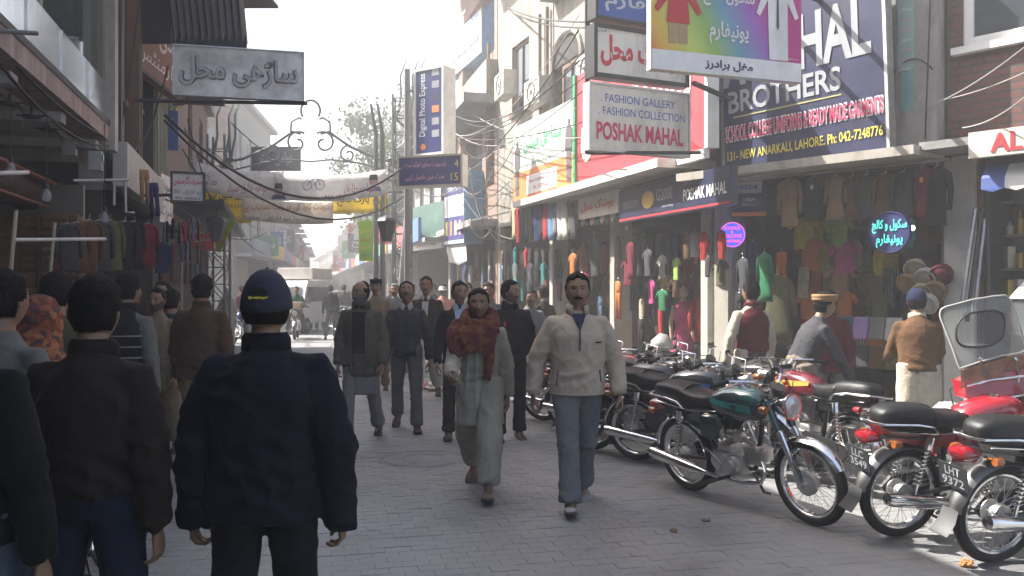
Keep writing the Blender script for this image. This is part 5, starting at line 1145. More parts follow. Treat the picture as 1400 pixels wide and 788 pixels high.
    def fin(me, M=M, vs=vs, fs=fs, cs=cs, hands=hands, sk=sk):
        V = [tuple(v.co) for v in me.vertices]; Fc = [tuple(p.vertices) for p in me.polygons]; C = [sk] * len(V)
        o = len(V); V += [tuple(M @ v) for v in vs]; C += cs; Fc += [tuple(g + o for g in f) for f in fs]
        for Mh, hv_, hf_ in hands: o = len(V); V += [tuple(Mh @ v) for v in hv_]; C += [tuple(q * .9 for q in sk)] * len(hv_); Fc += [tuple(g + o for g in f) for f in hf_]
        me.clear_geometry(); me.from_pydata(V, [], Fc); at = me.color_attributes.new('Col', 'FLOAT_COLOR', 'POINT'); at.data.foreach_set('color', [q for c in C for q in (*c, 1.0)]); me.update()
    JOBS[-1] = (body, fin, skinm)
    H.update(e=e, M=M, neck=neck, hc=hc, sp=sp, pel=pel, J=J, S=S, X=X)
    if hair in ('short', 'grey', 'long'):
        q = MB(); q.add([M @ v for v in hv], hf); q.obj('hair', greyhair if hair == 'grey' else hairm, e, smooth=True)
    # --- trousers / shalwar
    bt = bottom or dict(m=cloth('grey trouser', (.12, .12, .125))); k = bt.get('kind', 'trouser'); b = MB(); jts = []
    prof = {'trouser': (.094, .086, .068, .066, .067, .073), 'jeans': (.092, .084, .064, .060, .055, .057), 'shalwar': (.108, .108, .104, .104, .094, .082)}[k]
    b.tube([pel + v3(0, 0, -.09 * S), pel + v3(0, 0, -.03 * S), pel + v3(0, 0, .06 * S), pel + sp * .12 * S], [(.1 * S * bulk, .15 * S), (.112 * S * bulk, .165 * S), (.105 * S * bulk, .155 * S), (.09 * S, .14 * S)], n=16, up=(0, 1, 0))
    for s_ in (1, -1):
        hp, kp, an = J[('hp', s_)], J[('kn', s_)], J[('an', s_)]; d = (kp - an).normalized(); endp = an + d * (.035 if k != 'shalwar' else .055) - v3(0, 0, .0)
        b.tube([hp + v3(0, 0, .05), hp.lerp(kp, .35), kp, kp.lerp(endp, .35), kp.lerp(endp, .75), endp - d * (.03 if k != 'shalwar' else .0)], [q * S * (bulk ** .5) for q in prof], n=14)
        jts += [(kp.x, kp.y, kp.z, .09), (an.x, an.y, an.z + .06, .09)]
    remesh_job(b, k if k != 'trouser' else 'trousers', bt['m'], e, vox, wr=wrinkle(bt.get('wr', .006), 'vert' if k == 'shalwar' else 'mix', seed=loc[0] * 3, joints=jts))
    # --- shoes
    for s_ in (1, -1):
        an = J[('an', s_)]; a = J[('ft', s_)]; f_ = v3(s_ * .12, math.cos(a), math.sin(a)).normalized(); up = (v3(0, -f_.z, f_.y)).normalized()
        q = MB(); base = an - up * .075 * S
        sects = [(-.085, .012, .022), (-.07, .034, .05), (-.02, .037, .07 if shoes != 'sandal' else .035), (.03, .037, .062 if shoes != 'sandal' else .035), (.09, .047, .048), (.14, .046, .04), (.175, .03, .03), (.188, .012, .018)]
        rx = up.cross(f_) * -1
        for which in ((0,) if shoes == 'barefoot' else (0, 1)):
            q.mi = which; rings = []
            for (l, w_, hh) in sects:
                if which: z0, z1, w2 = -.004, .014, w_ * 1.06
                else: z0, z1, w2 = .012, hh, w_
                c = base + f_ * l * S
                rings.append([c + rx * w2 * math.cos(t) + up * (z0 if math.sin(t) < -.3 else z0 + (z1 - z0) * max(0, (math.sin(t) + .3) / 1.3) ** .7) for t in [2 * PI * g / 14 for g in range(14)]])
            q.loft(rings)
        sm_ = {'black': shoem, 'grey': shoegrey, 'sandal': shoebr}[shoes]; q.obj('shoe' if shoes != 'sandal' else 'sandal', [sm_, solem], e, smooth=True)
        if shoes == 'black' or shoes == 'grey': q = MB(); q.tube([an + v3(0, 0, .03), an - up * .03], [.04, .043], n=10); q.obj('sock', mat('sock', (.08, .08, .08), rough=.9), e)
    # --- top garments
    def torso_garment(t):
        hem = t.get('hem', .12); w_ = t.get('w', 1.0) * bulk; b = MB(); fl = t.get('flare', 0.0); dpt = t.get('d', 1.0)
        dn = v3(0, 0, -1)
        def ring(c, rx, ry): return c, (ry * dpt, rx)
        prof = []
        nseg = 5
        for i in range(nseg):
            u = 1 - i / nseg; zz = pel + dn * hem * S * u; fw = 1 + fl * u
            prof.append((zz + v3(0, -.0, 0), (.123 * S * fw * w_ * dpt, .168 * S * fw * w_)))
        prof += [(pel + sp * .1 * S, (.12 * S * w_ * dpt, .158 * S * w_)), (pel + sp * .22 * S, (.126 * S * w_ * dpt, .165 * S * w_)), (pel + sp * .32 * S, (.126 * S * w_ * dpt, .172 * S * w_)), (pel + sp * .385 * S, (.112 * S * w_, .155 * S * w_)),
                 (pel + sp * .435 * S, (.09 * S * w_, .118 * S)), (neck - sp * .015 * S, (.07 * S, .078 * S)), (neck + hd * t.get('neckh', .02) * S, (.062 * S, .062 * S))]
        if t.get('skirt'): prof = prof[:nseg + 1]
        b.tube([p for p, _ in prof], [r for _, r in prof], n=22, up=(0, 1, 0))
        jts = []
        if t.get('sleeves', True):
            sc = t.get('slv', 1.0) * (.5 + .5 * w_)
            for s_ in (1, -1):
                sh, el, wr, d2 = J[('sh', s_)], J[('el', s_)], J[('wr', s_)], J[('d2', s_)]; r = [q * S * sc for q in (.045, .056, .061, .056, .053, .047, .044)]
                b.tube([neck - sp * .09 * S + X * s_ * .06, sh + sp * .0, sh.lerp(el, .45), el, el.lerp(wr, .4), el.lerp(wr, .85), wr + d2 * t.get('cuff', .0)], r, n=14)
                jts += [(el.x, el.y, el.z, .09), (wr.x, wr.y, wr.z, .07), (sh.x * .8, sh.y, sh.z - .09, .08)]
        jts += [(0, pel.y - .1, pel.z + .02, .16), (0, pel.y + .12, pel.z + .02, .14)]
        return remesh_job(b, t.get('name', 'jacket'), t['m'], e, t.get('vox', vox), smooth=5, wr=wrinkle(t.get('wr', .006), t.get('kind', 'mix'), seed=loc[0] * 7 + 1, joints=jts))
    tops = [torso_garment(t) for t in (top if isinstance(top, list) else [top] if top else [])]
    H['x'] = X
    def collar(m, r=.062, hh=.05, th=.012, open_=.35, tilt=.25, nm='collar', z=.0):
        q = MB(); n = 26; rings = []
        for i in range(n + 1):
            a = PI / 2 + open_ + (2 * PI - 2 * open_) * i / n; d = v3(math.cos(a), math.sin(a) * .95, 0)
            c0 = neck + hd * z + v3(0, .012, 0); fwd = max(0, math.sin(a)); zz = -.02 * fwd
            rings.append([c0 + d * (r + .018) + v3(0, 0, -.02 + zz), c0 + d * (r + .016) + v3(0, 0, hh * .6 + zz), c0 + d * (r + .004) + v3(0, 0, hh + zz), c0 + d * (r - th * .3) + v3(0, 0, hh * .9 + zz), c0 + d * r + v3(0, 0, -.02 + zz)])
        q.loft(rings); return q.obj(nm, m, e, smooth=True)
    H['collar'] = collar
    def facepart(nm, m, pts2, y0, th=.006, S_=1.0):   # small shaped part on the face, head coordinates
        q = MB(); q.loft([[M @ v3(x, y0 + th * k, z) for x, z in pts2] for k in (0, 1)]); return q.obj(nm, m, e)
    H['facepart'] = facepart
    H['tops'] = tops
    if extras: PEND.append((extras, H))
    return H
PEND = []
def finish():
    run_jobs()
    for ex, H in PEND: ex(H)
    PEND.clear(); run_jobs()
from mathutils.bvhtree import BVHTree
def front_y(H, z, x=0, off=.0, w=1.0):
    if 'bvh' not in H: H['bvh'] = [BVHTree.FromPolygons([v.co for v in o.data.vertices], [p.vertices for p in o.data.polygons]) for o in H['tops']]
    hit = [r[0].y for r in (b.ray_cast(Vector((x, 1.5, z)), Vector((0, -1, 0))) for b in H['bvh']) if r[0] is not None]
    if hit: return max(hit) + min(off, .008) + .003
    return front_y0(H, z, x, off, w)
def front_y0(H, z, x=0, off=.0, w=1.0):
    """y of garment front at height z (local)"""
    p, sp_, S = H['pel'], H['sp'], H['S']; u = (z - p.z) / S; k = .126 if .0 < u < .35 else .126 - .16 * max(0, u - .35)
    return p.y + sp_.y / max(.2, sp_.z) * (z - p.z) + k * S * w * math.sqrt(max(.05, 1 - (x / (.17 * w)) ** 2)) + off
def opening(H, m, w0, w1, z0, z1, w=1.0, nm='shirt_front', off=.004, zig=0):
    """a shirt showing between open jacket fronts: curved strip on the chest"""
    q = MB(); vs = []; n = 10; k = 8
    for i in range(n + 1):
        z = z0 + (z1 - z0) * i / n; hw = w0 + (w1 - w0) * i / n
        for j in range(k + 1): x = -hw + 2 * hw * j / k; vs.append((x, front_y(H, z, x, off, w), z))
    q.add(vs, [(i * (k + 1) + j, i * (k + 1) + j + 1, (i + 1) * (k + 1) + j + 1, (i + 1) * (k + 1) + j) for i in range(n) for j in range(k)]); o = q.obj(nm, m, H['e'], smooth=True)
    return o
def shadow_wrap(H, m, nm, z0, z1, r0, r1, extra=None): pass
# ------------------------------------------------------------------ the crowd
c_navy = cloth('dark navy jacket', (.009, .011, .017), bump=.35); c_brown = cloth('dark brown jacket', (.02, .014, .011)); c_midbrown = cloth('mid brown jacket', (.075, .042, .025))
c_fleece = cloth('cream fleece', (.4, .34, .27), var=.1, bump=.35); c_jeangrey = cloth('grey jeans', (.13, .14, .15)); c_darkjean = cloth('dark jeans', (.012, .016, .03)); c_sage = cloth('sage kameez', (.3, .285, .235), bump=.3)
c_olive = cloth('olive parka', (.085, .078, .06)); c_greyk = cloth('grey kameez', (.16, .16, .165)); c_blk = cloth('black wool', (.012, .012, .014)); c_greytr = cloth('grey trouser', (.12, .12, .12)); c_white = cloth('white kameez', (.42, .4, .37))
c_maroon = cloth('maroon vest', (.09, .012, .02)); c_creamk = cloth('cream kameez', (.48, .42, .32)); c_greysw = cloth('charcoal sweater', (.055, .055, .06)); c_brsw = cloth('brown sweater', (.12, .062, .03)); c_ligrey = cloth('light grey shirt', (.14, .14, .13))
c_bluesh = cloth('pale blue shirt', (.3, .38, .5)); c_khaki = cloth('khaki', (.2, .16, .1)); c_olgreen = cloth('olive green', (.06, .06, .035)); c_pinkc = cloth('salmon shirt', (.5, .2, .17)); c_jeanbl = cloth('washed jeans', (.07, .09, .12)); c_dkgreen = cloth('dark green', (.02, .07, .045))
zipm = metal('zip', (.4, .4, .4), .4)
def at(px, Y): return ((px - 700) / F * Y, Y)
# facing: 0 = away from the camera, 180 = towards it
# 1 man in cap
cap_m = mat('cap navy', (.016, .018, .036), rough=.85, bump=.4, bscale=80)
def cap(H, m, back=True):
    M = H['M']; q = MB(); n = 24; rings = []
    for i in range(9):
        t = i / 8; z = -.012 + .142 * math.sin(t * PI / 2); r = math.cos(t * PI / 2 * .97)
        rings.append([M @ v3(.09 * r * math.cos(a), -.008 + .114 * r * math.sin(a), z + (.012 * math.cos(a - PI / 2) if t < .3 else 0)) for a in [2 * PI * g / n for g in range(n)]])
    q.loft(rings); q.sphere(M @ v3(0, 0, .129), .007, 8, 6); o = q.obj('cap', m, H['e'], smooth=True)
    q = MB(); vs = []
    for i in range(13):
        a = R(20 + 140 * i / 12); vs += [M @ v3(.085 * math.cos(a), .1 * math.sin(a), .018), M @ v3(.075 * math.cos(a), .1 * math.sin(a) + .075 * math.sin(a), .002)]
    q.add(vs + [v + M.to_3x3() @ v3(0, 0, .004) for v in vs], [(2 * i, 2 * i + 1, 2 * i + 3, 2 * i + 2) for i in range(12)] + [(26 + 2 * i, 26 + 2 * i + 2, 26 + 2 * i + 3, 26 + 2 * i + 1) for i in range(12)]); q.obj('visor', m, o)
    return o
def x1(H):
    o = cap(H, cap_m); M = H['M']
    q = MB(); q.loft([[M @ v3(rx * math.cos(a), -.016 + ry * math.sin(a) * (1 if math.sin(a) < 0 else .45), z) for a in [2 * PI * i / 24 for i in range(24)]] for z, rx, ry in ((.01, .083, .1), (-.02, .084, .1), (-.045, .078, .088), (-.065, .068, .072))]); q.obj('hair', hairm, H['e'], smooth=True)
    q = MB(); yl = mat('thread yellow', (.6, .5, .05), rough=.7)
    hx = [(-.034, .034), (-.031, .022), (-.02, .027), (-.008, .024), (.004, .026), (.016, .023), (.03, .027), (.034, .034), (.02, .031), (0, .033), (-.018, .031)]
    q.loft([[M @ v3(x, -.1215 - k, z - .0 ) for x, z in hx] for k in (0, .003)]); q.obj('stitched_emblem', yl, o)
    q = MB(); hx = [(.032 * math.cos(a), .022 + .026 * math.sin(a)) for a in [PI * i / 12 for i in range(13)]]
    q.loft([[M @ v3(x, -.1195 - k * .6, z + .018) for x, z in hx] for k in (0, .004)]); q.obj('cap_gap', mat('gap hair', (.01, .009, .008), rough=.9), o)
    H['collar'](c_navy, r=.07, hh=.045, open_=.3); 
    for s_ in (1, -1):   # cuffs
        wr = H['J'][('wr', s_)]; d = H['J'][('d2', s_)]; q = MB(); q.tube([wr - d * .03, wr + d * .03], [.05, .047], n=16); q.obj('cuff', c_navy, H['e'], smooth=True)
    wr = H['J'][('wr', 1)]
person('man in navy cap with yellow stitching and navy jacket walking away, nearest centre left', at(363, 3.14), 2, h=1.69, bulk=1.12, top=dict(m=c_navy, hem=.13, w=1.1, wr=.011, slv=1.15, vox=.012, kind='mix', flare=.0, cuff=.055), bottom=dict(m=c_blk, kind='trouser'),
       arms=((-4, 17, 12), (0, 17, 10)), legs=((4, 2), (-6, 6)), hair=None, extras=x1, vox=.013, curl=.9)
def x2(H): H['collar'](c_brown, r=.068, hh=.045)
person('man in dark brown jacket and dark jeans walking away left of the cap man', at(126, 3.05), -4, h=1.67, bulk=1.1, top=dict(m=c_brown, hem=.0, w=1.05, slv=1.08, wr=.010, vox=.012), bottom=dict(m=c_darkjean, kind='jeans'), arms=((-6, 12, 14), (-2, 12, 14)), legs=((6, 4), (-6, 6)), headyaw=8, extras=x2, vox=.013)
person('man at far left in light grey shirt seen from behind, cut by the photo edge', at(2, 3.7), -12, h=1.70, top=dict(m=c_ligrey, hem=.1, w=1.0), bottom=dict(m=c_jeanbl, kind='jeans'), arms=((5, 14, 20), (0, 12, 10)), vox=.014)
person('nearest figure at the far left edge, dark grey jacket sleeve and hand only', at(-62, 2.62), -4, h=1.72, top=dict(m=cloth('slate jacket', (.007, .008, .009)), hem=.08, w=1.05), bottom=dict(m=c_jeanbl, kind='jeans'), arms=((-4, 16, 12), (0, 12, 10)), legs=((14, 6), (-10, 10)), vox=.013)
# shawl over head
shawl_m = mat('shawl rust paisley', (.2, .07, .03), rough=.95, var=.3, bump=.5, bscale=40)
def pattern(m, cols, scale=30):
    n = m.node_tree; v = n.nodes.new('ShaderNodeTexVoronoi'); v.inputs['Scale'].default_value = scale; tc = [x for x in n.nodes if x.type == 'TEX_COORD'][0]; n.links.new(tc.outputs['Object'], v.inputs['Vector'])
    r = n.nodes.new('ShaderNodeValToRGB'); r.color_ramp.interpolation = 'CONSTANT'; e_ = r.color_ramp.elements; e_[0].color = (*cols[0], 1); e_[1].position = .28; e_[1].color = (*cols[1], 1)
    for i, c in enumerate(cols[2:]): q = e_.new(.5 + .2 * i); q.color = (*c, 1)
    sp_ = n.nodes.new('ShaderNodeSeparateColor'); n.links.new(v.outputs['Color'], sp_.inputs[0]); n.links.new(sp_.outputs[0], r.inputs[0]); n.links.new(r.outputs[0], [x for x in n.nodes if x.type == 'MIX'][0].inputs['A'])
pattern(shawl_m, [(.2, .06, .025), (.12, .03, .02), (.3, .12, .04), (.06, .03, .03)], 34)
def x5(H):
    M, e = H['M'], H['e']; b = MB(); hc = H['hc']; nk = H['neck']
    b.tube([hc + v3(0, -.02, .125), hc + v3(0, -.02, .11), hc + v3(0, -.02, .05), hc + v3(0, -.025, -.04), nk + v3(0, -.03, .0), nk + v3(0, -.04, -.1), nk + v3(0, -.04, -.3), nk + v3(0, -.03, -.52)], [.03, (.07, .06), (.115, .1), (.115, .1), (.13, .15), (.15, .24), (.17, .27), (.18, .28)], n=20, up=(0, 1, 0))
    remesh_job(b, 'shawl', shawl_m, e, .014, wr=wrinkle(.012, 'mix', seed=3))
person('woman with rust patterned shawl over her head, far left between two men', at(50, 4.3), -25, h=1.58, top=dict(m=cloth('woman dress', (.1, .05, .04)), hem=.4, flare=.2), bottom=dict(m=cloth('woman dress', (.1, .05, .04)), kind='shalwar'), hair=None, extras=x5)
person('man in olive green shirt behind the shawled woman', at(76, 5.1), 12, h=1.72, top=dict(m=c_olgreen, hem=.1), bottom=dict(m=c_greytr), headyaw=-15)
def x7(H): 
    H['collar'](c_blk)
    for k, z in enumerate((.3, .22, .14)): 
        q = MB(); p = H['pel'] + H['sp'] * z; q.tube([p + v3(.2 * math.cos(t), .145 * math.sin(t), 0) for t in [2 * PI * i / 24 for i in range(24)]], .006, n=5, close=True); q.obj('stripe', cloth('vest stripe', (.25, .25, .25)), H['e'])
person('man with grey sleeves and black striped sleeveless vest beneath the hanging suits', at(172, 6.6), -10, h=1.74, top=[dict(m=c_ligrey, hem=.0, w=.97, name='shirt'), dict(m=c_blk, hem=.1, w=1.06, sleeves=False, name='vest')], bottom=dict(m=c_blk), extras=x7)
person('bearded man facing the camera behind the left crowd', at(216, 8.4), 175, h=1.62, beard=.85, mous=1, top=dict(m=c_khaki, hem=.3), bottom=dict(m=c_khaki, kind='shalwar'))
person('small face with dark hair over the bearded man, deep in the left crowd', at(224, 9.8), 170, h=1.70, top=dict(m=c_maroon, hem=.1), bottom=dict(m=c_greytr))
person('man in dark slate blue jacket and grey trousers walking away beside brown jacket', at(234, 8.6), 8, h=1.62, top=dict(m=cloth('slate blue', (.03, .04, .055)), hem=.06, w=1.05), bottom=dict(m=c_greytr), legs=((14, 4), (-12, 12)), headyaw=-10)
person('man in mid brown jacket and khaki trousers walking away behind the cap man', at(275, 7.6), -5, h=1.75, bulk=1.08, top=dict(m=c_midbrown, hem=.12, w=1.12, slv=1.1), bottom=dict(m=cloth('khaki trouser', (.28, .24, .13))), legs=((-8, 8), (12, 4)), extras=lambda H: H['collar'](c_midbrown))
person('distant figure in white headscarf and pale shawl beyond the left column', at(311, 24), 20, h=1.62, top=dict(m=c_white, hem=.5, w=1.1, flare=.15), bottom=dict(m=c_white, kind='shalwar'), hair=None, vox=.03, extras=lambda H: remesh_job(MB().tube([H['hc'] + v3(0, -.02, .12), H['hc'] + v3(0, -.02, .05), H['hc'] + v3(0, -.03, -.06), H['neck'] + v3(0, -.02, -.1)], [.04, .1, .11, .2], n=14), 'headscarf', c_white, H['e'], .02))
# 13 bearded man in parka
def x13(H):
    e = H['e']; w_ = 1.12; pz = H['pel'].z
    opening(H, c_blk, .07, .075, pz - .0, pz + .43, w=w_, nm='shirt_front', off=.012)
    for s_ in (-1, 1):
        q = MB(); q.tube([(s_ * .08, front_y(H, z, .08, .018, w_), z) for z in [pz - .22 + .62 * i / 8 for i in range(9)]], .011, n=6); q.obj('jacket_edge', c_olive, e, smooth=True)
        q = MB(); q.bbox_((s_ * .14, front_y(H, pz - .05, .14, .01, w_), pz - .05), (.12, .03, .14), .008); q.obj('pocket', c_olive, e, smooth=True)
        q = MB(); q.bbox_((s_ * .14, front_y(H, pz + .02, .14, .018, w_), pz + .035), (.13, .03, .045), .006); q.obj('pocket_flap', c_olive, e, smooth=True)
    H['collar'](c_olive, r=.085, hh=.06, open_=.7, th=.02)
    H['collar'](c_blk, r=.058, hh=.03, open_=.1, nm='shirt_collar')
person('greying bearded man in open olive grey parka over grey kameez walking towards the camera', at(494, 9.3), 176, h=1.71, bulk=1.05, headyaw=-35, beard=1.8, mous=1, beardcol=(.12, .115, .11), bald=.75, hair='short',
       top=[dict(m=c_olive, hem=.25, w=1.12, slv=1.15, wr=.008, vox=.012), dict(m=c_greyk, hem=.44, w=1.0, sleeves=False, skirt=True, name='kameez', flare=.06, kind='vert')], bottom=dict(m=c_greyk, kind='trouser'), legs=((14, 4), (-12, 14)), arms=((4, 10, 15), (-2, 14, 22)), extras=x13, vox=.013, fine=True)
# 14 sweater
argyle = mat('cloth argyle', (.02, .024, .032), rough=.95, bump=.4)
n_ = argyle.node_tree; ck = n_.nodes.new('ShaderNodeTexChecker'); ck.inputs['Scale'].default_value = 14; ck.inputs['Color1'].default_value = (.02, .024, .034, 1); ck.inputs['Color2'].default_value = (.036, .038, .045, 1)
mp_ = n_.nodes.new('ShaderNodeMapping'); mp_.inputs['Rotation'].default_value = (0, R(45), 0); tc_ = [x for x in n_.nodes if x.type == 'TEX_COORD'][0]; n_.links.new(tc_.outputs['Object'], mp_.inputs[0]); n_.links.new(mp_.outputs[0], ck.inputs['Vector']); n_.links.new(ck.outputs['Color'], [x for x in n_.nodes if x.type == 'MIX'][0].inputs['A'])
def shirtcollar(H, m, s=1.0):
    for s_ in (-1, 1):
        nk = H['neck']; q = MB(); c = nk + v3(s_ * .03, .075, -.005); q.loft([[c + v3(s_ * .02, -.01 + d, .04), c + v3(s_ * .045, -.02 + d, -.015), c + v3(s_ * .005, .02 + d, -.055), c + v3(-s_ * .02, .012 + d, .0)] for d in (0, .008)]); q.obj('collar_point', m, H['e'])
    H['collar'](m, r=.052, hh=.035, open_=.5, nm='shirt_collar')
person('man in dark argyle sweater and grey trousers looking down beside the bearded man', at(556, 9.8), 184, h=1.70, headpitch=-24, mous=1, skin=1, top=dict(m=argyle, hem=.08, w=1.0, name='sweater', vox=.012), bottom=dict(m=c_greytr), legs=((-14, 20), (10, 4)), arms=((6, 12, 12), (-4, 16, 14)), extras=lambda H: shirtcollar(H, c_white), vox=.013, fine=True)
person('man in khaki uniform shirt and beret behind the bearded man', at(514, 13.5), 180, h=1.76, mous=1, top=dict(m=c_khaki, hem=.05), bottom=dict(m=c_khaki), vox=.018, extras=lambda H: MB().add([H['M'] @ Vector(p) for p in [(.09 * math.cos(a), -.005 + .11 * math.sin(a), z) for z in (.05, .1, .115) for a in [2 * PI * g / 16 for g in range(16)]]], [(i * 16 + j, i * 16 + (j + 1) % 16, (i + 1) * 16 + (j + 1) % 16, (i + 1) * 16 + j) for i in range(2) for j in range(16)] + [tuple(range(32, 48))]).obj('beret', c_blk, H['e'], smooth=True))
person('man in dark open jacket over white shalwar kameez behind the argyle sweater', at(583, 12.6), 178, h=1.80, mous=1, top=[dict(m=cloth('dark brown coat', (.03, .025, .02)), hem=.1, w=1.1), dict(m=c_white, hem=.38, w=.98, sleeves=False, skirt=True, name='kameez', kind='vert', flare=.1)], bottom=dict(m=c_white, kind='shalwar'), legs=((16, 6), (-14, 16)), arms=((8, 10, 20), (-4, 12, 10)), vox=.016, extras=lambda H: (opening(H, c_white, .03, .05, H['pel'].z + .1, H['pel'].z + .44, w=1.1, off=.01), shirtcollar(H, c_white)), fine=True)
# 17 blazer
def x17(H): opening(H, c_bluesh, .015, .06, H['pel'].z + .15, H['pel'].z + .46, w=1.06, off=.012); shirtcollar(H, c_bluesh)
person('young man in black blazer and pale blue shirt partly hidden by the scarf wearer', at(628, 9.4), 186, h=1.70, headyaw=20, top=dict(m=c_blk, hem=.14, w=1.06, vox=.013, name='blazer'), bottom=dict(m=c_blk), legs=((12, 6), (-10, 10)), arms=((4, 14, 15), (4, 10, 15)), extras=x17, fine=True)
# 18 young man with scarf
scarf_m = mat('scarf red check', (.12, .02, .02), rough=.95, var=.3, bump=.7, bscale=60)
pattern(scarf_m, [(.085, .01, .016), (.07, .009, .014), (.11, .018, .016), (.17, .06, .02)], 26)
def x18(H):
    e = H['e']; nk = H['neck']; S = H['S']; b = MB()
    n = 28
    b.tube([nk + v3(.11 * math.cos(a), .02 + .095 * math.sin(a), -.005 - .05 * math.sin(a) - .01 * math.cos(a)) for a in [2 * PI * i / n for i in range(n)]], .056, n=12, close=True)
    b.tube([nk + v3(.105 * math.cos(a), .03 + .105 * math.sin(a), .045 - .055 * math.sin(a)) for a in [2 * PI * i / n for i in range(n)]], .034, n=10, close=True)
    def drape(pts, rs): b.tube(pts, rs, n=12, up=(0, 1, 0))
    drape([nk + v3(-.13, .06, -.02), nk + v3(-.03, .15, -.1), nk + v3(.08, .165, -.14), nk + v3(.15, .13, -.2)], [(.03, .07), (.04, .11), (.038, .11), (.03, .07)])
    drape([nk + v3(.14, .03, .0), nk + v3(.17, .12, -.1), nk + v3(.13, .16, -.2), nk + v3(.1, .15, -.24)], [(.035, .06), (.035, .075), (.035, .08), (.02, .04)])
    drape([nk + v3(-.13, .05, .0), nk + v3(-.11, .15, -.15), nk + v3(-.1, .155, -.3), nk + v3(-.09, .155, -.44)], [(.03, .045), (.024, .045), (.02, .04), (.012, .03)])
    remesh_job(b, 'scarf', scarf_m, e, .009, wr=wrinkle(.009, 'mix', 1.7, 4), smooth=4)
    q = MB(); pz = H['pel'].z; q.tube([(.0, front_y(H, z, 0, .008, 1.03), z) for z in [pz + .02 + .33 * i / 6 for i in range(7)]], .005, n=5); q.obj('placket', c_sage, e)
    q = MB(); q.bbox_((-.09, front_y(H, pz + .24, .09, .004, 1.03), pz + .24), (.1, .012, .11), .003); q.obj('chest_pocket', c_sage, e)
person('young man in sage shalwar kameez with red patterned scarf striding in sandals', at(655, 6.85), 172, h=1.66, headyaw=8, skin=1, bulk=.96, hair='short', top=dict(m=c_sage, hem=.33, w=1.0, flare=.26, name='kameez', kind='vert', wr=.007, vox=.011, slv=1.1), bottom=dict(m=c_sage, kind='shalwar', wr=.01),
       legs=((-20, 20), (22, 6)), arms=((30, 10, 46), (-18, 12, 10)), twist=8, shoes='sandal', extras=x18, vox=.012, fine=True, curl=.5)
# 19 black jacket man looking away
def x19(H): 
    H['collar'](c_blk, r=.075, hh=.055); q = MB(); q.bbox_((.075, front_y(H, H['pel'].z + .3, .075, .01, 1.03), H['pel'].z + .3), (.022, .012, .05), .003); q.obj('red_badge', t_red, H['e'])
person('man all in black with a small red badge looking to the right of the photo', at(697, 9.2), 190, h=1.70, headyaw=55, beard=.6, mous=1, top=dict(m=c_blk, hem=.1, w=1.1, slv=1.15, wr=.007, vox=.013), bottom=dict(m=c_blk), legs=((6, 3), (-4, 6)), arms=((0, 14, 16), (4, 12, 20)), extras=x19, fine=True)
# 20 fleece man
def x20(H):
    e = H['e']; pz = H['pel'].z
    q = MB(); q.tube([(.0, front_y(H, z, 0, .006, 1.12), z) for z in [pz + .22 + .2 * i / 6 for i in range(7)]], .006, n=6); q.obj('zip', cloth('zip tape', (.05, .055, .07)), e)
    opening(H, cloth('navy check shirt', (.03, .035, .07)), .002, .055, pz + .36, pz + .485, w=1.08, off=.016, nm='shirt_front')
    H['collar'](c_fleece, r=.07, hh=.055, open_=.55, th=.02); H['collar'](cloth('collar lining', (.03, .035, .05)), r=.066, hh=.046, open_=.6, nm='collar_lining')
    q = MB(); q.bbox_((-.13, front_y(H, pz + .28, .13, .004, 1.12), pz + .28), (.055, .01, .009), .002); q.obj('chest_logo', c_blk, e)
    q = MB(); q.tube([(.168 * math.cos(t) * 1.17, H['pel'].y + .135 * 1.15 * math.sin(t), pz - .095) for t in [2 * PI * i / 30 for i in range(30)]], .012, n=6, close=True); q.obj('hem_band', c_fleece, e, smooth=True)
    for s_ in (-1, 1): q = MB(); q.tube([(s_ * .15, front_y(H, pz + .06, .15, .0, 1.12), pz + .08), (s_ * .165, front_y(H, pz - .04, .165, .0, 1.12), pz - .04)], .005, n=5); q.obj('pocket_slit', cloth('zip tape', (.05, .055, .07)), e)
    q = MB(); pts = []; M = H['M']
    for i in range(15): t = -1 + 2 * i / 14; pts.append(M @ v3(.032 * t, .108 - .022 * t * t, -.0445 - .007 * abs(t) ** 1.5))
    q.tube(pts, [(.0035 + .005 * math.sqrt(max(0, 1 - (-1 + 2 * i / 14) ** 2))) for i in range(15)], n=8); q.obj('moustache', hairm, e, smooth=True)
person('burly moustached man in cream zip neck fleece and grey trousers striding to the camera', at(789, 6.45), 183, h=1.77, bulk=1.12, headyaw=-4, headpitch=3, mous=1, top=dict(m=c_fleece, hem=.1, w=1.06, d=1.08, slv=1.08, wr=.007, vox=.011, name='fleece', neckh=.0), bottom=dict(m=c_jeangrey, kind='trouser', wr=.008),
       legs=((18, 3), (-12, 16)), legout=-1, arms=((-10, 24, 12), (-2, 22, 24)), shoes='grey', extras=x20, vox=.012, fine=True, curl=.8)
# 21 maroon vest
def x21(H): H['collar'](c_maroon, hh=.04); remesh_job(MB().tube([H['neck'] + v3(.06 * math.cos(a), .06 * math.sin(a), .02) for a in [2 * PI * i / 16 for i in range(16)]], .026, n=8, close=True), 'muffler', c_maroon, H['e'], .012)
person('man in maroon sleeveless vest over cream kameez, back turned before the shop', at(1028, 9.2), 12, h=1.70, headyaw=15, top=[dict(m=c_creamk, hem=.38, w=.98, name='kameez', flare=.1, kind='vert'), dict(m=c_maroon, hem=.06, w=1.1, sleeves=False, name='vest')], bottom=dict(m=c_creamk, kind='shalwar'), arms=((0, 12, 18), (-6, 22, 14)), extras=x21)
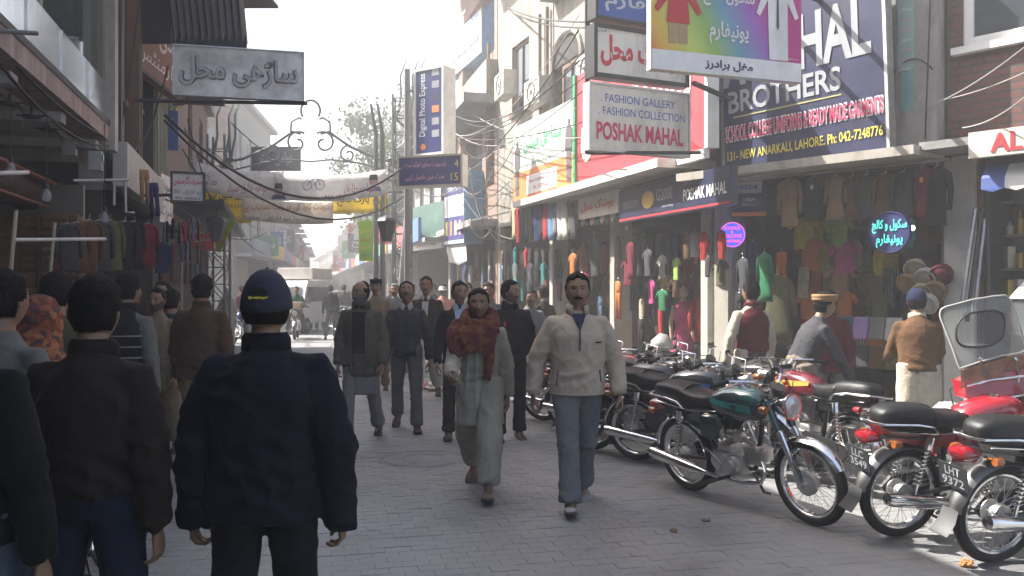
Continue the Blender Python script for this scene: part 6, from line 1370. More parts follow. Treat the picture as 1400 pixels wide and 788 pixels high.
# 22 pakol hat man
def x22(H):
    M, e = H['M'], H['e']; pk = cloth('pakol tan', (.27, .17, .08)); q = MB(); q.torus(M @ v3(0, -.0, .055), M.to_3x3() @ v3(0, 0, 1), .092, .022, n=24, m=8); q.tube([M @ v3(0, 0, .05), M @ v3(0, 0, .085), M @ v3(0, 0, .1)], [.1, .118, .108], n=24); q.obj('wool_hat', pk, e, smooth=True)
person('man in round tan wool hat and charcoal sweater reaching down to a motorcycle', at(1092, 7.9), -80, h=1.64, lean=26, headpitch=-10, mous=1, top=dict(m=c_greysw, hem=.1, w=1.0, name='sweater'), bottom=dict(m=cloth('dun kameez', (.2, .17, .13)), kind='shalwar'), arms=((16, 8, 8), (-14, 8, 16)), legs=((10, 10), (-8, 6)), hair='short', extras=x22, vox=.013)
person('man in maroon jacket partly hidden behind the wool hat wearer', at(1133, 9.0), -20, h=1.6, top=dict(m=c_maroon, hem=.15), bottom=dict(m=c_greytr))
# 23 brown sweater
def x23(H):
    M, e = H['M'], H['e']; q = MB(); n = 20; q.loft([[M @ v3(.086 * r * math.cos(a), -.004 + .106 * r * math.sin(a), z) for a in [2 * PI * g / n for g in range(n)]] for r, z in ((1.02, .0), (1.06, .02), (1.03, .045), (.95, .08), (.7, .112), (.3, .13), (.05, .133))]); q.obj('knit_cap', cloth('knit navy', (.015, .02, .05)), e, smooth=True)
    H['collar'](c_creamk, r=.06, hh=.035, open_=.2)
person('man in brown sweater, navy knit cap and long cream kameez studying the shop display', at(1256, 7.95), -14, h=1.62, lean=8, top=[dict(m=c_brsw, hem=.03, w=1.12, name='sweater', vox=.012, wr=.004), dict(m=c_creamk, hem=.46, w=.94, sleeves=False, skirt=True, flare=.2, name='kameez', kind='vert', wr=.008)], bottom=dict(m=c_creamk, kind='shalwar'), arms=((22, 10, 40), (18, 12, 50)), extras=x23, vox=.013)
# background passers-by
random.seed(21)
bgp = [(540, 16.5, 1.70, c_greyk, 'grey haired passer-by half hidden between the parka and sweater men', 180), (606, 18, 1.70, c_pinkc, 'distant man in salmon shirt and white cap in the crowd', 175), (722, 12.3, 1.62, c_greyk, 'stooping grey passer-by behind the man in black', 200), (535, 23, 1.7, c_blk, 'dark passer-by beside the right lattice column', 180), (452, 27, 1.7, c_blk, 'dark figure walking by the distant motorcycle', 10),
       (470, 30, 1.72, c_brown, 'brown clad figure between the van and the walkers', 0), (512, 33, 1.7, c_greytr, 'grey figure far down the street under the banners', 0), (376, 34, 1.7, c_blk, 'dark figure just left of the white van', 190), (345, 22, 1.7, c_dkgreen, 'dark green clad figure standing by the left shops beyond the column', 30),
       (330, 27, 1.68, c_maroon, 'maroon clad figure by the left shops in the haze', 60), (593, 22, 1.7, c_navy, 'dark navy passer-by near the blue edged sign', 150), (565, 26, 1.72, c_ligrey, 'light grey passer-by far off behind the sweater man', 180), (640, 16, 1.72, c_olive, 'olive passer-by behind the blazer wearer on the shop side', 160), (744, 13.8, 1.66, c_brown, 'brown clad shopper by the banner shop entrance', 40), (420, 48, 1.7, c_blk, 'tiny dark figure beside the distant cars', 0), (500, 45, 1.7, c_midbrown, 'tiny brown figure among the distant cars', 180), (184, 10.8, 1.7, c_navy, 'man in navy standing inside the second left shop', 200), (668, 13.0, 1.7, c_greytr, 'grey passer-by glimpsed between scarf wearer and man in black', 185)]
for px, Y, hh, m_, lab, fc_ in bgp:
    ex = None
    if 'white cap' in lab: ex = lambda H: cap(H, cloth('white cap', (.6, .6, .6)))
    person(lab, at(px, Y), fc_ + random.uniform(-8, 8), h=hh, top=dict(m=m_, hem=random.choice((.08, .35)), w=1.03), bottom=dict(m=random.choice((c_greytr, c_blk, c_greyk, c_white)), kind=random.choice(('trouser', 'shalwar'))), legs=((14, 6), (-12, 12)) if random.random() < .6 else ((-10, 14), (12, 5)), vox=.024 if Y > 20 else .018, mous=random.choice((0, 1)), lean=12 if 'stooping' in lab else 0, extras=ex, hair='grey' if 'grey haired' in lab else 'short', skin=random.choice((0, 1)))
random.seed(33)
for i in range(14):
    Y = random.uniform(30, 62); px = random.uniform(385, 545) if i % 3 else random.uniform(330, 380); cl = ['black', 'grey', 'brown', 'white', 'dark green', 'cream', 'navy', 'maroon', 'pale blue', 'tan', 'charcoal', 'olive', 'rust', 'pink'][i]
    m_ = [c_blk, c_greyk, c_brown, c_white, c_dkgreen, c_creamk, c_navy, c_maroon, c_bluesh, c_khaki, c_greysw, c_olive, c_midbrown, c_pinkc][i]
    person('tiny far pedestrian in %s in the haze between the %s' % (cl, 'van and the right poles' if i % 3 else 'left shops and the van'), at(px, Y), random.choice((0, 180)) + random.uniform(-20, 20), h=random.uniform(1.6, 1.75), top=dict(m=m_, hem=random.choice((.08, .38)), w=1.03), bottom=dict(m=random.choice((c_greytr, c_blk, c_white)), kind='trouser'), legs=((14, 6), (-12, 12)), vox=.032)
finish()
# ------------------------------------------------------------------ motorcycles
rub = mat('tyre rubber', (.022, .021, .02), rough=.85, var=.3, bump=.5, bscale=50); chrome = metal('chrome', (.75, .75, .75), .12); steel = metal('steel', (.42, .42, .42), .35); engm = metal('engine alloy', (.6, .6, .58), .4, bump=.3)
seatm = mat('seat vinyl', (.014, .014, .015), spec=.3, rough=.4, var=.2, bump=.25, bscale=150); bframe = mat('frame black', (.02, .02, .02), rough=.35, coat=.3); redl = mat('tail red lens', (.28, .012, .02), rough=.15, coat=.8); orl = mat('amber lens', (.3, .09, .02), rough=.25, coat=.6)
dsteel = metal('dull steel', (.2, .2, .2), .5); lensm = mat('headlamp glass', (.55, .56, .56), rough=.08, metal=.4); platem = mat('plate black', (.025, .028, .03), rough=.5); mirm = metal('mirror', (.8, .8, .8), .04)
def enamel(n, c): return mat('enamel ' + n, c, rough=.16, var=.04, coat=1.0)
WB, WR, TR = 1.2, .262, .034
BC = {}
def bpart(key, f, m, smooth=35):
    k = (key, tuple(x.name for x in m) if isinstance(m, list) else m.name)
    if k not in BC:
        b = MB(); f(b); me = b.mesh(key.split('#')[0], m)
        if smooth: smooth_angle(me, smooth)
        BC[k] = me
    return BC[k]
def motorcycle(label, rear, front, tank, stripe, plate=None, side=None, rack=False, box=False, lean=7, fend=None, chromefend=True, rider_y=0, group='parked motorcycles', steer=0, mirrors=False, hl=True, accent=None):
    """rear / front: ground contact points of the wheels"""
    rear, front = Vector(rear), Vector(front); d = front - rear; e = empty('motorcycle', (*(rear + d * .5), 0)); tag(e, label, 'motorcycle', group)
    e.rotation_euler = (R(lean), 0, math.atan2(d.y, d.x)); e.rotation_mode = 'XYZ'; e.location.z = .012 + .012 * abs(math.sin(R(lean)))
    side = side or tank; fm_ = chrome if chromefend else (fend or tank)
    # local: x forward, y left, z up; rear axle at (-WB/2,0,WR+TR)
    ax = WR + TR; rx, fx = -WB / 2, WB / 2
    def add(nm, f, m, par=e, smooth=35, loc=None):
        o = link(nm.split('#')[0], bpart(nm, f, m, smooth), par)
        if loc: o.location = loc
        return o
    st = empty('x'); D.objects.remove(st)
    for which, x in (('rear', rx), ('front', fx)):
        wprof = [(.034 * math.cos(t) * 1.0, .036 * math.sin(t)) for t in [2 * PI * i / 14 for i in range(14)]]
        wl = add('wheel', lambda b: b.torus((0, 0, 0), (0, 1, 0), WR, .034, n=48, prof=[(-.03, .02), (-.012, .034), (.01, .036), (.022, .03), (.026, .024), (.022, .022), (.03, .015), (.034, .0), (.03, -.015), (.022, -.022), (.026, -.024), (.022, -.03), (.01, -.036), (-.012, -.034), (-.03, -.02)]), rub, loc=(x, 0, ax))
        wl.name = 'wheel'
        add('rim', lambda b: b.torus((0, 0, 0), (0, 1, 0), WR - .033, .01, n=48, prof=[(.008, .024), (-.004, .024), (-.007, .018), (-.016, .012), (-.016, -.012), (-.007, -.018), (-.004, -.024), (.008, -.024)]), chrome, wl)
        def spokes(b):
            for i in range(36):
                a = 2 * PI * i / 36; s_ = 1 if i % 2 else -1; a2 = a + (.42 if (i // 2) % 2 else -.42)
                b.tube([(.05 * math.cos(a2), s_ * .022, .05 * math.sin(a2)), ((WR - .045) * math.cos(a), s_ * .004, (WR - .045) * math.sin(a))], .0016, n=3, cap=False)
        add('spokes', spokes, steel, wl)['kind'] = 'stuff'
        if which == 'front': add('hub#f', lambda b: (b.disc((0, 0, 0), (0, 1, 0), .03, .09), b.disc((0, -.03, 0), (0, 1, 0), .082, .03, n=28), b.disc((0, -.047, 0), (0, 1, 0), .074, .006, n=28), b.disc((0, .03, 0), (0, 1, 0), .05, .012), b.disc((0, -.06, 0), (0, 1, 0), .014, .03, n=8)), engm, wl)
        else: add('hub#r', lambda b: (b.disc((0, 0, 0), (0, 1, 0), .035, .12), b.disc((0, -.03, 0), (0, 1, 0), .062, .04, n=28), b.disc((0, -.052, 0), (0, 1, 0), .05, .006, n=28), b.disc((0, .045, 0), (0, 1, 0), .07, .006, n=24), b.disc((0, -.07, 0), (0, 1, 0), .012, .04, n=8)), engm, wl)
    def fender(x, a0, a1, r, w, drop=0):
        def f(b):
            rings = []
            for i in range(19):
                a = R(a0 + (a1 - a0) * i / 18); dr = v3(math.cos(a), 0, math.sin(a)); ww = w * (1 if 1 < i < 17 else .8)
                c = v3(x, 0, ax); ring = []
                for k in range(9): t = -1 + 2 * k / 8; ring.append(c + dr * (r - .03 * t * t) + v3(0, ww * t, 0))
                for k in range(9): t = 1 - 2 * k / 8; ring.append(c + dr * (r - .004 - .03 * t * t) + v3(0, ww * t * .96, 0))
                rings.append(ring)
            b.loft(rings)
        return f
    add('front_fender', fender(fx, 25, 150, WR + .055, .05), fm_); add('rear_fender', fender(rx, 40, 175, WR + .065, .062), chrome if chromefend else (fend or bframe))
    add('mud_flap', lambda b: b.tube([(rx - .325, 0, ax + .05), (rx - .345, 0, ax - .02), (rx - .4, 0, ax - .09)], [(.006, .06), (.006, .065), (.005, .07)], n=8, up=(1, 0, 0)), mat('flap', (.07, .07, .07), rough=.55))
    hd_ = v3(-.42, 0, .9).normalized(); hs = v3(fx - .33, 0, .86)   # steering head
    for s_ in (-1, 1):
        add('fork#%d' % s_, lambda b: (b.tube([(fx, s_ * .07, ax - .02), (fx - .02, s_ * .07, ax), (fx - .145, s_ * .07, .6), (fx - .16, s_ * .07, .63)], [.016, .022, .022, .024], n=10), b.tube([(fx - .145, s_ * .07, .6), (fx - .255, s_ * .075, .86)], .016, n=10)), chrome if s_ else chrome)
        add('fork_cover#%d' % s_, lambda b: b.tube([(fx - .165, s_ * .07, .64), (fx - .245, s_ * .075, .84)], [.026, .028], n=10), side)
    add('axle', lambda b: b.tube([(fx, -.09, ax), (fx, .09, ax)], .008, n=8), steel)
    # headlight
    add('headlight', lambda b: b.tube([(fx - .24, 0, .79), (fx - .16, 0, .8), (fx - .1, 0, .8), (fx - .085, 0, .8)], [.04, .075, .088, .09], n=24), side if False else chrome)
    add('headlight_lens', lambda b: b.tube([(fx - .086, 0, .8), (fx - .075, 0, .8), (fx - .062, 0, .8)], [.08, .07, .03], n=24), lensm)
    add('speedometer', lambda b: (b.tube([(fx - .22, 0, .88), (fx - .19, 0, .93)], [.045, .05], n=18), b.cbox((fx - .24, 0, .87), (.07, .19, .02))), bframe)
    # handlebars
    hx = fx - .28
    add('handlebar', lambda b: b.tube([(hx - .14, -.36, .985), (hx - .1, -.26, 1.0), (hx - .0, -.13, .98), (hx + .01, -.07, .9), (hx + .01, .07, .9), (hx, .13, .98), (hx - .1, .26, 1.0), (hx - .14, .36, .985)], .0115, n=8), chrome)
    for s_ in (-1, 1):
        add('grip#%d' % s_, lambda b: (b.tube([(hx - .108, s_ * .27, 1.0), (hx - .145, s_ * .375, .984)], .018, n=10), b.disc((hx - .15, s_ * .385, .982), (-.3, s_, 0), .021, .01, n=10)), seatm)
        add('lever#%d' % s_, lambda b: b.tube([(hx - .06, s_ * .22, .985), (hx - .05, s_ * .27, .985), (hx - .1, s_ * .37, .96)], [.01, .006, .006], n=6), steel)
        if mirrors:
            add('mirror#%d' % s_, lambda b: (b.tube([(hx - .06, s_ * .2, 1.0), (hx - .05, s_ * .24, 1.12), (hx - .07, s_ * .3, 1.16)], .005, n=6), b.tube([(hx - .075, s_ * .32, 1.17), (hx - .055, s_ * .32, 1.17)], [(.045, .06), (.035, .05)], n=16, up=(0, 0, 1))), bframe)
        add('indicator#f%d' % s_, lambda b: (b.tube([(fx - .2, s_ * .09, .8), (fx - .2, s_ * .15, .8)], .007, n=6), b.tube([(fx - .225, s_ * .165, .8), (fx - .2, s_ * .165, .8), (fx - .17, s_ * .165, .8)], [.02, .028, .024], n=12)), orl)
        add('indicator#r%d' % s_, lambda b: (b.tube([(rx - .17, s_ * .06, .655), (rx - .17, s_ * .14, .655)], .007, n=6), b.tube([(rx - .2, s_ * .155, .655), (rx - .17, s_ * .155, .655), (rx - .145, s_ * .155, .655)], [.024, .028, .02], n=12)), orl if not box else redl)
    # tank
    def tankf(b):
        rings = []; n = 18
        for (x, z0, z1, w_) in ((.3, .73, .81, .03), (.285, .69, .855, .08), (.2, .66, .895, .112), (.08, .65, .905, .128), (-.06, .655, .885, .122), (-.17, .67, .85, .1), (-.23, .69, .8, .07)):
            c = (z0 + z1) / 2; h = (z1 - z0) / 2
            rings.append([(x, w_ * abs(math.cos(t)) ** .8 * (1 if math.cos(t) > 0 else -1), c + h * abs(math.sin(t)) ** .85 * (1 if math.sin(t) > 0 else -1)) for t in [2 * PI * j / n for j in range(n)]])
        b.loft(rings)
    add('fuel_tank', tankf, tank, smooth=60)
    add('filler_cap', lambda b: b.disc((.06, 0, .907), (0, 0, 1), .03, .02, n=18), chrome)
    for s_ in (-1, 1):
        def decal(b, s_=s_, z0=.76, hh=.05):
            vs = []
            for i in range(11):
                x = -.17 + .4 * i / 10
                for zz in (z0 + .02 - hh * (i / 10), z0 + .055 - .02 * (i / 10)):
                    wv = .123 * (1 - ((x - .04) / .32) ** 2 * .42); c = .78; u = min(.95, abs(zz - c) / .115); vs.append((x, s_ * (wv * (1 - u ** 2) ** .42 + .006), zz))
            b.add(vs, [(2 * i, 2 * i + 2, 2 * i + 3, 2 * i + 1) if s_ > 0 else (2 * i, 2 * i + 1, 2 * i + 3, 2 * i + 2) for i in range(10)])
        add('tank_stripe#%d' % s_, decal, stripe)
        if accent: add('tank_accent#%d' % s_, lambda b, s_=s_: decal(b, s_, .725, .03), accent)
        add('side_cover#%d' % s_, lambda b: b.loft([[(-.3, s_ * .085, .5), (-.14, s_ * .1, .49), (-.05, s_ * .1, .6), (-.1, s_ * .1, .69), (-.3, s_ * .09, .68)], [(-.29, s_ * .115, .51), (-.15, s_ * .125, .5), (-.07, s_ * .122, .6), (-.11, s_ * .12, .67), (-.29, s_ * .115, .665)]]), side, smooth=50)
    # seat: long padded saddle with step
    def seatf(b):
        rings = []; n = 16
        for (x, z0, z1, w_) in ((-.17, .73, .78, .05), (-.19, .71, .81, .085), (-.25, .7, .815, .105), (-.36, .69, .818, .118), (-.45, .69, .84, .122), (-.5, .695, .865, .122), (-.62, .70, .872, .118), (-.74, .715, .87, .11), (-.8, .73, .855, .09), (-.83, .76, .82, .05)):
            c = (z0 + z1) / 2; h = (z1 - z0) / 2
            rings.append([(x, w_ * abs(math.cos(t)) ** .55 * (1 if math.cos(t) > 0 else -1), c + h * abs(math.sin(t)) ** .6 * (1 if math.sin(t) > 0 else -1)) for t in [2 * PI * j / n for j in range(n)]])
        b.loft(rings)
    add('seat', seatf, seatm, smooth=60)
    add('seat_strap', lambda b: b.tube([(-.47, .122 * math.cos(t) * 1.03, .775 + .085 * math.sin(t)) for t in [-.4 + (PI + .8) * i / 14 for i in range(15)]], [(.004, .014)] * 15, n=6), seatm)
    for s_ in (-1, 1): add('seat_trim#%d' % s_, lambda b: b.tube([(-.12, s_ * .1, .71), (-.4, s_ * .124, .692), (-.78, s_ * .105, .722)], .006, n=6), chrome)
    add('under_tray', lambda b: b.loft([[(-.3, y, .6), (-.3, y, .69), (-.66, y * .85, .7), (-.84, y * .6, .76), (-.8, y * .6, .69), (-.6, y * .8, .62)] for y in (-.095, .095)]), side, smooth=30)
    # grab rail
    if rack: add('grab_rail', lambda b: (b.tube([(-.55, .13, .72), (-.75, .14, .9), (-.9, .12, .97), (-.93, 0, .98), (-.9, -.12, .97), (-.75, -.14, .9), (-.55, -.13, .72)], .011, n=8), b.tube([(-.6, .13, .78), (-.88, .12, .8), (-.88, -.12, .8), (-.6, -.13, .78)], .009, n=8)), chrome)
    else: add('grab_rail', lambda b: b.tube([(-.45, .13, .7), (-.5, .135, .745), (-.62, .135, .765), (-.84, .115, .77), (-.88, .06, .77), (-.88, -.06, .77), (-.84, -.115, .77), (-.62, -.135, .765), (-.5, -.135, .745), (-.45, -.13, .7)], .009, n=8), chrome)
    # tail lamp and plate
    add('tail_light', lambda b: b.tube([(-.82, 0, .665), (-.88, 0, .67), (-.915, 0, .665), (-.925, 0, .66)], [(.035, .06), (.045, .075), (.04, .07), (.02, .04)], n=16, up=(0, 0, 1)), redl)
    pl = add('number_plate', lambda b: b.cbox((0, 0, 0), (.006, .19, .125), Matrix.Rotation(R(-14), 3, 'Y')), platem, smooth=None, loc=(-.925, 0, .535)); pl.scale = (1, 1.12, 1.12)
    if plate:
        for i, t_ in enumerate(plate):
            me0, lo, hi = text_mesh(t_, .01); me = me0.copy(); a = np.empty(len(me.vertices) * 3); me.vertices.foreach_get('co', a); a = a.reshape(-1, 3)
            sx = (.145 if i else .1) / (hi[0] - lo[0]); sz = .045 / (hi[1] - lo[1]); u = (a[:, 0] - (lo[0] + hi[0]) / 2) * sx; v = (a[:, 1] - (lo[1] + hi[1]) / 2) * sz + (.028, -.028)[i]
            c14, s14 = math.cos(R(-14)), math.sin(R(-14)); X0 = -.0045; b_ = np.stack([X0 * c14 + v * s14, -u, -X0 * s14 + v * c14], 1); me.vertices.foreach_set('co', b_.ravel()); me.materials.clear(); me.materials.append(t_silver); me.name = 'lettering'; me.update(); link('lettering', me, pl)
    # frame, engine
    add('frame', lambda b: (b.tube([(.27, 0, .84), (.2, 0, .55), (.12, 0, .3), (-.05, 0, .27)], .018, n=8), b.tube([(.26, 0, .8), (-.1, 0, .66), (-.3, 0, .6), (-.28, 0, .33)], .018, n=8), b.tube([(-.1, .05, .66), (-.5, .09, .66), (-.8, .05, .69)], .012, n=6), b.tube([(-.1, -.05, .66), (-.5, -.09, .66), (-.8, -.05, .69)], .012, n=6),
                            b.tube([(-.28, .08, .33), (rx, .085, ax)], .015, n=8), b.tube([(-.28, -.08, .33), (rx, -.085, ax)], .015, n=8), b.tube([(.255, 0, .74), (.285, 0, .9)], .03, n=10)), bframe)
    def eng(b):
        b.bbox_((-.08, 0, .33), (.3, .17, .16), .035); b.disc((-.02, -.1, .32), (0, 1, 0), .07, .05, n=24); b.disc((-.15, -.095, .34), (0, 1, 0), .055, .05, n=20); b.disc((-.02, .1, .33), (0, 1, 0), .075, .05, n=24); b.disc((-.02, -.128, .32), (0, 1, 0), .045, .01, n=20)
        b.bbox_((-.12, 0, .43), (.14, .12, .07), .02)
    add('engine', eng, engm, smooth=40)
    def cyl(b):
        for i in range(7): b.bbox_((.08 + i * .02, 0, .4 + i * .003), (.008, .13 - .004 * abs(i - 3), .13), .003, Matrix.Rotation(R(-8), 3, 'Y'))
        b.bbox_((.15, 0, .41), (.17, .08, .085), .01); b.bbox_((.235, 0, .425), (.04, .11, .1), .015)
    add('cylinder', cyl, engm, smooth=40)
    add('carburettor', lambda b: (b.bbox_((.02, -.03, .53), (.08, .06, .07), .012), b.tube([(.06, -.03, .52), (.15, -.02, .47)], .018, n=8), b.disc((-.05, -.03, .54), (1, 0, 0), .035, .06)), engm)
    add('exhaust', lambda b: (b.tube([(.24, -.05, .38), (.3, -.09, .33), (.26, -.11, .25), (.1, -.13, .23), (-.25, -.14, .24)], .016, n=10), b.tube([(-.25, -.14, .24), (-.33, -.145, .25), (-.38, -.15, .255), (-.78, -.165, .31), (-.825, -.167, .316), (-.83, -.167, .317)], [.018, .032, .04, .045, .038, .018], n=14)), chrome)
    add('chain_case', lambda b: b.loft([[(-.16, y, .4), (-.2, y, .27), (rx, y, ax - .07), (rx - .07, y, ax), (rx, y, ax + .07), (-.2, y, .42)] for y in (.09, .115)]), bframe)
    for s_ in (-1, 1):
        add('shock_absorber#%d' % s_, lambda b: (b.tube([(rx + .02, s_ * .11, ax + .02), (-.5, s_ * .11, .66)], .012, n=8), b.tube([(-.515, s_ * .11, .6), (-.5, s_ * .11, .68)], .03, n=10),
            b.tube([v3(rx + .02, s_ * .11, ax + .04).lerp(v3(-.51, s_ * .11, .62), .12 + .8 * i / 64) + v3(.026 * math.cos(i * .9), .026 * math.sin(i * .9), 0) for i in range(65)], .0045, n=4)), chrome)
        add('foot_peg#%d' % s_, lambda b: b.tube([(-.02, s_ * .06, .25), (-.02, s_ * .19, .26), (-.02, s_ * .24, .26)], [.008, .014, .014], n=8), seatm)
    add('side_stand', lambda b: b.tube([(-.02, .1, .25), (-.08, .26, .02 + .28 * math.tan(R(lean)) * 0), (-.04, .29, .005)], .011, n=8), bframe) if lean > 0 else add('side_stand#o', lambda b: b.tube([(-.06, .1, .25), (-.3, .12, .22)], .011, n=8), bframe)
    add('centre_stand', lambda b: b.tube([(-.16, -.1, .22), (-.34, -.13, .12), (-.34, .13, .12), (-.16, .1, .22)], .012, n=8), bframe)
    add('kick_lever', lambda b: b.tube([(-.1, -.12, .33), (-.16, -.16, .42), (-.14, -.22, .46)], .009, n=8), steel)
    def wires(b):
        for s_ in (-1, 1): b.tube([(hx - .05, s_ * .2, .985), (hx + .12, s_ * .12, .97), (hx + .12, s_ * .05, .8), (.2, s_ * .03, .62)], .004, n=5)
        b.tube([(hx - .05, -.2, .985), (fx - .02, -.14, .86), (fx - .06, -.1, .6), (fx, -.07, ax + .04)], .004, n=5)
    add('control_cables', wires, bframe)
    return e
grn = enamel('dark teal', (.006, .028, .03)); redE = enamel('red', (.32, .01, .02)); blkE = enamel('black', (.012, .012, .013)); blueE = enamel('blue', (.02, .06, .3)); mrE = enamel('maroon', (.12, .01, .02))
dteal = mat('decal teal', (.03, .22, .22), rough=.3); dgold = mat('decal gold', (.5, .3, .06), rough=.3); dred = mat('decal red', (.5, .04, .03), rough=.3); dblue = mat('decal blue', (.1, .2, .5), rough=.3)
motorcycle('dark teal green motorcycle with chrome mudguards leaning on its stand in front', (1.42, 6.93), (2.03, 5.92), grn, dteal, lean=8)
motorcycle('black motorcycle with red and blue tank decal behind the teal one', (1.17, 8.12), (2.12, 7.42), blkE, dblue, plate=('LZR', '4417') and None, accent=dred, side=blkE)
motorcycle('black motorcycle nosed in just beside the cream fleece man, mostly hidden', (.88, 8.6), (1.75, 8.15), blkE, dred, plate=None, side=mrE)
motorcycle('motorcycle with red tail light showing behind the fleece man, left of the row', (.42, 10.5), (1.35, 9.9), mrE, dgold, side=blkE)
motorcycle('maroon motorcycle standing beyond the fleece man with chrome bars', (.7, 9.7), (1.6, 9.1), mrE, dgold, side=blkE)
motorcycle('black motorcycle with bare chrome handlebar in the middle of the row', (1.35, 9.25), (2.1, 8.45), blkE, dgold)
motorcycle('red and green decal motorcycle farthest back near the cardboard box', (1.1, 10.1), (2.0, 9.45), blkE, mat('decal green', (.05, .3, .12), rough=.3), accent=dred)
motorcycle('red and yellow tank motorcycle with rear grab rail, facing the shop behind the teal one', (2.62, 6.85), (2.15, 7.95), mrE, dgold, rack=True, side=blkE, box=True, chromefend=True)
motorcycle('black motorcycle with grey side panel between the teal bike and the shop step', (2.02, 8.9), (2.75, 8.0), blkE, dgold, accent=dred)
motorcycle('red motorcycle with plate LLC 3549 second from the right edge', (2.50, 5.66), (3.62, 5.95), redE, dgold, plate=('LLC', '3549'), lean=6, side=redE, chromefend=False, fend=dsteel)
motorcycle('nearest black motorcycle with plate LHT 9372 at the lower right corner', (2.80, 5.12), (3.95, 5.45), blkE, dgold, plate=('LHT', '9372'), lean=6, side=blkE, chromefend=False, fend=dsteel)
motorcycle('motorcycle with white on black plate LHT 387 hidden among the men at far left', (-2.18, 4.25), (-2.75, 5.3), blkE, dred, plate=('LHT', '387'), lean=4)
# large motorcycle / cart with plastic windshield
ws = motorcycle('red motorcycle wearing a huge clear plastic windshield at the right edge', (4.25, 6.55), (3.25, 6.25), redE, dgold, lean=-2, side=redE, mirrors=False)
def pt(px, py, Y, dy=0): v = P(px, py, Y); v.y += dy; return v
wsh = empty('windshield', P(1350, 455, 5.9)); W0 = Vector(wsh.location); 
plastic = mat('scratched clear plastic', (.26, .26, .24), rough=.28, var=.3, nscale=5, alpha=.36, bump=.4, bscale=25, spec=.8)
def Wp(px, py, dy=0.0): return pt(px, py, 5.9 + (455 - py) * .0012, dy) - W0
outl = [(1315, 505), (1308, 480), (1300, 455), (1293, 432), (1294, 424), (1300, 420), (1330, 410), (1360, 405), (1376, 404), (1384, 409), (1392, 422), (1404, 450), (1418, 482), (1400, 484), (1370, 487), (1340, 495)]
ov = [(1343 + 32 * math.copysign(abs(math.cos(t)) ** .7, math.cos(t)), 450 - 24 * math.copysign(abs(math.sin(t)) ** .75, math.sin(t)) - 6 * math.cos(t)) for t in [2 * PI * i / 32 for i in range(32)]]
def resamp(pts, n):
    L = [0]; m = len(pts)
    for i in range(m): a, b_ = pts[i], pts[(i + 1) % m]; L.append(L[-1] + math.dist(a, b_))
    r = []
    for k in range(n):
        s_ = L[-1] * k / n; i = max(j for j in range(m) if L[j] <= s_); t = (s_ - L[i]) / (L[i + 1] - L[i]); a, b_ = pts[i], pts[(i + 1) % m]; r.append((a[0] + (b_[0] - a[0]) * t, a[1] + (b_[1] - a[1]) * t))
    return r
def byang(pts, c, n=64):
    r = resamp(pts, 600); o_ = []
    for k in range(n): a = 2 * PI * k / n; o_.append(min(r, key=lambda p: abs(math.remainder(math.atan2(p[1] - c[1], p[0] - c[0]) - a, 2 * PI))))
    return o_
c_ = (1345, 450); A_ = byang(outl, c_); B_ = byang(ov, c_); q = MB(); n = 64
def curve_y(p): return .08 * ((p[0] - 1350) / 55) ** 2
vs = [Wp(*p, curve_y(p)) for p in A_] + [Wp(*p, curve_y(p)) for p in B_] + [Wp(*p, curve_y(p) + .004) for p in A_] + [Wp(*p, curve_y(p) + .004) for p in B_]
q.add(vs, [(i, (i + 1) % n, n + (i + 1) % n, n + i) for i in range(n)] + [(2 * n + i, 3 * n + i, 3 * n + (i + 1) % n, 2 * n + (i + 1) % n) for i in range(n)]); q.obj('plastic_sheet', plastic, wsh, smooth=True)
q = MB(); q.tube([Wp(*p, curve_y(p)) for p in A_], .007, n=6, close=True); q.obj('edging', mat('edging', (.35, .35, .33), rough=.4), wsh)
q = MB(); q.tube([Wp(*p, curve_y(p)) for p in B_], .008, n=6, close=True); q.obj('window_rim', seatm, wsh)
q = MB(); q.add([Wp(*p, curve_y(p) + .002) for p in B_], [tuple(range(n))[::-1]]); q.obj('clear_window', mat('clear window', (.3, .31, .31), rough=.1, alpha=.18), wsh)
q = MB(); low = [(1315, 506), (1340, 497), (1370, 489), (1418, 484)]; 
rows_ = [[Wp(x, y + dy_, curve_y((x, y)) - .02) for x, y in low] for dy_ in (1, 12, 26)]; vs = [p for r_ in rows_ for p in r_]; q.add(vs + [v + v3(0, .02, 0) for v in vs], [(r_ * 4 + i, r_ * 4 + i + 1, r_ * 4 + i + 5, r_ * 4 + i + 4) for r_ in range(2) for i in range(3)]); q.obj('leather_skirt', mat('tan leather', (.22, .09, .04), rough=.5, var=.5, nscale=8), wsh, smooth=True)
q = MB(); 
for i, x in enumerate((1338, 1386)):
    q = MB(); a = Wp(x, 491, -.02); q.sphere(a, .016, 8, 6); q.tube([a, a + v3(.015, -.02, -.1), a + v3(-.01, -.01, -.22)], .008, n=6); q.obj('clamp', chrome, wsh)
q = MB(); q.loft([[Wp(x, y, -.0) + v3(0, d_, 0) for x, y in ((1318, 522), (1345, 513), (1420, 503), (1425, 545), (1345, 552), (1322, 545))] for d_ in (0, .16)]); q.obj('red_cowl', redE, wsh)
q = MB(); q.tube([Wp(1318, 528, -.03), Wp(1350, 519, -.04), Wp(1420, 511, -.04)], .009, n=8); q.tube([Wp(1320, 548, -.03), Wp(1360, 545, -.05), Wp(1425, 534, -.04)], .007, n=8); q.obj('chrome_bars', chrome, wsh)
tag(wsh, 'tall scratched clear windshield with an oval window over a red cowl', 'windshield')
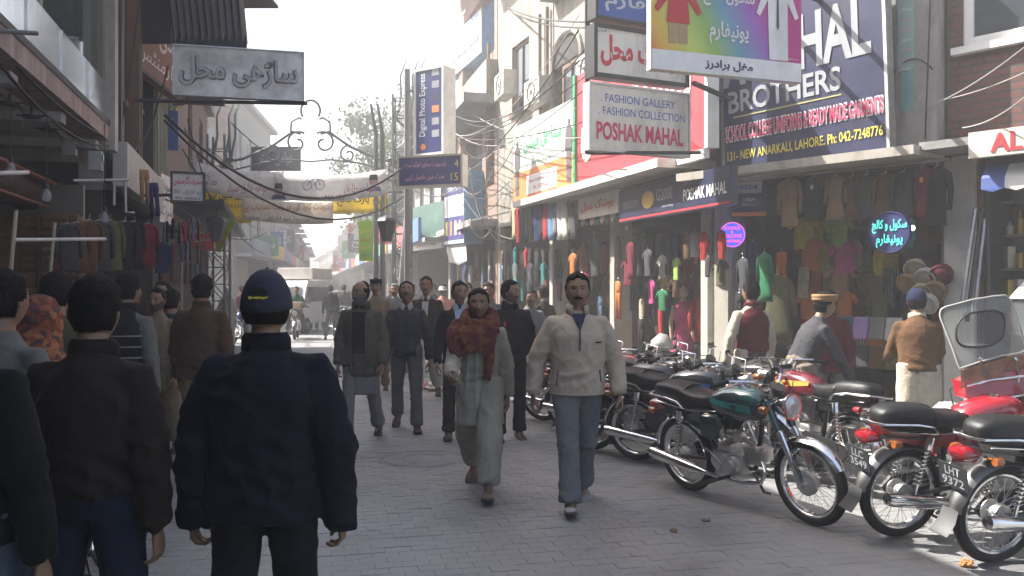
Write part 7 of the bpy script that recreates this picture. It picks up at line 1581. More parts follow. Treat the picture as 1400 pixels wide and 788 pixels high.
# small things near the bikes
q = MB(); q.bbox_((0, 0, 0), (.34, .26, .2), .006); o = q.obj('cardboard_box', mat('cardboard', (.3, .17, .08), rough=.9, bump=.2)); o.location = (P(895, 500, 11.3).x, 11.3, .36); tag(o, 'brown cardboard box behind the farthest motorcycles', 'box')
q = MB(); q.tube([(0, 0, 0), (0, 0, .1), (.02, 0, .2)], [.16, .14, .05], n=10); o = q.obj('plastic_sack', mat('sack grey', (.32, .32, .3), rough=.5, bump=.8, bscale=12), smooth=True); o.location = P(905, 478, 11.3); tag(o, 'pale plastic sack of goods on the cardboard box', 'sack')
b = MB(); b.tube([(0, 0, -.02), (0, 0, .18), (.03, 0, .42), (.0, 0, .58), (0, 0, .62)], [(.2, .22), (.24, .27), (.22, .24), (.13, .15), (.05, .06)], n=14)
o = remesh_job(b, 'plastic_sack', mat('sack translucent', (.3, .31, .3), rough=.35, bump=.9, bscale=10, var=.3), None, .02, wr=wrinkle(.03, 'mix', 1.2)); o.location = (P(1300, 500, 7.3).x, 7.3, .02); tag(o, 'knotted grey plastic sack standing beside the brown sweater man', 'sack')
finish()

# ------------------------------------------------------------------ road traffic beyond
def van(label, p, rz, col):
    e = empty('van', (*p, 0), rz); tag(e, label, 'van'); wm2 = enamel('white ' + label[:6], (.82, .82, .81))
    q = MB(); prof = [(1.55, .35), (1.62, .6), (1.6, .85), (1.35, 1.05), (1.0, 1.62), (.75, 1.82), (-1.4, 1.86), (-1.6, 1.75), (-1.62, .35)]
    q.loft([[(x, y * (1 if z < 1.1 else 1 - (z - 1.1) * .14), z) for x, z in prof] for y in (-.7, .7)]); q.obj('body', wm2, e)
    q = MB(); q.add([(1.375, -.6, 1.08), (1.375, .6, 1.08), (1.04, .54, 1.6), (1.04, -.54, 1.6)], [(0, 1, 2, 3)]); q.obj('windscreen', dglass, e)
    for s_ in (-1, 1):
        q = MB(); q.add([(x, s_ * (.705 - (z - 1.1) * .1), z) for x, z in ((1.15, 1.1), (-1.4, 1.1), (-1.4, 1.6), (.85, 1.6))], [(0, 1, 2, 3) if s_ < 0 else (3, 2, 1, 0)]); q.obj('side_window', dglass, e)
        q = MB(); q.disc((1.64, s_ * .5, .75), (1, 0, 0), .09, .04, n=16); q.obj('headlight', lensm, e)
        for x in (-1.05, 1.05): q = MB(); q.disc((x, s_ * .62, .28), (0, 1, 0), .28, .17, n=20); w1 = q.obj('wheel', rub, e); q = MB(); q.disc((x, s_ * .715, .28), (0, 1, 0), .15, .02, n=16); q.obj('hubcap', steel, w1)
        q = MB(); q.bbox_((1.2, s_ * .82, 1.15), (.06, .14, .2), .02); q.obj('mirror', blackm, e)
    q = MB(); q.bbox_((1.66, 0, .42), (.1, 1.3, .16), .03); q.obj('bumper', blackm, e); q = MB(); q.box(1.625, 1.66, -.32, .32, .66, .82); q.obj('grille', blackm, e)
    q = MB(); q.bbox_((-.6, 0, 2.08), (2.0, 1.3, .4), .04); q.obj('roof_load', paint('cream load', (.6, .56, .48)), e); q = MB(); q.box(1.715, 1.73, -.2, .2, .4, .5); q.obj('number_plate', whitep, e)
van('white minivan with cream roof load driving up the street', at(409, 31.2), R(-98), (.72, .72, .7))
def car(label, p, rz, col):
    e = empty('car', (*p, 0), rz); tag(e, label, 'car'); q = MB(); m_ = enamel('car ' + label[:12], col)
    q.loft([[(x, y * (1 if z < .85 else .8), z) for x, z in [(2.0, .3), (2.05, .6), (1.3, .85), (.6, 1.35), (-.9, 1.38), (-1.6, .95), (-2.0, .88), (-2.05, .3)]] for y in (-.8, .8)]); q.obj('body', m_, e)
    q = MB(); q.add([(1.27, -.62, .9), (1.27, .62, .9), (.66, .58, 1.3), (.66, -.58, 1.3)], [(0, 1, 2, 3)]); q.obj('windscreen', dglass, e)
    for s_ in (-1, 1):
        q = MB(); q.add([(1.0, s_ * .775, .92), (-1.3, s_ * .775, .92), (-.85, s_ * .68, 1.3), (.6, s_ * .68, 1.3)], [(0, 1, 2, 3)]); q.obj('side_window', dglass, e)
        q = MB(); q.disc((2.03, s_ * .58, .65), (1, 0, 0), .11, .05, n=12); q.obj('headlight', lensm, e)
        for x in (-1.25, 1.25): q = MB(); q.disc((x, s_ * .72, .3), (0, 1, 0), .3, .18, n=18); q.obj('wheel', rub, e)
car('pale car glimpsed in the haze right of the van', at(440, 42), R(-98), (.55, .56, .56)); car('silver car farther back between distant pedestrians', at(462, 50), R(-100), (.45, .46, .47)); car('white car roof far beyond under the banners', at(425, 58), R(-100), (.7, .7, .7)); car('dull blue car by the far left shops', at(392, 68), R(-98), (.15, .2, .3))
mb_ = motorcycle('small red motorcycle ridden toward the camera by the green jacketed rider', at(407, 27.6), (at(407, 27.6)[0] + .2, 26.4), redE, dgold, lean=0, group=None)
def xr(H): q = MB(); q.bbox_((0, .42, H['pel'].z + .22), (.5, .34, .26), .01); q.obj('x', None, H['e'])
person('rider in dark green jacket steering the small red motorcycle', (at(407, 27.6)[0] + .07, 27.15), 190, h=1.72, top=dict(m=c_dkgreen, hem=.05, w=1.05), bottom=dict(m=c_greytr), legs=((70, 80), (70, 80)), legout=16, arms=((45, 14, 30), (45, 14, 30)), sit=.86, vox=.02)
q = MB(); q.bbox_((0, 0, 0), (.42, .3, .24), .008); o = q.obj('carton', mat('cardboard pale', (.5, .38, .25), rough=.9)); o.location = (at(407, 27.6)[0] + .12, 26.75, 1.03); tag(o, 'tan carton balanced in front of the green jacketed rider', 'box')
motorcycle('dark motorcycle parked side on in the distant haze right of the van', at(474, 27), at(496, 26.4), blkE, dred, lean=6, group=None); motorcycle('second distant motorcycle standing behind the side on one', at(462, 29.5), at(484, 28.8), blkE, dgold, lean=6, group=None)
motorcycle('blue tanked motorcycle parked by the left shops beyond the column', at(322, 25), at(338, 24.2), blueE, dgold, lean=6, group=None)
finish()
# ------------------------------------------------------------------ garments and shop goods
GM = {}
def garment_mesh(kind):
    if kind in GM: return GM[kind]
    b = MB(); n = 12; rg = random.Random(len(GM))
    def body(rs):
        rings = []
        for z, w_, d_ in rs: rings.append([(w_ * math.cos(t) + .01 * math.sin(z * 23), d_ * math.sin(t) * (1 + .35 * math.sin(4 * t + z * 5)), z) for t in [2 * PI * j / n for j in range(n)]])
        b.loft(rings)
    if kind == 'tee':
        body([(-.02, .1, .03), (-.08, .26, .055), (-.25, .3, .07), (-.6, .29, .07), (-.98, .31, .06), (-1.0, .3, .05)])
        for s_ in (-1, 1): b.tube([(s_ * .18, 0, -.12), (s_ * .36, 0, -.2), (s_ * .5, 0, -.36)], [(.1, .05), (.1, .05), (.085, .035)], n=8, up=(0, 0, 1))
    elif kind == 'coat':
        body([(-.02, .06, .03), (-.06, .17, .05), (-.2, .2, .075), (-.5, .18, .075), (-.98, .2, .07), (-1.0, .19, .06)])
        for s_ in (-1, 1): b.tube([(s_ * .12, 0, -.08), (s_ * .22, 0, -.15), (s_ * .26, .01, -.4), (s_ * .25, .01, -.74)], [(.05, .06), (.055, .07), (.05, .06), (.04, .05)], n=8, up=(1, 0, 0))
        b.tube([(0, -.076, -.08), (0, -.08, -.5), (0, -.074, -.95)], .006, n=4)
    elif kind == 'kurta':
        body([(-.02, .06, .03), (-.06, .16, .04), (-.2, .18, .06), (-.5, .17, .06), (-.8, .22, .07), (-1.0, .25, .07)])
        for s_ in (-1, 1): b.tube([(s_ * .12, 0, -.08), (s_ * .21, 0, -.16), (s_ * .27, .01, -.6)], [(.05, .05), (.05, .05), (.045, .04)], n=8, up=(1, 0, 0))
    elif kind == 'trousers':
        body([(0, .16, .04), (-.2, .18, .055), (-.3, .17, .05)])
        for s_ in (-1, 1): b.tube([(s_ * .08, 0, -.2), (s_ * .09, 0, -.5), (s_ * .1, 0, -1.0)], [(.085, .05), (.075, .045), (.07, .035)], n=8, up=(1, 0, 0))
    elif kind == 'dress':
        body([(-.02, .07, .03), (-.05, .15, .04), (-.3, .13, .07), (-.4, .14, .08), (-.7, .24, .12), (-1.0, .33, .15)])
        for s_ in (-1, 1): b.tube([(s_ * .1, 0, -.07), (s_ * .2, 0, -.2)], .05, n=8)
    elif kind == 'vest': body([(-.02, .08, .03), (-.06, .17, .05), (-.25, .19, .08), (-.9, .18, .08), (-1.0, .17, .06)])
    for i, v in enumerate(b.v): k_ = noise.noise(Vector(v) * 7) * .03 + noise.noise(Vector(v) * 17) * .014; b.v[i] = (v[0] * (1 + k_), v[1] * (1 + 8 * k_), v[2] + .4 * k_)
    me = b.mesh(kind, cloth('plain', (.3, .3, .3)), smooth=True); GM[kind] = me
    hb = MB(); hb.tube([(0, 0, .1), (.02, 0, .08), (0, 0, .05), (0, 0, .0)], .006, n=4); hb.tube([(-.16, 0, -.07), (0, 0, 0), (.16, 0, -.07)], .008, n=4); GM['hanger'] = hb.mesh('hanger', steel)
    return me
GC_ = {}
PAL = {'red': (.38, .03, .035), 'orange': (.55, .17, .04), 'yellow': (.58, .45, .06), 'lime green': (.25, .38, .08), 'green': (.04, .2, .09), 'teal': (.03, .2, .2), 'sky blue': (.15, .3, .5), 'navy blue': (.02, .03, .09), 'black': (.015, .015, .017), 'maroon': (.13, .015, .03),
       'pink': (.55, .08, .25), 'white': (.6, .6, .57), 'cream': (.5, .43, .3), 'tan': (.24, .15, .08), 'brown': (.1, .055, .03), 'grey': (.16, .16, .16), 'charcoal': (.05, .05, .055), 'olive': (.1, .1, .05), 'lilac': (.3, .2, .4), 'slate blue': (.07, .11, .16)}
for k_ in ('white', 'orange', 'pink', 'sky blue', 'teal', 'green', 'cream', 'yellow', 'red'): PAL[k_] = tuple(q * .72 for q in PAL[k_])
ORD = ['first', 'second', 'third', 'fourth', 'fifth', 'sixth', 'seventh', 'eighth', 'ninth', 'tenth', 'eleventh', 'twelfth', 'thirteenth', 'fourteenth', 'fifteenth', 'sixteenth', 'seventeenth', 'eighteenth', 'nineteenth', 'twentieth']
KN = {'tee': 'T-shirt', 'coat': 'jacket', 'kurta': 'tunic', 'trousers': 'trousers', 'dress': 'frock', 'vest': 'waistcoat'}
def striped(colr):
    nm = 'cloth striped ' + colr
    if nm in MATS: return MATS[nm]
    m = cloth('striped ' + colr, PAL[colr]); n = m.node_tree; wv = n.nodes.new('ShaderNodeTexWave'); wv.bands_direction = 'Z' if len(colr) % 2 else 'X'; wv.inputs['Scale'].default_value = 3.5 + len(colr) % 4; wv.inputs['Distortion'].default_value = .8
    tc = [x for x in n.nodes if x.type == 'TEX_COORD'][0]; n.links.new(tc.outputs['Object'], wv.inputs['Vector']); mx = n.nodes.new('ShaderNodeMix'); mx.data_type = 'RGBA'; c = PAL[colr]
    mx.inputs['A'].default_value = (*c, 1); mx.inputs['B'].default_value = (*[min(.6, q * .5 + (.28 if max(c) < .25 else .02)) for q in c], 1); gt = n.nodes.new('ShaderNodeMath'); gt.operation = 'GREATER_THAN'; gt.inputs[1].default_value = .72
    n.links.new(wv.outputs['Fac'], gt.inputs[0]); n.links.new(gt.outputs[0], mx.inputs['Factor']); n.links.new(mx.outputs['Result'], [x for x in n.nodes if x.type == 'MIX' and x.blend_type == 'MULTIPLY'][0].inputs['A']); return m
def garment(kind, colr, loc, rz, size, label, group, tagc=None, hang=True):
    me = garment_mesh(kind); o = link({'tee': 't_shirt', 'coat': 'hanging_jacket', 'kurta': 'tunic', 'trousers': 'hanging_trousers', 'dress': 'frock', 'vest': 'waistcoat'}[kind], me)
    m_ = cloth('garment ' + colr, PAL[colr], var=.2) if random.random() < .8 or kind in ('coat', 'kurta', 'vest') or 'row of the Mughal' not in label else striped(colr); recolor(o, m_); o.location = loc; o.rotation_euler = (random.uniform(-.05, .05), random.uniform(-.06, .06), rz + random.uniform(-.15, .15)); o.scale = (size * random.uniform(.92, 1.06), size * .9, size)
    tag(o, label, 'clothing', group)
    if hang: link('hanger', GM['hanger'], o)
    if tagc:
        q = MB(); q.box(-.035, .035, -.1, -.095, -.32, -.22); q.obj('price_tag', T('tag ' + tagc, {'orange': (.75, .25, .03), 'white': (.7, .7, .68)}[tagc]), o)
    return o
def fgar(fc, px, py, off, h_px, kind, colr, label, group, **k):
    """a garment whose top sits at photo pixel (px,py) on the front's plane moved off metres to the street"""
    x, z = fc.sz(px, py, off); p = fc.wp(x, -off, z); garment(kind, colr, p, fc.rz, h_px / F * p.y, label, group, **k); return p
random.seed(31)
# waistcoats and suits hung high across the Mughal shop
g = 'clothes hung high across the Mughal shop'
row = [(1079, 243, 78, 'coat', 'tan', None), (1114, 240, 72, 'vest', 'black', 'white'), (1143, 240, 72, 'kurta', 'tan', None), (1166, 240, 70, 'kurta', 'brown', None), (1186, 238, 72, 'coat', 'charcoal', None), (1211, 236, 80, 'kurta', 'brown', None), (1236, 234, 76, 'coat', 'charcoal', None), (1263, 227, 82, 'vest', 'maroon', 'orange'), (1281, 227, 96, 'coat', 'black', None)]
for i, (px, py, h_, kd, cl, tg) in enumerate(row): fgar(MU, px, py, .3, h_ * .86, kd, cl, '%s %s, %s from the left in the high row under the Mughal board' % (cl, KN[kd], ORD[i]), g, tagc=tg)
q = MB(); x0, z0 = MU.sz(1062, 240, .3); x1, z1 = MU.sz(1300, 226, .3); q.tube([MU.wp(x0, -.3, 2.83), MU.wp(x1, -.3, 2.83)], .015, n=6); tag(q.obj('hanging_rail', steel), 'steel rail carrying the high row under the Mughal board', 'rail')
# display wall of children's clothes inside the Mughal shop
g = "children's clothes displayed inside the Mughal shop"
warm = ['lime green', 'yellow', 'orange', 'lime green', 'cream', 'yellow', 'orange', 'pink', 'olive', 'cream', 'red', 'tan', 'brown', 'orange']
dark = ['charcoal', 'olive', 'green', 'black', 'brown', 'navy blue', 'grey', 'maroon', 'yellow', 'teal']
for r, py in enumerate((298, 330, 366, 402, 440)):
    for c in range(12):
        px = 1100 + c * 16 + (r % 2) * 6
        if px > 1290: continue
        cl = random.choice(warm) if c < 4 else random.choice(dark if random.random() < .75 else warm)
        kd = random.choice(('tee', 'tee', 'tee', 'vest', 'dress') if r < 4 else ('trousers', 'tee'))
        fgar(MU, px, py + random.uniform(-4, 4), -(.3 + .16 * (c % 3)), 44, kd, cl, '%s child %s, %s from the left, %s row of the Mughal display wall' % (cl, KN[kd], ORD[c], ORD[r]), g, hang=False)
# wire grid behind
bb = empty('display_grid', MU.wp(.6, 1.35, .2), MU.rz); tag(bb, 'dark display grid behind the clothes in the Mughal shop', 'display stand')
for i in range(12): q = MB(); q.tube([(i * .2, 0, 0), (i * .2, 0, 2.5)], .008, n=4); q.obj('upright', bframe, bb)
for i in range(9): q = MB(); q.tube([(0, .012, .1 + i * .3), (2.2, .012, .1 + i * .3)], .007, n=4); q.obj('crossbar', bframe, bb)
# folded shirts on a rack and trousers below
rk = empty('shirt_rack', MU.wp(MU.sz(1196, 440, -.1)[0], .1, .16), MU.rz); tag(rk, 'low rack of folded packed shirts behind the wool hat man', 'rack')
q = MB(); q.box(-.35, .35, -.12, .12, .0, .03); q.box(-.35, .35, -.02, .02, .95, 1.0); q.obj('shelf', blackm, rk)
for s_ in (-1, 1): q = MB(); q.tube([(s_ * .33, 0, 0), (s_ * .33, 0, 1.1)], .018, n=6); q.obj('post', steel, rk)
for i in range(8):
    cl = ['slate blue', 'lilac', 'grey', 'white', 'tan', 'charcoal', 'brown', 'olive'][i]; q = MB(); q.bbox_((0, 0, 0), (.17, .05, .24), .015); o = q.obj('packed_shirt', cloth('garment ' + cl, PAL[cl])); o.location = MU.wp(MU.sz(1196, 440, -.1)[0] - .27 + (i % 4) * .18, -.02, 1.02 + .16 + (0 if i < 4 else -.3)); o.rotation_euler = (R(-12), 0, MU.rz + .02 * i); tag(o, '%s packed shirt propped in the %s row of the low rack' % (cl, 'upper' if i < 4 else 'lower'), 'clothing', 'packed shirts on the low rack')
# hats and baskets hung beside the lit sign
for i, (px, py, cl, kn) in enumerate(((1253, 365, 'cream', 'woven cap highest'), (1268, 377, 'white', 'white patterned cap just right of the top one'), (1244, 385, 'tan', 'tan straw cap at left of the cluster'), (1262, 398, 'cream', 'cream cap in the middle of the cluster'), (1281, 395, 'tan', 'tan cap at right of the cluster'), (1272, 412, 'white', 'white cap lowest in the cluster'), (1289, 372, 'maroon', 'maroon cap at the right top of the cluster'))):
    x, z = MU.sz(px, py, .1); q = MB(); q.tube([(0, 0, -.07), (0, 0, -.02), (0, 0, .03), (0, 0, .055)], [.1, .105, .08, .02], n=14); q.torus((0, 0, -.07), (0, 0, 1), .1, .012, n=14, m=5); o = q.obj('woven_hat', mat('woven ' + cl, PAL[cl], rough=.9, bump=.8, bscale=90, var=.3), smooth=True); o.location = MU.wp(x, -.1, z); o.rotation_euler = (R(-60), R(20 * (i % 3 - 1)), MU.rz); tag(o, kn + ' beside the green lit sign', 'cap', 'caps hung in the Mughal shop doorway')
# round lit signs
def round_sign(name, label, c, r, rz, face, ringm, words):
    e = empty(name, c, rz); tag(e, label, 'sign'); q = MB(); q.disc((0, .02, 0), (0, 1, 0), r, .04, n=40); q.obj('disc', face, e); q = MB(); q.torus((0, -.004, 0), (0, 1, 0), r - .008, .005, n=48, m=6); q.obj('rim', ringm, e)
    for b_, x, z, w_, h_, m_ in words: lettering(e, b_, x, z, w_, h_, m_, y=-.008, bold=.02)
neon_r = mat('neon red letter', (.6, .05, .05), emit=(1, .1, .08), estr=.45); neon_g = mat('neon green letter', (.05, .5, .4), emit=(.1, .9, .65), estr=.45); lit_b = mat('lit blue disc', (.03, .05, .4), emit=(.06, .09, .9), estr=.5)
round_sign('lit_round_sign', 'round glowing blue sign with red letters reading SCHOOL & COLLEGE UNIFORMS', P(1001, 321, 10.2), .148, VI.rz + .1, lit_b, neon_r, [('SCHOOL', 0, .075, .19, .04, neon_r), ('&', 0, .03, .03, .03, neon_r), ('COLLEGE', 0, -.015, .22, .04, neon_r), ('UNIFORMS', 0, -.075, .19, .035, neon_r)])
round_sign('lit_round_sign', 'round navy sign with glowing green Urdu letters among the Mughal shop clothes', P(1216, 318, 8.35), .2, MU.rz, T('deep navy', (.02, .025, .12)), T('deep navy', (.02, .025, .12)), [('سکول و کالج', 0, .06, .34, .13, neon_g), ('یونیفارم', 0, -.08, .26, .13, neon_g)])
p = P(1247, 312, 9.0); e = empty('light_bulb', p); tag(e, 'small lit white bulb right of the green Urdu sign', 'light bulb'); q = MB(); q.sphere((0, 0, 0), .028, 10, 8); q.obj('bulb', mat('lit bulb', (.9, .9, .9), emit=(1, .97, .9), estr=5), e, smooth=True); q = MB(); q.tube([(0, 0, .025), (0, 0, .3)], .006, n=5); q.obj('cord', blackm, e)
p = P(856, 312, 12.5); q = MB(); q.sphere((0, 0, 0), .03, 10, 8); o = q.obj('light_bulb', bulbg, smooth=True); o.location = p; tag(o, 'small bulb dangling below the navy UNIWORTH board', 'light bulb')
# leaning shutters poles between Mughal and AL
for i, (a, b_, c) in enumerate((((1312, 440), (1334, 285), steel), ((1322, 440), (1343, 285), blackm), ((1332, 430), (1347, 300), steel), ((1352, 405), (1350, 235), blackm))):
    q = MB(); q.tube([P(*a, 8.15), P(*b_, 8.25)], .02, n=6); tag(q.obj('leaning_rod', c), '%s dark or steel rod leaning by the white pillar, counted from the left' % ORD[i], 'rod')
# --- Poshak shop
g = 'clothes crowded across the Poshak Mahal front'
cols = list(PAL)
x0 = PO.sz(800, 300, .25)[0]; x1 = PO.L - .05
q = MB(); q.tube([PO.wp(.1, -.3, 2.72), PO.wp(x1, -.3, 2.72)], .015, n=6); tag(q.obj('hanging_rail', steel), 'steel rail under the navy UNIWORTH board', 'rail')
va = empty('awning', PO.wp(2.0, -.42, 2.77), PO.rz); tag(va, 'scalloped green and cream valance under the navy UNIWORTH board', 'awning')
for i in range(18):
    q = MB(); x = i * .19; q.add([(x, 0, 0), (x + .185, 0, 0), (x + .185, -.02, -.15), (x + .0925, -.03, -.22), (x, -.02, -.15)] + [(x, .01, 0), (x + .185, .01, 0), (x + .185, -.01, -.15), (x + .0925, -.02, -.22), (x, -.01, -.15)], [(0, 4, 3, 2, 1), (5, 6, 7, 8, 9)]); q.obj('scallop', cloth('valance ' + ('green' if i % 2 else 'cream'), (.05, .14, .09) if i % 2 else (.45, .4, .28)), va)
items = [(862, 330, 46, 'kurta', 'maroon'), (880, 322, 50, 'coat', 'charcoal'), (925, 318, 34, 'coat', 'navy blue'), (938, 318, 34, 'vest', 'brown'), (950, 316, 32, 'tee', 'white'), (952, 336, 22, 'trousers', 'orange'), (963, 316, 36, 'coat', 'red'), (975, 316, 28, 'tee', 'sky blue'), (976, 334, 22, 'trousers', 'orange'), (986, 314, 36, 'coat', 'red'), (905, 348, 30, 'tee', 'white'), (905, 372, 28, 'tee', 'yellow'), (905, 396, 26, 'tee', 'green'), (903, 420, 34, 'vest', 'red'), (878, 408, 30, 'vest', 'cream'), (876, 436, 42, 'trousers', 'black'), (860, 352, 34, 'tee', 'maroon'),
         (862, 385, 36, 'tee', 'charcoal'), (885, 340, 34, 'tee', 'charcoal'), (842, 320, 56, 'kurta', 'grey'), (826, 330, 40, 'tee', 'red'), (812, 322, 50, 'coat', 'charcoal'), (808, 365, 36, 'tee', 'black'), (830, 375, 40, 'kurta', 'brown'), (845, 385, 46, 'trousers', 'orange'), (820, 405, 40, 'trousers', 'slate blue'), (798, 335, 34, 'tee', 'orange'), (795, 372, 36, 'tee', 'red'), (925, 352, 28, 'tee', 'lime green'), (1000, 350, 40, 'coat', 'black'), (1015, 352, 50, 'kurta', 'charcoal'), (985, 355, 32, 'tee', 'olive'), (1030, 330, 42, 'coat', 'navy blue'), (1045, 345, 60, 'kurta', 'green'), (890, 382, 30, 'tee', 'pink'), (925, 378, 26, 'tee', 'brown'), (968, 350, 26, 'vest', 'charcoal'), (1010, 400, 44, 'trousers', 'black')]
for i, (px, py, h_, kd, cl) in enumerate(items): fgar(PO, px, py, .22 - .2 * (i % 3), h_ * 1.12, kd, cl, '%s %s at %s height, %s of the Poshak front' % (cl, KN[kd], 'top' if py < 325 else 'upper' if py < 350 else 'middle' if py < 385 else 'low', 'left end' if px < 820 else 'left part' if px < 860 else 'left centre' if px < 895 else 'centre' if px < 930 else 'right centre' if px < 965 else 'right part' if px < 1005 else 'right end'), g)
random.seed(8); k_ = 0
for r, py in enumerate((318, 345, 372, 400, 430)):   # inner display wall
    for c in range(15):
        px = 800 + c * 17 + random.uniform(-3, 3); cl = random.choice(['maroon', 'charcoal', 'black', 'brown', 'red', 'grey', 'olive', 'navy blue', 'maroon', 'brown', 'maroon', 'teal']); kd = random.choice(('tee', 'kurta', 'coat', 'coat', 'tee'))
        if r >= 3 and 915 < px < 1000: continue
        fgar(PO, px, py, -(.8 + .2 * (c % 2)), 44, kd, cl, '%s %s, %s from the left in the %s row deep inside the Poshak shop' % (cl, KN[kd], ORD[c], ORD[r]), 'clothes hung deep inside the Poshak shop', hang=False)
# orange and green scarf strip by the pillar
fgar(MU, 1068, 345, .12, 50, 'trousers', 'orange', 'orange trousers hung on the pillar between the two big shops', g); fgar(MU, 1062, 375, .14, 95, 'kurta', 'olive', 'long olive tunic hung below the orange trousers on the pillar', g)
# mannequins
manm = mat('mannequin skin', (.42, .27, .19), rough=.4)
def mannequin(label, p, rz, S, m_, kind, hairc=True):
    e = empty('mannequin', p, rz); tag(e, label, 'mannequin'); b = MB()
    b.tube([(0, 0, .02), (0, 0, .45), (0, 0, .85), (0, 0, 1.05), (0, 0, 1.3), (0, 0, 1.42), (0, 0, 1.48), (0, 0, 1.53)], [(.09, .1), (.1, .12), (.11, .16), (.09, .12), (.1, .16), (.07, .13), (.045, .05), (.045, .045)], n=14, up=(0, 1, 0))
    b.sphere((0, .01, 1.62), (.075, .09, .11), 14, 10)
    for s_ in (-1, 1): b.tube([(s_ * .15, 0, 1.38), (s_ * .21, 0, 1.12), (s_ * .2, .08, .88), (s_ * .19, .11, .8)], [.045, .035, .028, .02], n=8)
    b.T = None; body = b.obj('body', manm, e, smooth=True)
    q = MB()
    if kind == 'dress': rs = [(1.45, .1, .08), (1.38, .17, .11), (1.2, .16, .12), (1.02, .13, .11), (.7, .2, .17), (.3, .25, .2), (.12, .27, .22)]
    else: rs = [(1.46, .08, .07), (1.4, .18, .11), (1.2, .18, .13), (.95, .17, .13), (.75, .19, .14)]
    q.loft([[(w_ * math.cos(t), d_ * math.sin(t) * (1 + .04 * math.sin(9 * t) * (1 if z < .8 else 0)), z) for t in [2 * PI * j / 24 for j in range(24)]] for z, w_, d_ in rs]); q.obj('dress' if kind == 'dress' else 'shirt', m_, e, smooth=True)
    if kind != 'dress':
        for s_ in (-1, 1): q = MB(); q.tube([(s_ * .13, 0, 1.39), (s_ * .215, 0, 1.12), (s_ * .2, .07, .92)], [.06, .055, .045], n=10); q.obj('sleeve', m_, e, smooth=True)
        q = MB(); q.tube([(0, 0, .8), (0, 0, .1)], [(.12, .17), (.12, .16)], n=12, up=(0, 1, 0)); q.obj('trousers', c_blk, e, smooth=True)
    if hairc: q = MB(); q.sphere((0, -.015, 1.65), (.085, .095, .1), 14, 8); q.obj('hair', hairm, e, smooth=True)
    q = MB(); q.disc((0, 0, .01), (0, 0, 1), .16, .02, n=20); q.obj('base', steel, e); e.scale = (S, S, S); return e
pk_ = cloth('garment pink', PAL['pink']); 
def floorp(px, Y): v = P(px, 400, Y); return (v.x, v.y, .165)
mannequin('mannequin in long bright pink dress standing in the Poshak shop', floorp(935, 12.3), R(170), .86, pk_, 'dress'); mannequin('mannequin in red shirt just right of the pink dressed one', floorp(965, 12.0), R(175), .93, cloth('garment red', PAL['red']), 'shirt')
mannequin('dark suited mannequin left of the pink dressed one', floorp(915, 12.9), R(175), .95, c_blk, 'shirt'); mannequin('mannequin in charcoal dress behind the pink and red ones', floorp(948, 13.4), R(185), .98, c_greysw, 'dress'); mannequin('mannequin in black dress at the right behind the red shirt one', floorp(992, 12.6), R(180), .97, c_blk, 'dress')
# --- coats under the white and orange banner, goods below
g = 'coats hanging in a row under the orange banner'
cs_ = ['cream', 'red', 'charcoal', 'slate blue', 'olive', 'navy blue', 'black', 'red', 'sky blue', 'grey', 'white', 'white', 'olive', 'charcoal']
for i, cl in enumerate(cs_): fgar(FSb, 704 + i * 6.1, 281 - i * .5, .6, 52 if i % 3 else 46, random.choice(('coat', 'kurta')), cl, '%s coat, %s from the left in the row under the orange banner' % (cl, ORD[i]), g)
q = MB(); q.tube([FSb.wp(0, -.6, FSb.sz(740, 279, .6)[1]), FSb.wp(FSb.L, -.6, FSb.sz(740, 279, .6)[1])], .02, n=6); tag(q.obj('hanging_rail', steel), 'rail carrying the coats under the orange banner', 'rail')
random.seed(12)
for r, py in enumerate((338, 358, 380)):
    for c in range(9):
        cl = random.choice(['black', 'maroon', 'charcoal', 'navy blue', 'brown', 'grey', 'red', 'teal', 'charcoal', 'tan']); kd = random.choice(('tee', 'coat', 'coat')); fgar(FSb, 704 + c * 10, py, .1 - .5 * (c % 2), 32, kd, cl, '%s %s, %s along the %s row in the orange banner shop' % (cl, KN[kd], ORD[c], ORD[r]), 'clothes in the orange banner shop', hang=False)
fgar(FSb, 783, 346, .5, 30, 'tee', 'orange', 'big orange T-shirt hung out front at the right of the orange banner shop', 'clothes in the orange banner shop')
random.seed(13)
for r, py in enumerate((342, 362, 382)):
    for c in range(10):
        cl = random.choice(['black', 'maroon', 'grey', 'charcoal', 'brown', 'navy blue', 'slate blue']); kd = random.choice(('tee', 'coat')); fgar(BB, 618 + c * 8.5, py, .1 - .3 * (c % 2), 28, kd, cl, '%s %s, %s along the %s row beneath the balcony building' % (cl, KN[kd], ORD[c], ORD[r]), 'clothes beneath the balcony building', hang=False)
fgar(BB, 719, 340, .4, 26, 'tee', 'red', 'small bright red top on the post between balcony and banner shops', 'clothes beneath the balcony building')
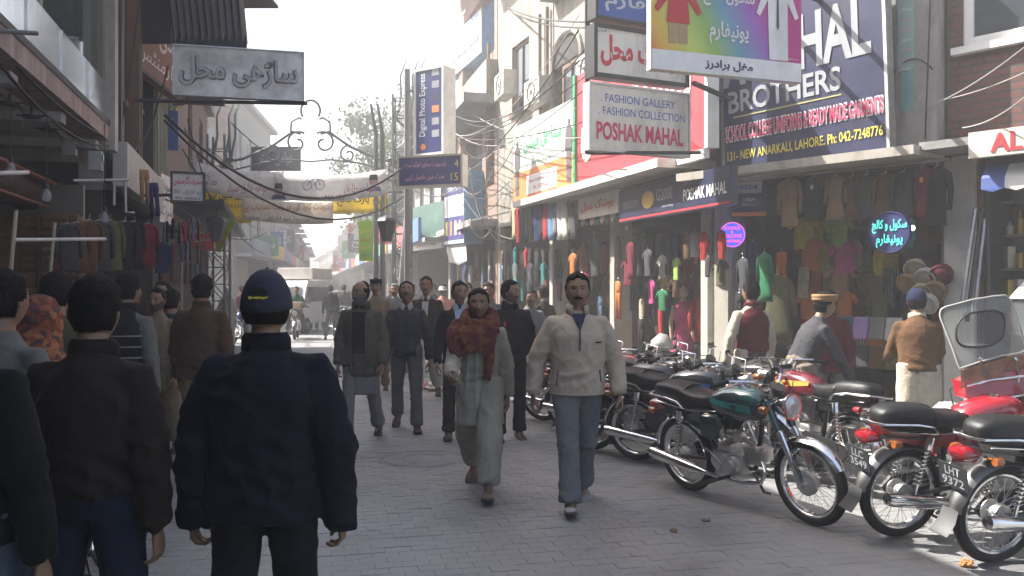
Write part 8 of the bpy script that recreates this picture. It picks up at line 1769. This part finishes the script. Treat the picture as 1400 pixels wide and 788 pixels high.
# --- left side garments
g = 'suits hung outside the left shop'
for i, (px, py, h_, kd, cl, Y) in enumerate(((122, 300, 74, 'coat', 'brown', 8.6), (136, 300, 72, 'coat', 'charcoal', 8.8), (151, 300, 70, 'coat', 'olive', 9.0), (171, 302, 68, 'coat', 'black', 9.4), (184, 302, 66, 'kurta', 'black', 9.6), (203, 305, 60, 'kurta', 'maroon', 10.4), (197, 232, 46, 'trousers', 'tan', 10.2), (209, 250, 46, 'trousers', 'navy blue', 10.6), (222, 330, 44, 'coat', 'navy blue', 11.2), (92, 305, 66, 'coat', 'charcoal', 8.2), (106, 303, 70, 'kurta', 'brown', 8.4))):
    p = P(px, py, Y); garment(kd, cl, p, GA.rz - .9, h_ / F * Y, '%s %s, %s hung along the left shop front beneath the overhang' % (cl, KN[kd], ORD[i]), g)
random.seed(17)
for r, (py, off) in enumerate(((300, .9), (328, .5), (356, .3))):
    for c in range(11):
        if (c * 7 + r * 5) % 4 == 0: continue
        cl = random.choice(['black', 'navy blue', 'maroon', 'charcoal', 'brown', 'charcoal', 'black', 'grey', 'slate blue']); kd = random.choice(('coat', 'kurta', 'tee')); fgar(GC, 218 + c * 5.4 + random.uniform(-2.5, 2.5), py + random.uniform(-3, 3), off, 30, kd, cl, '%s %s, %s along the %s row of the cluttered left shops' % (cl, KN[kd], ORD[c], ORD[r]), 'clothes on the cluttered left shops')
# far goods that still read as single pieces, both sides
random.seed(19)
for nm, (pa, Ya), (pb, Yb), n_ in (('left', (322, 45), (352, 70), 14), ('right', (566, 31), (548, 42), 12), ('right end', (540, 44), (512, 59), 10)):
    for i in range(n_):
        t = i / n_; Y = Ya + (Yb - Ya) * t; px = pa + (pb - pa) * t; cl = random.choice(cols); garment(random.choice(('coat', 'tee')), cl, P(px, 0, Y).to_2d().to_3d() + v3(.3 if nm == 'left' else -.3, 0, random.choice((2.5, 1.6))), random.uniform(-.5, .5), .8, '%s garment, %s along the far %s row of shops' % (cl, ORD[i], nm), 'clothes on the far %s shops' % nm, hang=False)
# fittings: air conditioners, meters, pipes on the right facades
def acunit(label, fc, px, py, off=.02):
    x, z = fc.sz(px, py, off); e = empty('air_conditioner', fc.wp(x, -.3, z), fc.rz); tag(e, label, 'air conditioner'); q = MB(); q.bbox_((0, .14, 0), (.8, .28, .5), .02); q.obj('case', paint('ac cream', (.5, .48, .42), dirt=.6), e); q = MB(); q.torus((0, -.004, 0), (0, 1, 0), .18, .012, n=24, m=6); q.disc((0, -.002, 0), (0, 1, 0), .05, .01)
    q.obj('fan_grille', blackm, e)
    for k in range(6): q = MB(); q.box(-.36, .36, -.008, -.001, -.2 + k * .075, -.19 + k * .075); q.obj('louvre', greyconc, e)
acunit('cream air conditioner on the balcony building between the dark storeys', BB, 700, 118); acunit('dirty air conditioner beside the arched window', PO, 822, 96); acunit('air conditioner above the pale green banner corner', FSb, 745, 128)
for i, (fc, px, y0, y1) in enumerate(((FSb, 738, 20, 150), (PO, 748, 10, 140), (BB, 668, 60, 220), (MU, 1256, 0, 180))):
    x, za = fc.sz(px, y0, .08); _, zb = fc.sz(px, y1, .08); q = MB(); q.tube([fc.wp(x, -.08, za), fc.wp(x, -.08, zb)], .035, n=8); tag(q.obj('drain_pipe', paint('pipe rust', (.16, .11, .08), dirt=.6)), ['drain pipe on the pale banner building', 'drain pipe left of the arched window', 'drain pipe on the balcony building', 'drain pipe on the concrete pilaster'][i], 'pipe')
rg = random.Random(77)
for i in range(9):
    a = P(rg.uniform(596, 650), rg.uniform(225, 262), 19.5 + rg.uniform(-1, 1)); b_ = P(rg.uniform(655, 715), rg.uniform(175, 340), 18.3 + rg.uniform(-.8, .8)); cable(a, b_, rg.uniform(.1, .7), '%s strand of the wire tangle between the blue edged sign and orange banner' % ORD[i], rg.choice((.008, .012)), rg.choice((cabm, cabw)))
for i in range(6):
    a = P(rg.uniform(225, 262), rg.uniform(120, 300), 14 + i); b_ = P(rg.uniform(300, 372), rg.uniform(240, 350), 24 + i * 2); cable(a, b_, rg.uniform(.3, .8), '%s wire of the hazy left tangle near the lattice column' % ORD[i], .014, cabm)
# ------------------------------------------------------------------ haze
hz = MB(); hz.box(-110, 60, -12, 230, -1.0, 17.0)
hm = D.materials.new('haze air'); hm.use_nodes = True; n = hm.node_tree; n.nodes.clear(); o_ = n.nodes.new('ShaderNodeOutputMaterial'); pv_ = n.nodes.new('ShaderNodeVolumePrincipled')
pv_.inputs['Color'].default_value = (1, 1, 1, 1); pv_.inputs['Density'].default_value = HAZE; pv_.inputs['Anisotropy'].default_value = 0.2
n.links.new(pv_.outputs[0], o_.inputs['Volume'])
ho = hz.obj('haze', hm); ho['kind'] = 'stuff'; ho.display_type = 'WIRE'
